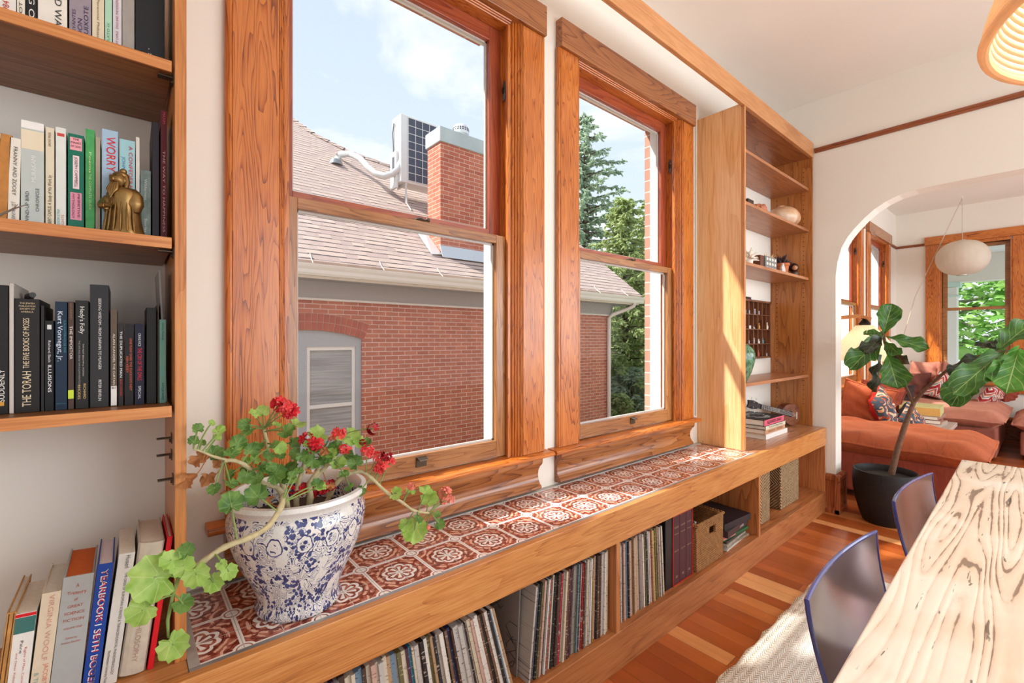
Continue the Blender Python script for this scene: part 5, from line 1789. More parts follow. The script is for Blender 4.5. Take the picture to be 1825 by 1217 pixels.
# sleeve with a line drawing, seen in the gap
m = MB()
piv = Vector((1.012, 1.17, .1508)); M_ = Matrix.Translation(piv) @ Matrix.Rotation(radians(3), 4, 'Y')
m.box(0, .004, 0, .27, 0, .315, M=M_)
ob = m.build('vinyl_record', plain((150, 142, 138), .5), org=piv, label='grey sleeve with a black line-drawn pattern facing the gap in the left bay', cat='record')
m = MB()
for k in range(15):
    y0, z0 = rr.uniform(.01, .22), rr.uniform(.02, .28)
    pts = [Vector((-.0006, y0, z0))]
    for q in range(4):
        pts.append(Vector((-.0006, min(.265, max(.005, pts[-1].y + rr.uniform(-.05, .05))), min(.31, max(.005, pts[-1].z + rr.uniform(-.05, .05))))))
    m.tube([M_ @ p for p in pts], .0009, 4)
m.build('line_drawing', plain((40, 34, 34), .6), ob)
records(1.020, 1.452, lambda f: radians(6.5 - 5.5 * f), .0050, .0098, 'the first divider, counting leftwards', 'records right of the gap in the left bay')
records(1.492, P(1185, 900, y=1.13).x - .004, lambda f: -radians(.5 + 3.6 * f), .0046, .0092, 'the first divider, counting rightwards', 'records in the middle bay', fromright=False)
# ================================================================ geranium in the blue-and-white pot
def scroll_mat():
    """crackled white glaze with cobalt scrolls, sprigs and medallions, laid out by angle and height"""
    m, N, L, B = newmat('blue_white_glaze')
    tc = node(N, 'ShaderNodeTexCoord'); sp = node(N, 'ShaderNodeSeparateXYZ'); L.new(tc.outputs['Object'], sp.inputs[0])
    ang = mth(N, L, 'ARCTAN2', sp.outputs[1], sp.outputs[0])
    u = mth(N, L, 'MULTIPLY', ang, .165)
    cb = node(N, 'ShaderNodeCombineXYZ'); L.new(u, cb.inputs[0]); L.new(sp.outputs[2], cb.inputs[1])
    n1 = node(N, 'ShaderNodeTexNoise'); n1.inputs['Scale'].default_value = 34; n1.inputs['Detail'].default_value = 0.0; n1.inputs['Distortion'].default_value = 1.3
    L.new(cb.outputs[0], n1.inputs['Vector'])
    # contour lines of a swirling field = scrolls
    k = mth(N, L, 'ABSOLUTE', mth(N, L, 'SINE', mth(N, L, 'MULTIPLY', n1.outputs['Fac'], 30.0)))
    line = mth(N, L, 'LESS_THAN', k, .44)
    n2 = node(N, 'ShaderNodeTexNoise'); n2.inputs['Scale'].default_value = 22; n2.inputs['Detail'].default_value = 2
    L.new(cb.outputs[0], n2.inputs['Vector'])
    msk = mth(N, L, 'GREATER_THAN', n2.outputs['Fac'], .44)
    line = mth(N, L, 'MULTIPLY', line, msk)
    # sprigs: small blots
    vo = node(N, 'ShaderNodeTexVoronoi'); vo.inputs['Scale'].default_value = 95; vo.inputs['Randomness'].default_value = 1
    L.new(cb.outputs[0], vo.inputs['Vector'])
    n3 = node(N, 'ShaderNodeTexNoise'); n3.inputs['Scale'].default_value = 15; n3.inputs['Detail'].default_value = 1
    L.new(cb.outputs[0], n3.inputs['Vector'])
    blot = mth(N, L, 'MULTIPLY', mth(N, L, 'LESS_THAN', vo.outputs['Distance'], .5), mth(N, L, 'GREATER_THAN', n3.outputs['Fac'], .50))
    # medallions: rings repeated round the belly
    per = .0648
    fu = mth(N, L, 'SUBTRACT', mth(N, L, 'FRACT', mth(N, L, 'MULTIPLY', u, 1 / per)), .5)
    du = mth(N, L, 'MULTIPLY', fu, per)
    dz = mth(N, L, 'MULTIPLY', mth(N, L, 'SUBTRACT', sp.outputs[2], .205), .85)
    rad = mth(N, L, 'SQRT', mth(N, L, 'ADD', mth(N, L, 'MULTIPLY', du, du), mth(N, L, 'MULTIPLY', dz, dz)))
    rw = mth(N, L, 'ADD', rad, mth(N, L, 'MULTIPLY', mth(N, L, 'SUBTRACT', vo.outputs['Distance'], .4), .004))
    ring = mth(N, L, 'MULTIPLY', mth(N, L, 'GREATER_THAN', rw, .0165), mth(N, L, 'LESS_THAN', rw, .0190))
    inside = mth(N, L, 'LESS_THAN', rw, .0165)
    clr = mth(N, L, 'SUBTRACT', 1.0, mth(N, L, 'MULTIPLY', inside, mth(N, L, 'GREATER_THAN', rw, .0115)))
    blue = mth(N, L, 'MAXIMUM', mth(N, L, 'MAXIMUM', line, blot), ring)
    blue = mth(N, L, 'MULTIPLY', blue, clr)
    # plain lip
    lip = mth(N, L, 'LESS_THAN', sp.outputs[2], .262)
    blue = mth(N, L, 'MULTIPLY', blue, lip)
    n4 = node(N, 'ShaderNodeTexNoise'); n4.inputs['Scale'].default_value = 40
    L.new(tc.outputs['Object'], n4.inputs['Vector'])
    bc = ramp(N, [(.3, srgb(34, 40, 92)), (.7, srgb(74, 84, 136))]); L.new(n4.outputs['Fac'], bc.inputs[0])
    vc = node(N, 'ShaderNodeTexVoronoi', feature='DISTANCE_TO_EDGE'); vc.inputs['Scale'].default_value = 110
    L.new(tc.outputs['Object'], vc.inputs['Vector'])
    gl = ramp(N, [(.0, srgb(204, 198, 190)), (.03, srgb(226, 222, 216)), (1.0, srgb(232, 229, 224))]); L.new(vc.outputs['Distance'], gl.inputs[0])
    mx = node(N, 'ShaderNodeMix', data_type='RGBA'); L.new(blue, mx.inputs['Factor']); L.new(gl.outputs[0], mx.inputs['A']); L.new(bc.outputs[0], mx.inputs['B'])
    L.new(mx.outputs['Result'], B.inputs['Base Color']); B.inputs['Roughness'].default_value = .22; B.inputs['Coat Weight'].default_value = .4
    return m

POT = Vector((0.338, 1.240, 0.6322))
ger = thing('potted_geranium', POT, 'leggy red-flowering geranium in a big blue-and-white crackled ceramic pot on the tiled bench', 'potted plant')
m = MB()
prof = [(0.0, .0), (.098, .0), (.104, .004), (.106, .014), (.099, .026), (.101, .040), (.116, .075), (.136, .115), (.154, .155), (.165, .190), (.170, .220), (.169, .238),
        (.163, .252), (.162, .262), (.169, .272), (.175, .280), (.172, .290), (.160, .291), (.153, .283), (.150, .262), (.150, .20), (0, .20)]
prof = [(r * .945, z) for r, z in prof]
m.lathe(prof, POT, 96)
m.build('pot', scroll_mat(), ger, smooth=True, angle=45)
m = MB(); m.lathe([(0, .222), (.06, .226), (.12, .222), (.141, .218), (.141, .205), (0, .205)], POT, 32, wob=lambda w, z: 1 + .02 * sin(7 * w))
m.build('soil', plain((62, 44, 32), .9, 0, .5, 120, 1.0), ger, smooth=True)

GL1 = radial_leaf_mat('geranium_leaf', (74, 120, 50), (128, 168, 82), (176, 204, 130), .38)
GL2 = radial_leaf_mat('geranium_leaf_light', (146, 194, 78), (190, 222, 122), (218, 236, 166), .42)
DRY = plain((176, 118, 72), .8, 0, .3, 40)
STEM = plain((188, 174, 134), .7, 0, .2, 80, .4)
STEMG = plain((128, 150, 84), .6, 0, .15, 60)
gr = random.Random(7)
def round_leaf(c, size, nrm, up, mat, name='leaf', parent=ger, cup=.22, notch=True, fold=0.0):
    """scalloped kidney-shaped blade"""
    c = Vector(c); n_ = Vector(nrm).normalized(); u_ = Vector(up); u_ = (u_ - n_ * u_.dot(n_))
    if u_.length < 1e-4: u_ = Vector((0, 0, 1)).cross(n_)
    u_.normalize(); r_ = u_.cross(n_)
    R_ = size / 2
    mb = MB(); seg = 30; rings = 4
    vs = [c - u_ * R_ * .28 + n_ * 0]
    uvs = [(.5, .1)]
    ph = gr.uniform(0, 6)
    for j in range(1, rings + 1):
        q = j / rings
        for k in range(seg):
            a = 2 * pi * k / seg
            rad = R_ * (1 + .08 * sin(a * 9 + ph) * q + .04 * sin(a * 17 + ph))
            da = abs(((a + pi / 2 + pi) % (2 * pi)) - pi)
            if notch and da < .5: rad *= .45 + .55 * (da / .5)
            x, y = rad * cos(a) * q, rad * sin(a) * q - R_ * .28 * (1 - q)
            h = cup * R_ * (q * q) * (1 + .8 * sin(a * 3 + ph) + .4 * sin(a * 7 + ph)) - fold * abs(x)
            vs.append(c + r_ * x + u_ * y + n_ * h)
            uvs.append((.5 + x / R_ * .5, .5 + y / R_ * .5))
    b = len(mb.v)
    fs = [(0, 1 + k, 1 + (k + 1) % seg) for k in range(seg)]
    for j in range(1, rings):
        for k in range(seg):
            k2 = (k + 1) % seg
            fs.append((1 + (j - 1) * seg + k, 1 + j * seg + k, 1 + j * seg + k2, 1 + (j - 1) * seg + k2))
    mb.add(vs, fs)
    for i, q in enumerate(uvs): mb.uv[b + i] = q
    return mb.build(name, mat, parent, smooth=True, angle=80, merge=False)

def bez(a, b, sag=0.0, n=7, wig=0.0):
    a, b = Vector(a), Vector(b)
    out = []
    for i in range(n + 1):
        t = i / n
        p = a.lerp(b, t) + Vector((0, 0, -sag * 4 * t * (1 - t)))
        if 0 < i < n and wig: p += Vector((gr.uniform(-wig, wig), gr.uniform(-wig, wig), gr.uniform(-wig, wig)))
        out.append(p)
    return out

def gp(u, v, y): return P(u, v, y=y)
HUB = POT + Vector((0, 0, .225))
# main branches (woody, ringed): bearings of the nodes with their distance from the wall side
BR = {
    'left_long': ([(508, 884, 1.115), (500, 905, 1.075), (478, 938, 1.055), (445, 958, 1.045), (400, 975, 1.035), (365, 998, 1.03), (335, 1018, 1.03)], .0068, .0048),
    'right_long': ([(600, 850, 1.20), (640, 840, 1.17), (662, 852, 1.15), (690, 878, 1.14), (718, 896, 1.14), (738, 910, 1.14), (765, 914, 1.14)], .005, .0034),
    'up': ([(505, 870, 1.20), (500, 850, 1.20), (481, 830, 1.20), (478, 815, 1.20), (476, 790, 1.20), (470, 765, 1.20)], .007, .004),
    'left_mid': ([(500, 875, 1.19), (470, 862, 1.17), (452, 842, 1.16), (435, 828, 1.15), (415, 820, 1.15), (400, 822, 1.15)], .006, .004),
    'left_far': ([(420, 822, 1.15), (385, 815, 1.15), (360, 805, 1.15), (345, 800, 1.15)], .003, .0018),
    'centre': ([(553, 888, 1.18), (552, 862, 1.18), (565, 840, 1.18), (572, 815, 1.18), (580, 795, 1.18)], .008, .004),
    'centre2': ([(553, 862, 1.18), (575, 838, 1.18), (595, 815, 1.17), (605, 795, 1.17), (610, 775, 1.17)], .006, .0035),
    'brown': ([(528, 885, 1.2), (532, 860, 1.2), (540, 835, 1.2), (545, 815, 1.2)], .007, .005),
    'right_in': ([(590, 880, 1.2), (600, 860, 1.19), (620, 845, 1.18), (640, 840, 1.17)], .006, .005),
}
nodes = []
for nm, (pp, ra, rb) in BR.items():
    pts = [gp(*q) for q in pp]
    if nm in ('up', 'left_mid', 'centre', 'brown', 'left_long', 'right_in'):
        base = Vector((pts[0].x * .6 + HUB.x * .4, max(1.13, pts[0].y * .6 + HUB.y * .4), HUB.z - .012))
        pts = [base] + pts
    fine = []
    rs = []
    n = len(pts)
    for i in range(n - 1):
        for q in range(4):
            t = (i + q / 4) / (n - 1)
            p0, p1 = pts[i], pts[i + 1]
            pm = pts[max(0, i - 1)]; pn = pts[min(n - 1, i + 2)]
            s = q / 4
            cr_ = 0.5 * ((2 * p0) + (p1 - pm) * s + (2 * pm - 5 * p0 + 4 * p1 - pn) * s * s + (3 * p0 - pm - 3 * p1 + pn) * s ** 3)
            fine.append(cr_)
            rs.append((ra + (rb - ra) * t) * (1.22 if q == 0 else 1.0))
    fine.append(pts[-1]); rs.append(rb)
    m = MB(); m.tube(fine, rs, 8)
    m.build('stem', STEM, ger, smooth=True, angle=70)
    nodes += fine[len(fine) // 4:]
CAMP = Vector((0, 0, EYE))
def near(p):
    return min(nodes, key=lambda q: (q - p).length)
# leaves: bearing, apparent size, light or dark, y
GLV = [
 (352,764,18,0),(377,754,11,1),(391,768,19,1),(386,780,15,1),(383,808,27,0),(345,785,16,0),(361,790,12,0),(468,733,20,1),(451,737,17,1),(436,757,22,0),(443,769,22,0),(425,789,26,0),
 (424,797,18,1),(512,770,28,0),(530,757,26,1),(493,757,14,1),(490,793,17,0),(449,802,24,0),(454,819,18,1),(414,808,24,0),(524,790,22,0),(557,797,26,0),(566,776,30,1),(603,778,20,1),
 (603,826,26,1),(474,835,20,0),(494,845,32,0),(517,835,26,0),(438,850,26,0),(458,854,22,0),(411,863,27,0),(411,846,17,0),(382,871,20,0),(411,896,37,0),(457,882,35,0),(509,851,20,0),
 (625,779,30,1),(652,790,19,0),(597,800,26,0),(633,824,24,0),(623,869,16,0),(643,875,18,0),(540,812,20,0),(585,815,18,0),(613,845,16,0),(560,828,18,0),(478,812,18,0),(500,812,16,0),
 (707,880,22,2),(758,876,26,2),(766,890,28,2),(739,945,40,2),(723,936,22,2),(779,917,14,0),(731,876,16,2),(783,934,18,0),(745,925,16,0)]
for _k in range(20):
    GLV.append((gr.uniform(430, 645), gr.uniform(785, 868), gr.uniform(14, 24), 1 if gr.random() < .35 else 0))
for (u, v, s, lt_) in GLV:
    y = 1.13 + gr.uniform(-.02, .05) if u < 690 else 1.135 + gr.uniform(-.02, .02)
    if u < 400: y = 1.15 + gr.uniform(-.01, .03)
    if v > 855 and u < 600: y = 1.075 if s > 30 else 1.09
    p = gp(u, v, y)
    size = s / 811 * (p - CAMP).dot(Vector((F2[0], F2[1], 0))) * 1.12
    d = (CAMP - p).normalized()
    big = s > 30
    nrm = d * (.9 if big else gr.uniform(.35, .9)) + Vector((gr.uniform(-.5, .5), gr.uniform(-.3, .2), gr.uniform(.15, .8) if not big else .25))
    upv = (p - near(p)) + Vector((0, 0, gr.uniform(-.02, .02)))
    round_leaf(p, size, nrm, upv, (GL2 if lt_ else GL1))
    q = near(p)
    if (q - p).length > .008:
        m = MB(); m.tube(bez(q, p, -.006 * gr.random(), 5), [.0018] * 5 + [.0012], 6)
        m.build('petiole', STEMG, ger, smooth=True)
# pale leaves hanging in front of the bookcase side
LOW = [(274, 1029, 72, 2), (303, 998, 30, 1), (331, 982, 26, 0), (326, 1009, 34, 2), (350, 1025, 38, 1), (381, 1038, 31, 1), (253, 1088, 44, 2), (326, 1076, 30, 0), (408, 1019, 26, 1), (309, 1150, 44, 1), (395, 1006, 17, 1)]
lowpts = [gp(335, 1018, 1.03), gp(318, 1030, 1.03), gp(308, 1060, 1.03), gp(299, 1105, 1.03), gp(300, 1135, 1.03)]
m = MB(); m.tube(lowpts, [.004, .0035, .003, .0028, .002], 8); m.build('stem', STEMG, ger, smooth=True)
nodes += lowpts
for (u, v, s, lt_) in LOW:
    p = gp(u, v, 1.01 + gr.uniform(-.012, .012))
    size = s / 811 * (p - CAMP).dot(Vector((F2[0], F2[1], 0))) * 1.1
    d = (CAMP - p).normalized()
    nrm = d * .9 + Vector((gr.uniform(-.25, .25), gr.uniform(-.2, .1), gr.uniform(.0, .35)))
    q = near(p)
    round_leaf(p, size, nrm, (p - q), GL2 if lt_ else GL1, cup=.16)
    if (q - p).length > .01:
        m = MB(); m.tube(bez(q, p, -.004, 5), .0016, 6); m.build('petiole', STEMG, ger, smooth=True)
# dry curled leaves
for (u, v, s) in ((356, 818, 24), (336, 856, 24), (372, 850, 22), (386, 826, 14), (578, 805, 16), (548, 838, 13), (590, 866, 13), (402, 880, 14), (478, 890, 14)):
    p = gp(u, v, 1.16 if u < 400 else 1.12)
    size = s / 811 * 1.15
    round_leaf(p, size, (CAMP - p) + Vector((gr.uniform(-1, 1), gr.uniform(-.5, .5), gr.uniform(-.5, .5))), Vector((gr.uniform(-1, 1), 0, -1)), DRY, 'dry_leaf', cup=.7, fold=.5)
    q = near(p); m = MB(); m.tube(bez(q, p, .01, 5), .0011, 5); m.build('petiole', DRY, ger, smooth=True)
# flowers: heads of small five-petalled florets
def petal_mats():
    return (plain((206, 34, 46), .5, 0, .18, 60), plain((228, 74, 72), .5, 0, .15, 60), plain((236, 138, 118), .5, 0, .12, 60), plain((164, 16, 34), .5, 0, .2, 60))
PM = petal_mats()
def flower_head(u, v, s, mi, y=1.13, nf=9, nodeq=True):
    p = gp(u, v, y); R_ = s / 811 * (p - CAMP).dot(Vector((F2[0], F2[1], 0))) / 2
    mb = MB()
    fl = min(.012, R_ * .62)
    for k in range(nf):
        a = gr.uniform(0, 2 * pi); e = gr.uniform(-.5, 1.3)
        d = Vector((cos(a) * cos(e), sin(a) * cos(e), sin(e)))
        if d.dot((CAMP - p).normalized()) < -.2: d = -d
        c = p + d * R_ * .72
        t1 = d.cross(Vector((0.1, 0, 1))).normalized(); t2 = d.cross(t1)
        for j in range(5):
            w = 2 * pi * j / 5 + a
            dr = t1 * cos(w) + t2 * sin(w); sd = d.cross(dr)
            up = d * fl * .28
            mb.add([c, c + dr * fl * .55 + sd * fl * .36 + up, c + dr * fl * 1.02 + sd * fl * .26 + up * 1.5, c + dr * fl * 1.12 + up * 1.1, c + dr * fl * 1.02 - sd * fl * .26 + up * 1.5, c + dr * fl * .55 - sd * fl * .36 + up],
                   [(0, 1, 2, 3), (0, 3, 4, 5)])
    mb.build('flower', PM[mi], ger, smooth=True, angle=80, merge=False)
    if nodeq:
        q = near(p - Vector((0, 0, .02)))
        m = MB(); m.tube(bez(q, p, -.004, 6), .0016, 6); m.build('flower_stalk', STEMG, ger, smooth=True)
for q in ((498, 720, 26, 0), (518, 732, 28, 0), (509, 724, 22, 1), (546, 783, 24, 0), (562, 790, 26, 0), (553, 799, 18, 0), (604, 772, 22, 1), (592, 778, 16, 2), (612, 800, 16, 1), (622, 803, 14, 1), (665, 764, 20, 3), (646, 789, 12, 3),
          (655, 804, 22, 1), (674, 815, 20, 1), (689, 812, 18, 3), (683, 829, 24, 1), (675, 836, 18, 1), (697, 822, 14, 1), (794, 879, 22, 2), (802, 890, 16, 2), (733, 866, 14, 2), (751, 932, 13, 2), (761, 938, 12, 2), (790, 893, 12, 2)):
    flower_head(q[0], q[1], q[2], q[3], 1.13 + gr.uniform(-.02, .03))
for q in ((540, 872, 22, 0), (555, 878, 22, 3), (575, 868, 24, 0), (590, 865, 20, 3), (528, 880, 16, 3), (518, 872, 14, 0)):
    flower_head(q[0], q[1], q[2], q[3], 1.20, 8, False)

# ================================================================ fiddle-leaf fig
FC = P(1573, 843, d=3.33); FC = Vector((4.13, .755, 0))
fig = thing('potted_fiddle_leaf_fig', FC + Vector((0, 0, .0008)), 'fiddle-leaf fig with a leaning bare trunk in a round matte black pot in the archway', 'potted plant')
m = MB()
pf = [(0, .001), (.150, .001), (.164, .008), (.190, .07), (.215, .15), (.230, .23), (.236, .30), (.234, .35), (.230, .375), (.222, .378), (.216, .372), (.214, .33), (0, .32)]
pf = [(r * .80, z * .98) for r, z in pf]
m.lathe(pf, FC, 72)
m.build('pot', plain((34, 31, 31), .55, 0, .25, 60, .2), fig, smooth=True, angle=50)
m = MB(); m.lathe([(0, .330), (.168, .326), (.168, .318), (0, .318)], FC, 32)
m.build('soil', plain((44, 36, 30), .95, 0, .4, 100, 1), fig)
BARK = plain((110, 80, 62), .8, 0, .25, 60, .6)
TD = 3.33
def fp(u, v, d): return P(u, v, d=d)
tr_pts = [fp(1586, 858, 3.28), fp(1592, 830, 3.28), fp(1601, 795, 3.27), fp(1612, 760, 3.26), fp(1622, 733, 3.25), fp(1629, 716, 3.25)]
m = MB(); m.tube(tr_pts, [.021, .020, .018, .017, .015, .014], 12)
m.build('trunk', BARK, fig, smooth=True)
m = MB(); m.tube([fp(1629, 716, 3.25), fp(1645, 698, 3.2), fp(1662, 682, 3.15), (fp(1693, 655, 3.05)), fp(1730, 640, 3.0), fp(1765, 628, 2.95), fp(1800, 625, 2.92), fp(1822, 622, 2.9)], [.013, .011, .010, .009, .008, .008, .007, .006], 10)
m.build('branch', BARK, fig, smooth=True)
m = MB(); m.tube([fp(1627, 718, 3.25), fp(1620, 702, 3.27), fp(1612, 685, 3.3), fp(1596, 655, 3.3), fp(1583, 630, 3.3), fp(1577, 610, 3.3), fp(1574, 592, 3.3)], [.011, .010, .010, .010, .011, .010, .008], 10)
m.build('branch', BARK, fig, smooth=True)
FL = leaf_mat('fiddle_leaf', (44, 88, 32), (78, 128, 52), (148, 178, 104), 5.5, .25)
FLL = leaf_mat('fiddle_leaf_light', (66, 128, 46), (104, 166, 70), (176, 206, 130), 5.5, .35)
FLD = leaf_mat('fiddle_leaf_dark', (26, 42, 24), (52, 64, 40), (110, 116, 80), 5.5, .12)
fr = random.Random(3)
def fiddle(bu, bv, tu, tv, wpx, d, mat, roll=0.0, droop=.12, dd=0.0, wave=.075):
    """obovate wavy blade from its base to its tip"""
    a, b = fp(bu, bv, d), fp(tu, tv, d + dd)
    ax_ = b - a; L_ = ax_.length; ax_.normalize()
    dv = (CAMP - a).normalized()
    nrm = (dv - ax_ * dv.dot(ax_)).normalized()
    nrm = Matrix.Rotation(roll, 3, ax_) @ nrm
    nrm = (nrm + Vector((0, 0, .25))).normalized(); nrm = (nrm - ax_ * nrm.dot(ax_)).normalized()
    sd = ax_.cross(nrm)
    Wm = .82 * wpx / 811 * d / 2 / max(.35, abs(cos(roll)))
    ph = fr.uniform(0, 6)
    nv, nu = 22, 12
    def fn(i, j):
        t = j
        s = i * 2 - 1
        # fiddle outline: narrow waist near the base, broad shoulders near the tip
        w = (.30 * sin(pi * min(1, t * 1.9)) ** .6 if t < .28 else 0)
        prof_ = max(.03, (sin(pi * (t ** 1.25) * .96 + .02)) ** .62 * (.55 + .55 * t)) if 0 < t < 1 else .03
        hw = Wm * prof_ * 1.02 * (1 + .05 * sin(t * 22 + ph))
        z_ = .10 * Wm * (1 - (abs(s)) ** 1.5) * -1 + wave * L_ * abs(s) ** 2 * sin(t * 15 + ph + (1.5 if s > 0 else 0)) - droop * L_ * (t * t)
        z_ += .25 * Wm * abs(s) ** 1.6
        return a + ax_ * (t * L_) + sd * (s * hw) + nrm * z_
    mb = MB(); mb.grid(fn, nu, nv, uv=True)
    mb.build('leaf', mat, fig, smooth=True, angle=80, merge=False)
# left crown
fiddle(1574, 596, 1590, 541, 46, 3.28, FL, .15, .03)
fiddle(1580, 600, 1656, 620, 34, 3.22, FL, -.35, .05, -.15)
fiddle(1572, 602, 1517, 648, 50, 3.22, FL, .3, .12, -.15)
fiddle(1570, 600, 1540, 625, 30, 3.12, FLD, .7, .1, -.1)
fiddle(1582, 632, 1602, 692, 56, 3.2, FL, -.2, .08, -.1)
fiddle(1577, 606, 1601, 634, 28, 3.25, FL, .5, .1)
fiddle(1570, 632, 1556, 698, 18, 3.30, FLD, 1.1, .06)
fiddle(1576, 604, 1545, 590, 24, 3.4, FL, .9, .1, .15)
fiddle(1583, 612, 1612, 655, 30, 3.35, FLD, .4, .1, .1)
# right crown
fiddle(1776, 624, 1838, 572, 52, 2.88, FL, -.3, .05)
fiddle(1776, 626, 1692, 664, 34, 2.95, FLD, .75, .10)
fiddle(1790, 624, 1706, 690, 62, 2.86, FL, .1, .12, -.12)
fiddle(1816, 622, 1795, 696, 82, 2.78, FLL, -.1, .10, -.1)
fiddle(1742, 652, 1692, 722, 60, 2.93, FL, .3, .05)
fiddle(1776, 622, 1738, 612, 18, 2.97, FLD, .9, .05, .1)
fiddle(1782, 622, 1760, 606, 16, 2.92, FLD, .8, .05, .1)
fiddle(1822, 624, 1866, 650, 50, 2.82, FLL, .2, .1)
# ================================================================ dining table, chairs, rug, pendants
def bleached_wood():
    m, N, L, B = newmat('bleached_elm')
    tc = node(N, 'ShaderNodeTexCoord')
    mp = node(N, 'ShaderNodeMapping'); mp.inputs['Scale'].default_value = (.42, 7.0, 3); L.new(tc.outputs['Object'], mp.inputs[0])
    n1 = node(N, 'ShaderNodeTexNoise'); n1.inputs['Scale'].default_value = 1.3; n1.inputs['Detail'].default_value = 2.2; n1.inputs['Roughness'].default_value = .4; n1.inputs['Distortion'].default_value = .08
    L.new(mp.outputs[0], n1.inputs['Vector'])
    k = mth(N, L, 'ABSOLUTE', mth(N, L, 'SINE', mth(N, L, 'MULTIPLY', n1.outputs['Fac'], 50.0)))
    mp2 = node(N, 'ShaderNodeMapping'); mp2.inputs['Scale'].default_value = (22, 120, 10); L.new(tc.outputs['Object'], mp2.inputs[0])
    n2 = node(N, 'ShaderNodeTexNoise'); n2.inputs['Scale'].default_value = 1; n2.inputs['Detail'].default_value = 4; L.new(mp2.outputs[0], n2.inputs['Vector'])
    n3 = node(N, 'ShaderNodeTexNoise'); n3.inputs['Scale'].default_value = 3.5; n3.inputs['Detail'].default_value = 3; L.new(tc.outputs['Object'], n3.inputs['Vector'])
    kk = mth(N, L, 'ADD', k, mth(N, L, 'MULTIPLY', mth(N, L, 'SUBTRACT', n2.outputs['Fac'], .5), .8))
    kk = mth(N, L, 'ADD', kk, mth(N, L, 'MULTIPLY', mth(N, L, 'SUBTRACT', n3.outputs['Fac'], .5), 2.2))
    rp = ramp(N, [(0.0, srgb(150, 132, 118)), (.06, srgb(212, 194, 174)), (.22, srgb(230, 216, 198)), (.75, srgb(238, 228, 212))]); L.new(kk, rp.inputs[0])
    # short black checks along the grain
    mp3 = node(N, 'ShaderNodeMapping'); mp3.inputs['Scale'].default_value = (10, 80, 10); L.new(tc.outputs['Object'], mp3.inputs[0])
    n4 = node(N, 'ShaderNodeTexNoise'); n4.inputs['Scale'].default_value = 1; n4.inputs['Detail'].default_value = 3; n4.inputs['Distortion'].default_value = .6; L.new(mp3.outputs[0], n4.inputs['Vector'])
    ck = ramp(N, [(.30, (1, 1, 1)), (.335, (0, 0, 0))]); L.new(n4.outputs['Fac'], ck.inputs[0])
    pt = ramp(N, [(.45, srgb(240, 206, 172)), (.6, (1, 1, 1))]); L.new(n3.outputs['Fac'], pt.inputs[0])
    mx0 = node(N, 'ShaderNodeMix', data_type='RGBA', blend_type='MULTIPLY'); mx0.inputs['Factor'].default_value = .35
    L.new(rp.outputs[0], mx0.inputs['A']); L.new(pt.outputs[0], mx0.inputs['B'])
    mx = node(N, 'ShaderNodeMix', data_type='RGBA'); L.new(mth(N, L, 'MULTIPLY', ck.outputs[0], .8), mx.inputs['Factor']); L.new(mx0.outputs['Result'], mx.inputs['A']); mx.inputs['B'].default_value = (*srgb(74, 58, 46), 1)
    L.new(mx.outputs['Result'], B.inputs['Base Color']); B.inputs['Roughness'].default_value = .42
    bp = node(N, 'ShaderNodeBump'); bp.inputs['Strength'].default_value = .35; bp.inputs['Distance'].default_value = .002
    L.new(kk, bp.inputs['Height']); L.new(bp.outputs[0], B.inputs['Normal'])
    return m
tb = thing('dining_table', (1.9, -.22, .012), 'long rustic dining table with a thick bleached timber top at the right', 'table')
TBW = bleached_wood()
m = MB()
m.prism([(.20, .226 - .012), (2.925, .258), (2.955, -.66), (.22, -.70)], 'z', .698, .750)
m.build('tabletop', TBW, tb, bevel=.004, seg=3)
for x in (.42, 2.70):
    for y in (.10, -.55):
        MB().box(x - .045, x + .045, y - .045, y + .045, .0125, .697).build('leg', TBW, tb, bevel=.005)
MB().box(.47, 2.65, .085, .115, .60, .697).build('apron', TBW, tb)
MB().box(.47, 2.65, -.565, -.535, .60, .697).build('apron', TBW, tb)

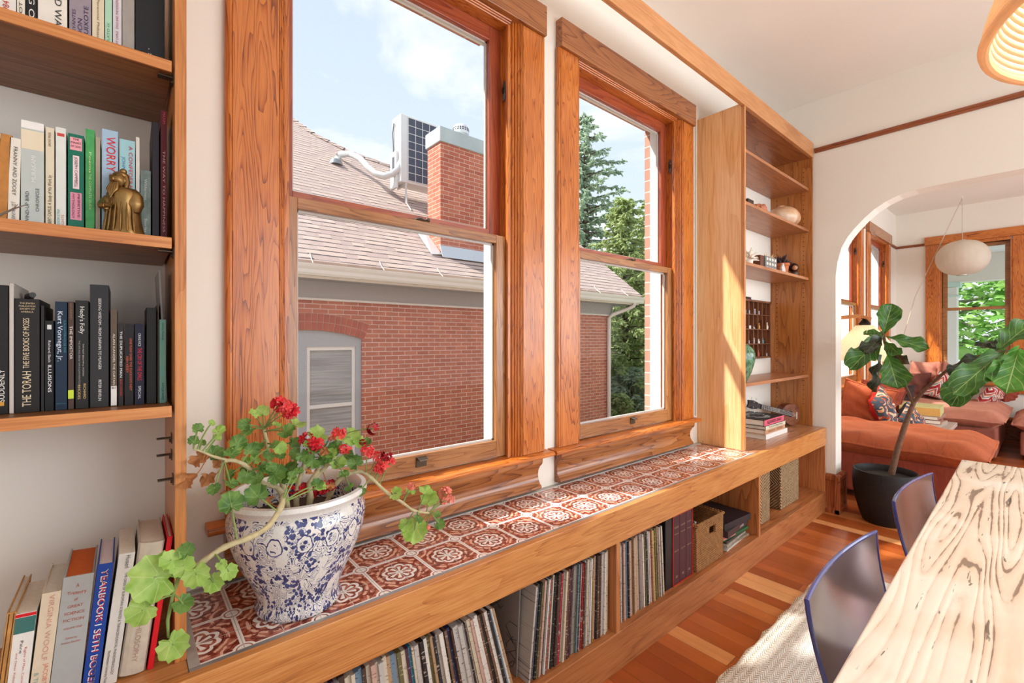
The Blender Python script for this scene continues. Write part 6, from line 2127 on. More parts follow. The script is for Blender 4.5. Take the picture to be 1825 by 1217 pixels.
CHM, N, L, B = newmat('smoky_acrylic')
B.inputs['Base Color'].default_value = (*srgb(120, 108, 116), 1); B.inputs['Metallic'].default_value = .85; B.inputs['Roughness'].default_value = .17
tcx = node(N, 'ShaderNodeTexCoord'); nx = node(N, 'ShaderNodeTexNoise'); nx.inputs['Scale'].default_value = 3; L.new(tcx.outputs['Object'], nx.inputs['Vector'])
rx_ = ramp(N, [(.35, srgb(140, 130, 146)), (.65, srgb(176, 164, 162))]); L.new(nx.outputs['Fac'], rx_.inputs[0]); L.new(rx_.outputs[0], B.inputs['Base Color'])
BLUE = plain((62, 68, 132), .2, 0, .1, 20, coat=.5)
STEEL = plain((170, 172, 176), .25, .9)
def dining_chair(cx_, rot, label):
    """curved one-piece shell chair facing the table (towards -y)"""
    o = Vector((cx_, .335, .0125))
    root = thing('dining_chair', o, label, 'chair', 'glossy chairs along the window side of the table')
    Wd = .275
    def back(s, t):      # s -1..1 across, t 0 bottom .. 1 top
        x = s * Wd * (.86 + .14 * t)
        y = .022 * (1 - s * s) - .06 * (1 - t) ** 1.5
        return o + Vector((x, y - .008 + .0, .445 + .285 * t))
    th = .006
    m = MB()
    nu, nv = 22, 12
    for off, in ((0,), (th,)):
        m.grid(lambda i, j: back(i * 2 - 1, j) + Vector((0, off, 0)), nu, nv)
    b1 = (nu + 1) * (nv + 1)
    rim_ = [(j * (nu + 1), (j + 1) * (nu + 1)) for j in range(nv)] + [(j * (nu + 1) + nu, (j + 1) * (nu + 1) + nu) for j in range(nv)] + [(nv * (nu + 1) + i, nv * (nu + 1) + i + 1) for i in range(nu)] + [(i, i + 1) for i in range(nu)]
    for a, b in rim_:
        m.f.append((a, b, b1 + b, b1 + a)); m.m.append(0)
    bo = m.build('backrest', CHM, root, smooth=True, angle=50)
    m = MB()
    edge = [back(-1, j / 10) + Vector((0, th / 2, 0)) for j in range(11)] + [back(-1 + i / 8, 1) + Vector((0, th / 2, 0)) for i in range(1, 17)] + [back(1, 1 - j / 10) + Vector((0, th / 2, 0)) for j in range(1, 11)]
    m.tube(edge, .0052, 8)
    m.build('edge_band', BLUE, bo, smooth=True)
    m = MB()
    def seat(i, j, off=0):
        s = i * 2 - 1
        x = s * Wd * (.86 + .02 * j)
        y = -.062 - .40 * j + .022 * (1 - s * s) * (1 - j)
        z = .445 - .02 * sin(pi * min(1, j * 1.2)) + .0 * j
        return o + Vector((x, y - .006, z + off))
    m.grid(lambda i, j: seat(i, j), 16, 10); m.grid(lambda i, j: seat(i, j, -.006), 16, 10)
    m.build('seat', CHM, root, smooth=True)
    for sx_ in (-1, 1):
        for yy, yb_ in ((-.10, -.02), (-.42, -.46)):
            m = MB(); m.tube([o + Vector((sx_ * .19, yy, .434 - .004)), o + Vector((sx_ * .215, yb_, .006))], .009, 10)
            m.ball(o + Vector((sx_ * .215, yb_, .0085)), .012, .012, .008, 10, 6)
            m.build('leg', STEEL, root, smooth=True)
    root.rotation_euler.z = rot
dining_chair(1.385, radians(-1), 'glossy blue-edged curved shell chair nearest the camera at the window side of the table')
dining_chair(2.285, radians(-3), 'glossy blue-edged shell chair at the far table end beside the black pot')

# braided jute rug
def jute():
    m, N, L, B = newmat('braided_jute')
    tc = node(N, 'ShaderNodeTexCoord'); sp = node(N, 'ShaderNodeSeparateXYZ'); L.new(tc.outputs['Object'], sp.inputs[0])
    no = node(N, 'ShaderNodeTexNoise'); no.inputs['Scale'].default_value = 14; no.inputs['Detail'].default_value = 5; L.new(tc.outputs['Object'], no.inputs['Vector'])
    nf = node(N, 'ShaderNodeTexNoise'); nf.inputs['Scale'].default_value = 160; nf.inputs['Detail'].default_value = 3; L.new(tc.outputs['Object'], nf.inputs['Vector'])
    yy = mth(N, L, 'MULTIPLY', sp.outputs[1], 1 / .026)
    iy = mth(N, L, 'FLOOR', yy); fy = mth(N, L, 'SUBTRACT', mth(N, L, 'FRACT', yy), .5)
    sh = mth(N, L, 'MULTIPLY', mth(N, L, 'ABSOLUTE', fy), 3.0)
    xx = mth(N, L, 'ADD', mth(N, L, 'MULTIPLY', sp.outputs[0], 1 / .018), sh)
    br = mth(N, L, 'SINE', mth(N, L, 'MULTIPLY', xx, 6.283))
    ht = mth(N, L, 'MULTIPLY_ADD', br, .3, mth(N, L, 'SUBTRACT', .6, mth(N, L, 'MULTIPLY', mth(N, L, 'ABSOLUTE', fy), 1.3)))
    # natural brown strands get rarer away from the edge rows
    ed = mth(N, L, 'MULTIPLY', mth(N, L, 'SUBTRACT', .83, sp.outputs[1]), 2.2)
    ed = mth(N, L, 'MINIMUM', mth(N, L, 'MAXIMUM', ed, 0), .40)
    v_ = mth(N, L, 'ADD', mth(N, L, 'MULTIPLY_ADD', nf.outputs['Fac'], .35, mth(N, L, 'MULTIPLY', ht, .25)), mth(N, L, 'MULTIPLY_ADD', no.outputs['Fac'], .25, mth(N, L, 'SUBTRACT', ed, .06)))
    rp = ramp(N, [(.12, srgb(120, 94, 70)), (.26, srgb(184, 156, 126)), (.38, srgb(228, 212, 192)), (.6, srgb(246, 240, 228))]); L.new(v_, rp.inputs[0])
    L.new(rp.outputs[0], B.inputs['Base Color']); B.inputs['Roughness'].default_value = .9
    bp = node(N, 'ShaderNodeBump'); bp.inputs['Strength'].default_value = .9; bp.inputs['Distance'].default_value = .006; L.new(ht, bp.inputs['Height']); L.new(bp.outputs[0], B.inputs['Normal'])
    return m
m = MB()
rgp = []
rq = random.Random(5)
def corner(cx_, cy_, r, a0, a1):
    return [(cx_ + r * cos(a0 + (a1 - a0) * k / 8), cy_ + r * sin(a0 + (a1 - a0) * k / 8)) for k in range(9)]
rgp += [(-.6 + 3.5 * k / 60, .812 + .006 * sin(k * 1.9) + rq.uniform(-.003, .003)) for k in range(58)]
rgp += corner(3.02, .755, .055, pi / 2, 0)
rgp += [(3.075 + .004 * sin(k), .7 - k * .08) for k in range(28)]
rgp += [(3.0, -1.6), (-.6, -1.6)]
m.prism(rgp, 'z', .0006, .0115)
m.build('jute_rug', jute(), org=(0, 0, 0), label='cream braided jute rug with brown edge rows under the dining table', cat='rug', bevel=.004)

# rattan pendant over the table
RP = Vector((1.295, -.262, 1.855))
rp_ = thing('rattan_pendant', RP, 'big coiled rattan dome pendant lamp, lit, at the top right corner', 'pendant lamp')
def rattan_mat(name, c, tr_):
    m = plain(c, .45, 0, .12, 25, name=name)
    m = m.copy()
    N, L = m.node_tree.nodes, m.node_tree.links
    tl = node(N, 'ShaderNodeBsdfTranslucent')
    tl.inputs[0].default_value = (*srgb(255, 234, 204), 1)
    ms = node(N, 'ShaderNodeMixShader')
    ms.inputs[0].default_value = tr_
    out = [n for n in N if n.type == 'OUTPUT_MATERIAL'][0]
    L.new(N['Principled BSDF'].outputs[0], ms.inputs[1])
    L.new(tl.outputs[0], ms.inputs[2])
    L.new(ms.outputs[0], out.inputs['Surface'])
    return m
RATC = rattan_mat('rattan_cane', (246, 218, 184), .5)
m = MB()
n_r = 30
pro = []
for k in range(n_r):
    t = k / (n_r - 1)
    r = .343 * (1 - .44 * t ** 1.3)
    pro.append((r, .010 + t * .36))
vs = []
SEG = 72
for k, (r, z) in enumerate(pro):
    q = [(r + .0074 * cos(2 * pi * j / 8), z + .0066 * sin(2 * pi * j / 8)) for j in range(8)]
    bb = len(m.v)
    pts = [RP + Vector((rr_ * cos(2 * pi * i / SEG), rr_ * sin(2 * pi * i / SEG), zz)) for i in range(SEG) for rr_, zz in q]
    fs = []
    for i in range(SEG):
        for j in range(8):
            i2, j2 = (i + 1) % SEG, (j + 1) % 8
            fs.append((i * 8 + j, i * 8 + j2, i2 * 8 + j2, i2 * 8 + j))
    m.add(pts, fs)
m.build('shade', RATC, rp_, smooth=True, angle=80)
m = MB()
pts = [RP + Vector((.345 * cos(2 * pi * i / SEG), .345 * sin(2 * pi * i / SEG), .0)) for i in range(SEG + 1)]
m.tube(pts, .009, 10, cap=False)
m.build('rim', rattan_mat('rattan_rim', (232, 184, 134), .35), rp_, smooth=True)
m = MB()
for a in (0, pi / 3, 2 * pi / 3): m.tube([RP + Vector((.18 * cos(a), .18 * sin(a), .372)), RP + Vector((0, 0, .40)), RP + Vector((-.16 * cos(a), -.16 * sin(a), .372))], .004, 6)
m.build('spider', plain((150, 120, 90), .5), rp_)
m = MB(); m.tube([RP + Vector((0, 0, .40)), Vector((RP.x, RP.y, CZ - .021))], .004, 8)
m.build('cord', plain((230, 226, 218), .6), rp_)
m = MB(); m.lathe([(0, 0), (.06, 0), (.06, .02), (0, .02)], (RP.x, RP.y, CZ - .0205), 24)
m.build('canopy', WHITE_PAINT, rp_)
BULB, N, L, B = newmat('lit_bulb')
B.inputs['Emission Color'].default_value = (1, .88, .70, 1); B.inputs['Emission Strength'].default_value = 8
m = MB(); m.ball(RP + Vector((0, 0, .22)), .04, seg=20, rings=14); m.build('bulb', BULB, rp_, smooth=True)
m = MB(); m.tube([RP + Vector((0, 0, .25)), RP + Vector((0, 0, .398))], .02, 12); m.build('lamp_holder', WHITE_PAINT, rp_)
pl = bpy.data.lights.new('rattan_lamp_light', 'POINT'); pl.energy = 52; pl.color = (1, .96, .90); pl.shadow_soft_size = .05
po_ = bpy.data.objects.new('rattan_lamp_light', pl); po_.location = RP + Vector((0, 0, .29)); COL.objects.link(po_)

# bubble pendant in the front room
def lampskin():
    m, N, L, B = newmat('translucent_lamp_skin')
    tc = node(N, 'ShaderNodeTexCoord'); no = node(N, 'ShaderNodeTexNoise'); no.inputs['Scale'].default_value = 8; L.new(tc.outputs['Object'], no.inputs['Vector'])
    rp = ramp(N, [(.3, srgb(222, 212, 196)), (.7, srgb(232, 224, 210))]); L.new(no.outputs['Fac'], rp.inputs[0]); L.new(rp.outputs[0], B.inputs['Base Color'])
    B.inputs['Roughness'].default_value = .6
    tl = node(N, 'ShaderNodeBsdfTranslucent'); tl.inputs[0].default_value = (*srgb(238, 228, 210), 1)
    ms = node(N, 'ShaderNodeMixShader'); ms.inputs[0].default_value = .35
    out = [n for n in N if n.type == 'OUTPUT_MATERIAL'][0]
    L.new(B.outputs[0], ms.inputs[1]); L.new(tl.outputs[0], ms.inputs[2]); L.new(ms.outputs[0], out.inputs['Surface'])
    return m
SKIN = lampskin()
BLc = P(1715, 459.5, d=5.85)
bl = thing('bubble_pendant', BLc - Vector((0, 0, .225)), 'white ribbed oval bubble pendant lamp hanging in the front room', 'pendant lamp')
m = MB()
pr = []
for k in range(25):
    a = -pi / 2 + pi * k / 24
    pr.append((max(.045, .256 * cos(a) ** .82), .222 * sin(a)))
m.lathe(pr, BLc, 96, wob=lambda w, z: 1 + .010 * abs(sin(w * 12)))
m.build('shade', SKIN, bl, smooth=True, angle=80)
m = MB(); m.lathe([(0, -.228), (.055, -.228), (.055, -.218), (0, -.218)], BLc, 24); m.lathe([(0, .218), (.04, .218), (.04, .228), (0, .228)], BLc, 24)
m.build('end_cap', plain((190, 186, 178), .4, .5), bl)
hk = Vector((BLc.x, BLc.y, CZ - .02))
m = MB(); m.tube([BLc + Vector((0, 0, .226)), hk], .0035, 8); m.build('cord', plain((196, 186, 172), .6), bl)
m = MB(); m.tube([hk, Vector((8.38, 1.20, 1.9)), Vector((8.45, 1.42, 1.0))], .0045, 8); m.build('swag_cord', plain((206, 190, 172), .6), bl)
m = MB(); m.tube([hk + Vector((0, 0, .019)), hk + Vector((.0, 0, -.005)), hk + Vector((.012, 0, -.014)), hk + Vector((.018, 0, -.002))], .004, 8); m.build('hook', WHITE_PAINT, bl)

# wall lamp with pleated paper cone on a wooden arm
sc_ = P(1541, 610, d=4.55)
wl_ = thing('paper_lamp', (sc_.x, sc_.y, 1.12), 'glowing pleated paper cone lamp hanging from a wooden arm behind the fig leaves', 'lamp')
zt, zb_ = P(1541, 580, d=4.55).z, P(1541, 641, d=4.55).z
m = MB()
nP = 72
R0, R1 = .09, .41
vs = []
for k in range(nP):
    a = 2 * pi * k / nP; kk_ = 1 + (.018 if k % 2 else -.018)
    vs.append((sc_.x + R0 * cos(a) * kk_, sc_.y + R0 * .8 * sin(a) * kk_, zt))
for k in range(nP):
    a = 2 * pi * k / nP; kk_ = 1 + (.012 if k % 2 else -.012)
    vs.append((sc_.x + R1 * cos(a) * kk_, sc_.y + min(.33, R1 * .8) * sin(a) * kk_, zb_))
m.add(vs, [(k, (k + 1) % nP, nP + (k + 1) % nP, nP + k) for k in range(nP)])
PAPER, N, L, B = newmat('glowing_paper')
B.inputs['Base Color'].default_value = (*srgb(236, 218, 186), 1)
tl = node(N, 'ShaderNodeBsdfTranslucent'); tl.inputs[0].default_value = (*srgb(250, 240, 222), 1)
ms = node(N, 'ShaderNodeMixShader'); ms.inputs[0].default_value = .55
out = [n for n in N if n.type == 'OUTPUT_MATERIAL'][0]
L.new(B.outputs[0], ms.inputs[1]); L.new(tl.outputs[0], ms.inputs[2]); L.new(ms.outputs[0], out.inputs['Surface'])
nn = node(N, 'ShaderNodeTexNoise'); nn.inputs['Scale'].default_value = 20
rpp = ramp(N, [(.3, srgb(228, 208, 176)), (.7, srgb(240, 224, 196))]); L.new(nn.outputs['Fac'], rpp.inputs[0]); L.new(rpp.outputs[0], B.inputs['Base Color'])
m.build('shade', PAPER, wl_, solid=.002)
m = MB(); m.lathe([(0, 0), (.045, 0), (.05, .02), (.03, .05), (.012, .07), (0, .07)], (sc_.x, sc_.y, zt), 20)
m.build('lamp_cap', BLACK_METAL, wl_, smooth=True)
a1, a2 = P(1500, 566, d=4.62), P(1553, 568, d=4.48)
m = MB(); m.tube([Vector((a1.x - .25, WY - .03, a1.z)), a1, P(1530, 563, d=4.55), a2], [.018, .018, .018, .014], 8)
m.build('arm', wood('lamp_arm', (130, 72, 34), (170, 104, 56), (190, 126, 74), 'x', 2, 3, .4), wl_, smooth=True)
m = MB(); m.tube([Vector((sc_.x, sc_.y, zt + .065)), P(1536, 568, d=4.53)], .006, 8); m.build('hanger', BLACK_METAL, wl_)
m = MB(); m.ball((sc_.x, sc_.y, (zt + zb_) / 2 + .02), .04, seg=16, rings=10); m.build('bulb', BULB, wl_, smooth=True)
m = MB(); m.tube([Vector((sc_.x, sc_.y, (zt + zb_) / 2 + .05)), Vector((sc_.x, sc_.y, zt))], .015, 8); m.build('lamp_holder', BLACK_METAL, wl_)
pl = bpy.data.lights.new('paper_lamp_light', 'POINT'); pl.energy = 9; pl.color = (1, .95, .86); pl.shadow_soft_size = .04
po_ = bpy.data.objects.new('paper_lamp_light', pl); po_.location = (sc_.x, sc_.y, (zt + zb_) / 2 - .05); COL.objects.link(po_)

# ================================================================ sofas of the front room
def velvet(name, c, c2, k=.3):
    key = ('velvet', name)
    if key in _mc: return _mc[key]
    m, N, L, B = newmat(name)
    tc = node(N, 'ShaderNodeTexCoord'); no = node(N, 'ShaderNodeTexNoise'); no.inputs['Scale'].default_value = 4; no.inputs['Detail'].default_value = 6; L.new(tc.outputs['Object'], no.inputs['Vector'])
    rp = ramp(N, [(.3, srgb(*c)), (.7, srgb(*c2))]); L.new(no.outputs['Fac'], rp.inputs[0]); L.new(rp.outputs[0], B.inputs['Base Color'])
    B.inputs['Roughness'].default_value = .85; B.inputs['Sheen Weight'].default_value = .5; B.inputs['Sheen Roughness'].default_value = .4
    B.inputs['Sheen Tint'].default_value = (*srgb(min(255, c2[0] + 40), c2[1] + 40, c2[2] + 30), 1)
    mp = node(N, 'ShaderNodeMapping'); mp.inputs['Scale'].default_value = (3.5, 12, 6); L.new(tc.outputs['Object'], mp.inputs[0])
    n2 = node(N, 'ShaderNodeTexNoise'); n2.inputs['Scale'].default_value = 1; n2.inputs['Detail'].default_value = 3; n2.inputs['Distortion'].default_value = 1; L.new(mp.outputs[0], n2.inputs['Vector'])
    bp = node(N, 'ShaderNodeBump'); bp.inputs['Strength'].default_value = .5; bp.inputs['Distance'].default_value = .02; L.new(n2.outputs['Fac'], bp.inputs['Height']); L.new(bp.outputs[0], B.inputs['Normal'])
    _mc[key] = m
    return m
RUST = velvet('rust_velvet', (148, 66, 32), (174, 84, 42))
RUSTD = velvet('rust_velvet_dark', (128, 50, 30), (150, 64, 40))
PINK = velvet('faded_rose_velvet', (166, 102, 82), (190, 126, 104))
BRN = velvet('brown_velvet', (96, 50, 40), (124, 68, 54))
def cushion_slab(root, name, x0, x1, y0, y1, z0, z1, mat, seed=1, wr=.02):
    """soft seat cushion: pillowed box with seam ridges top and bottom"""
    m = MB(); nx, ny = 30, 30
    rnd_ = random.Random(seed); ph = [rnd_.uniform(0, 6) for _ in range(6)]
    def se(i):
        return i
    def top(i, j, s):
        x = x0 + (x1 - x0) * i; y = y0 + (y1 - y0) * j
        e = min(1, min(i, 1 - i) * 7) ; f = min(1, min(j, 1 - j) * 7)
        b = (1 - (1 - e) ** 2.2) * (1 - (1 - f) ** 2.2)
        zz = (z1 - z0) * .5
        w_ = wr * b * (.5 * sin(x * 11 + ph[0] + 3 * sin(y * 5 + ph[1])) * .5 + .35 * sin(y * 23 + ph[2] + x * 9) * (1 - .7 * min(i, 1 - i) * 2) + .3 * sin(x * 31 + ph[3]) * (1 - f * .8))
        return Vector((x, y, (z0 + z1) / 2 + s * (.012 + zz * b) + (w_ if s > 0 else 0)))
    m.grid(lambda i, j: top(i, j, 1), nx, ny); m.grid(lambda i, j: top(i, j, -1), nx, ny)
    b1 = (nx + 1) * (ny + 1)
    per = [i for i in range(nx + 1)] + [j * (nx + 1) + nx for j in range(1, ny + 1)] + [ny * (nx + 1) + i for i in range(nx - 1, -1, -1)] + [j * (nx + 1) for j in range(ny - 1, 0, -1)]
    for k in range(len(per)):
        a, b = per[k], per[(k + 1) % len(per)]
        m.f.append((a, b, b1 + b, b1 + a)); m.m.append(0)
    ob = m.build(name, mat, root, smooth=True, angle=70)
    pts = [Vector((x, y, (z0 + z1) / 2)) for x, y in ([(x0 + (x1 - x0) * k / 12, y0) for k in range(13)] + [(x1, y0 + (y1 - y0) * k / 12) for k in range(1, 13)] + [(x1 - (x1 - x0) * k / 12, y1) for k in range(1, 13)] + [(x0, y1 - (y1 - y0) * k / 12) for k in range(1, 12)])]
    pts = [p + Vector((0, 0, .006 * sin(k * 1.3))) for k, p in enumerate(pts)] + [pts[0]]
    q = MB(); q.tube(pts, .011, 6, cap=False); q.build('piping', mat, ob, smooth=True)
    return ob
s1 = thing('chaise_sofa', (5.0, .85, .0005), 'rust-orange velvet chaise sofa nearest the archway with a plump seat cushion', 'sofa')
MB().box(4.58, 5.42, .33, 1.44, .0505, .370).build('base', RUSTD, s1, bevel=.02, seg=3)
for x in (4.66, 5.34):
    for y in (.42, 1.36): MB().box(x - .03, x + .03, y - .03, y + .03, .0005, .0502).build('foot', BLACK_METAL, s1)
cushion_slab(s1, 'seat_cushion', 4.50, 5.50, .27, 1.455, .371, .535, RUST, 2, .03)
s2 = thing('long_sofa', (7.7, .8, .0005), 'faded rose-brown velvet sofa section under the far corner windows', 'sofa')
MB().box(7.06, 8.62, .36, 1.44, .0305, .335).build('base', velvet('rose_base', (132, 70, 56), (156, 90, 74)), s2, bevel=.02, seg=3)
for x in (7.14, 8.54):
    for y in (.42, 1.36): MB().box(x - .03, x + .03, y - .03, y + .03, .0005, .0302).build('foot', BLACK_METAL, s2)
cushion_slab(s2, 'seat_cushion', 7.0, 8.66, .30, 1.455, .336, .51, PINK, 5, .03)
s3 = thing('ottoman', (8.0, -.2, .0005), 'rose velvet sofa section cut off by the right edge of the photo', 'sofa')
MB().box(7.35, 8.6, -.75, .20, .0505, .30).build('base', velvet('rose_base', (132, 70, 56), (156, 90, 74)), s3, bevel=.02, seg=3)
for x in (7.42, 8.53):
    for y in (-.68, .13): MB().box(x - .03, x + .03, y - .03, y + .03, .0005, .0502).build('foot', BLACK_METAL, s3)
cushion_slab(s3, 'seat_cushion', 7.3, 8.64, -.8, .255, .301, .46, PINK, 8, .03)
# low side table with books
st = thing('side_table', (6.25, 1.0, .0005), 'low pale grey slab side table between the sofas with a few books on it', 'table')
MB().box(5.72, 6.88, .64, 1.30, .36, .40).build('tabletop', plain((190, 172, 160), .4, 0, .08, 10), st, bevel=.004)
for x in (5.80, 6.80):
    for y in (.72, 1.22): MB().box(x - .02, x + .02, y - .02, y + .02, .0005, .3598).build('leg', plain((90, 70, 60), .5), st)
bk3 = [((176, 156, 140), .045, 'cream book at the bottom of the pile on the low side table'), ((150, 96, 82), .04, 'brown-pink book in the pile on the low side table'), ((156, 120, 104), .035, 'dusty pink book below the green one on the low side table'), ((192, 188, 130), .085, 'thick pale green boxed book on top of the pile on the low side table')]
zz_ = .4005
for k, (col, h, lab) in enumerate(bk3):
    rot = Matrix.Translation((6.42, .86, 0)) @ Matrix.Rotation(radians((-6, 4, -2, 3)[k]), 4, 'Z')
    m = MB(); m.box(-.21, .21, -.15, .17, zz_, zz_ + h, M=rot)
    ob = m.build('book', plain(col, .6), bevel=.003, label=lab, cat='book', group='books on the low side table')
    m = MB(); m.box(-.2105, -.205, -.145, .165, zz_ + .005, zz_ + h - .005, M=rot)
    m.build('pages', plain((206, 160, 90) if k == 3 else (220, 210, 196), .8), ob)
    zz_ += h + .0008
# cushions
def pattern_mat(name, kind_):
    m, N, L, B = newmat(name)
    tc = node(N, 'ShaderNodeTexCoord'); sp = node(N, 'ShaderNodeSeparateXYZ')
    uv = node(N, 'ShaderNodeUVMap'); L.new(uv.outputs[0], sp.inputs[0])
    if kind_ == 'floral':
        vo = node(N, 'ShaderNodeTexVoronoi'); vo.inputs['Scale'].default_value = 7; L.new(uv.outputs[0], vo.inputs['Vector'])
        no = node(N, 'ShaderNodeTexNoise'); no.inputs['Scale'].default_value = 3; no.inputs['Distortion'].default_value = 1.5; no.inputs['Detail'].default_value = 1; L.new(uv.outputs[0], no.inputs['Vector'])
        rp = ramp(N, [(.0, srgb(216, 200, 168)), (.36, srgb(216, 200, 168)), (.39, srgb(198, 84, 48)), (.425, srgb(74, 88, 98)), (.56, srgb(60, 74, 84)), (.59, srgb(222, 168, 118)), (.62, srgb(200, 78, 46)), (.67, srgb(226, 206, 176)), (.70, srgb(74, 88, 98))], 'CONSTANT')
        L.new(no.outputs['Fac'], rp.inputs[0]); L.new(rp.outputs[0], B.inputs['Base Color'])
    else:
        zg = mth(N, L, 'ABSOLUTE', mth(N, L, 'SUBTRACT', mth(N, L, 'FRACT', mth(N, L, 'MULTIPLY', sp.outputs[0], 4.0)), .5))
        v_ = mth(N, L, 'FRACT', mth(N, L, 'MULTIPLY', mth(N, L, 'ADD', sp.outputs[1], mth(N, L, 'MULTIPLY', zg, .55)), 2.0))
        rp = ramp(N, [(.0, srgb(158, 36, 44)), (.22, srgb(222, 206, 190)), (.34, srgb(140, 140, 146)), (.46, srgb(224, 208, 190)), (.58, srgb(214, 130, 90)), (.68, srgb(150, 60, 80)), (.78, srgb(226, 210, 196)), (.9, srgb(170, 44, 48))], 'CONSTANT')
        L.new(v_, rp.inputs[0]); L.new(rp.outputs[0], B.inputs['Base Color'])
    B.inputs['Roughness'].default_value = .9
    return m
FLO = pattern_mat('floral_cloth', 'floral'); KIL = pattern_mat('kilim_cloth', 'kilim')
def pillow(u0, u1, v0, v1, d, mat, label, tilt=0.0, yaw=0.0, thick=.16, name='cushion', roll=0.0, seam=None):
    """plump cushion spanning the given bearings at distance d; leans back by tilt"""
    c = P((u0 + u1) / 2, (v0 + v1) / 2, d=d)
    w_ = (u1 - u0) / 811 * d; h_ = (v1 - v0) / 811 * d
    base_ = Matrix(((R2[0], F2[0], 0, 0), (R2[1], F2[1], 0, 0), (0, 0, 1, 0), (0, 0, 0, 1)))
    M_ = Matrix.Translation(c) @ base_ @ Matrix.Rotation(yaw, 4, 'Z') @ Matrix.Rotation(tilt, 4, 'X') @ Matrix.Rotation(roll, 4, 'Y')
    m = MB(); n = 20
    rnd_ = random.Random(int(u0 * 7 + v0)); ph = [rnd_.uniform(0, 6) for _ in range(5)]
    def fn(i, j, s):
        a, b = i * 2 - 1, j * 2 - 1
        pin = 1 - .10 * (1 - abs(b)) * abs(a) ** 4 - .0
        pin2 = 1 - .10 * (1 - abs(a)) * abs(b) ** 4
        x = a * w_ / 2 * (1 - .09 * (1 - b * b) * abs(a)); z = b * h_ / 2 * (1 - .09 * (1 - a * a) * abs(b))
        t = ((1 - a ** 2) * (1 - b ** 2)) ** .42
        y = s * thick / 2 * t + .010 * sin(a * 9 + ph[0] + b * 5) * t * s + .008 * sin(b * 14 + ph[1] + a * 4) * t * s
        return M_ @ Vector((x, y, z))
    m.grid(lambda i, j: fn(i, j, -1), n, n, uv=True); m.grid(lambda i, j: fn(i, j, 1), n, n, m=1 if isinstance(mat, tuple) else 0, uv=True)
    ob = m.build(name, mat, smooth=True, angle=80, label=label, cat='cushion', merge=False)
    if seam:
        per = [fn(k / 16, 0, 0) for k in range(17)] + [fn(1, k / 16, 0) for k in range(1, 17)] + [fn(1 - k / 16, 1, 0) for k in range(1, 17)] + [fn(0, 1 - k / 16, 0) for k in range(1, 17)]
        q = MB(); q.tube(per, .010, 6, cap=False); q.build('seam', seam, ob, smooth=True)
    return ob
pillow(1503, 1578, 683, 764, 4.55, RUST, 'large plump rust velvet cushion nearest the archway jamb on the chaise', tilt=.15, yaw=-.6, thick=.24, seam=RUST, roll=.25)
pillow(1536, 1598, 682, 752, 4.95, RUSTD, 'rust velvet cushion standing behind the red floral one', tilt=.2, yaw=-.7, thick=.2, seam=RUSTD, roll=.2)
pillow(1551, 1596, 689, 773, 4.42, (FLO, plain((176, 30, 24), .8)), 'upright floral cushion with a red back leaning on the rust ones', tilt=.0, yaw=.5, thick=.17, roll=-.70)
pillow(1605, 1643, 714, 784, 4.55, (FLO, plain((30, 28, 34), .8)), 'dark teal floral cushion lying slumped in the middle of the chaise', tilt=.1, yaw=.35, thick=.16, roll=-.95)
pillow(1572, 1624, 684, 730, 5.9, velvet('black_brown', (44, 30, 30), (70, 48, 44)), 'dark brown-black cushion between the rust and the mauve cushions', tilt=.2, yaw=-.4, thick=.2)
pillow(1606, 1650, 663, 726, 6.15, BRN, 'tall mauve-brown velvet cushion at the corner of the far sofa', tilt=.2, yaw=-.4, thick=.26, seam=BRN)
pillow(1624, 1668, 642, 700, 6.35, PINK, 'crumpled pink cushion in the window corner', tilt=.25, yaw=-.3, thick=.26)
pillow(1642, 1672, 668, 716, 6.1, RUSTD, 'dark rust cushion just left of the left striped kilim cushion', tilt=.2, yaw=-.3, thick=.2)
pillow(1662, 1700, 643, 688, 6.22, PINK, 'square flat pink cushion against the end-wall window casing', tilt=.1, yaw=.75, thick=.14, seam=PINK)
pillow(1658, 1716, 668, 717, 5.9, KIL, 'left zigzag-striped kilim cushion, half behind the fig leaves', tilt=.3, yaw=-.2, thick=.16, roll=.4)
pillow(1728, 1808, 686, 722, 5.72, KIL, 'right zigzag-striped red and white kilim cushion on the far sofa', tilt=.5, yaw=.5, thick=.16)
pillow(1776, 1814, 684, 716, 5.76, RUSTD, 'rust cushion behind the right end of the right kilim cushion', tilt=.2, yaw=.7, thick=.18)
# ================================================================ outside: neighbour's house
HY = 6.50          # its wall facing us
RT = .80           # roof slope
RY, RZ = 6.08, 2.31
def on_roof(u, v, lift=0.0):
    r = (u - 912.5) / 811.0
    D = (F2[0] + R2[0] * r, F2[1] + R2[1] * r, (605.0 - v) / 811.0)
    k = (RZ + lift - EYE - RT * RY) / (D[2] - RT * D[1])
    return Vector((D[0] * k, D[1] * k, EYE + D[2] * k))
GZ = -.95
nh = thing('neighbour_house', (3.0, HY, GZ), 'red brick house next door with a shingled hip roof and white gutter', 'house')
BR2 = brick_mat('red_brick', (204, 126, 94), (186, 106, 78), (232, 208, 188), .212, .0668, .0045, ('xy', 'z'), .5)
WX0, WX1, WZT = 1.13, 2.635, 1.30
m = MB()
XE = 8.47
m.box(-6.0, WX0, HY, HY + .25, GZ, 1.92); m.box(WX1, XE, HY, HY + .25, GZ, 1.92)
m.box(WX0, WX1, HY, HY + .25, 1.45, 1.92); m.box(WX0, WX1, HY, HY + .25, GZ, -.62)
m.box(XE - .25, XE, HY + .25, 16.0, GZ, 1.92)
m.build('wall', BR2, nh)
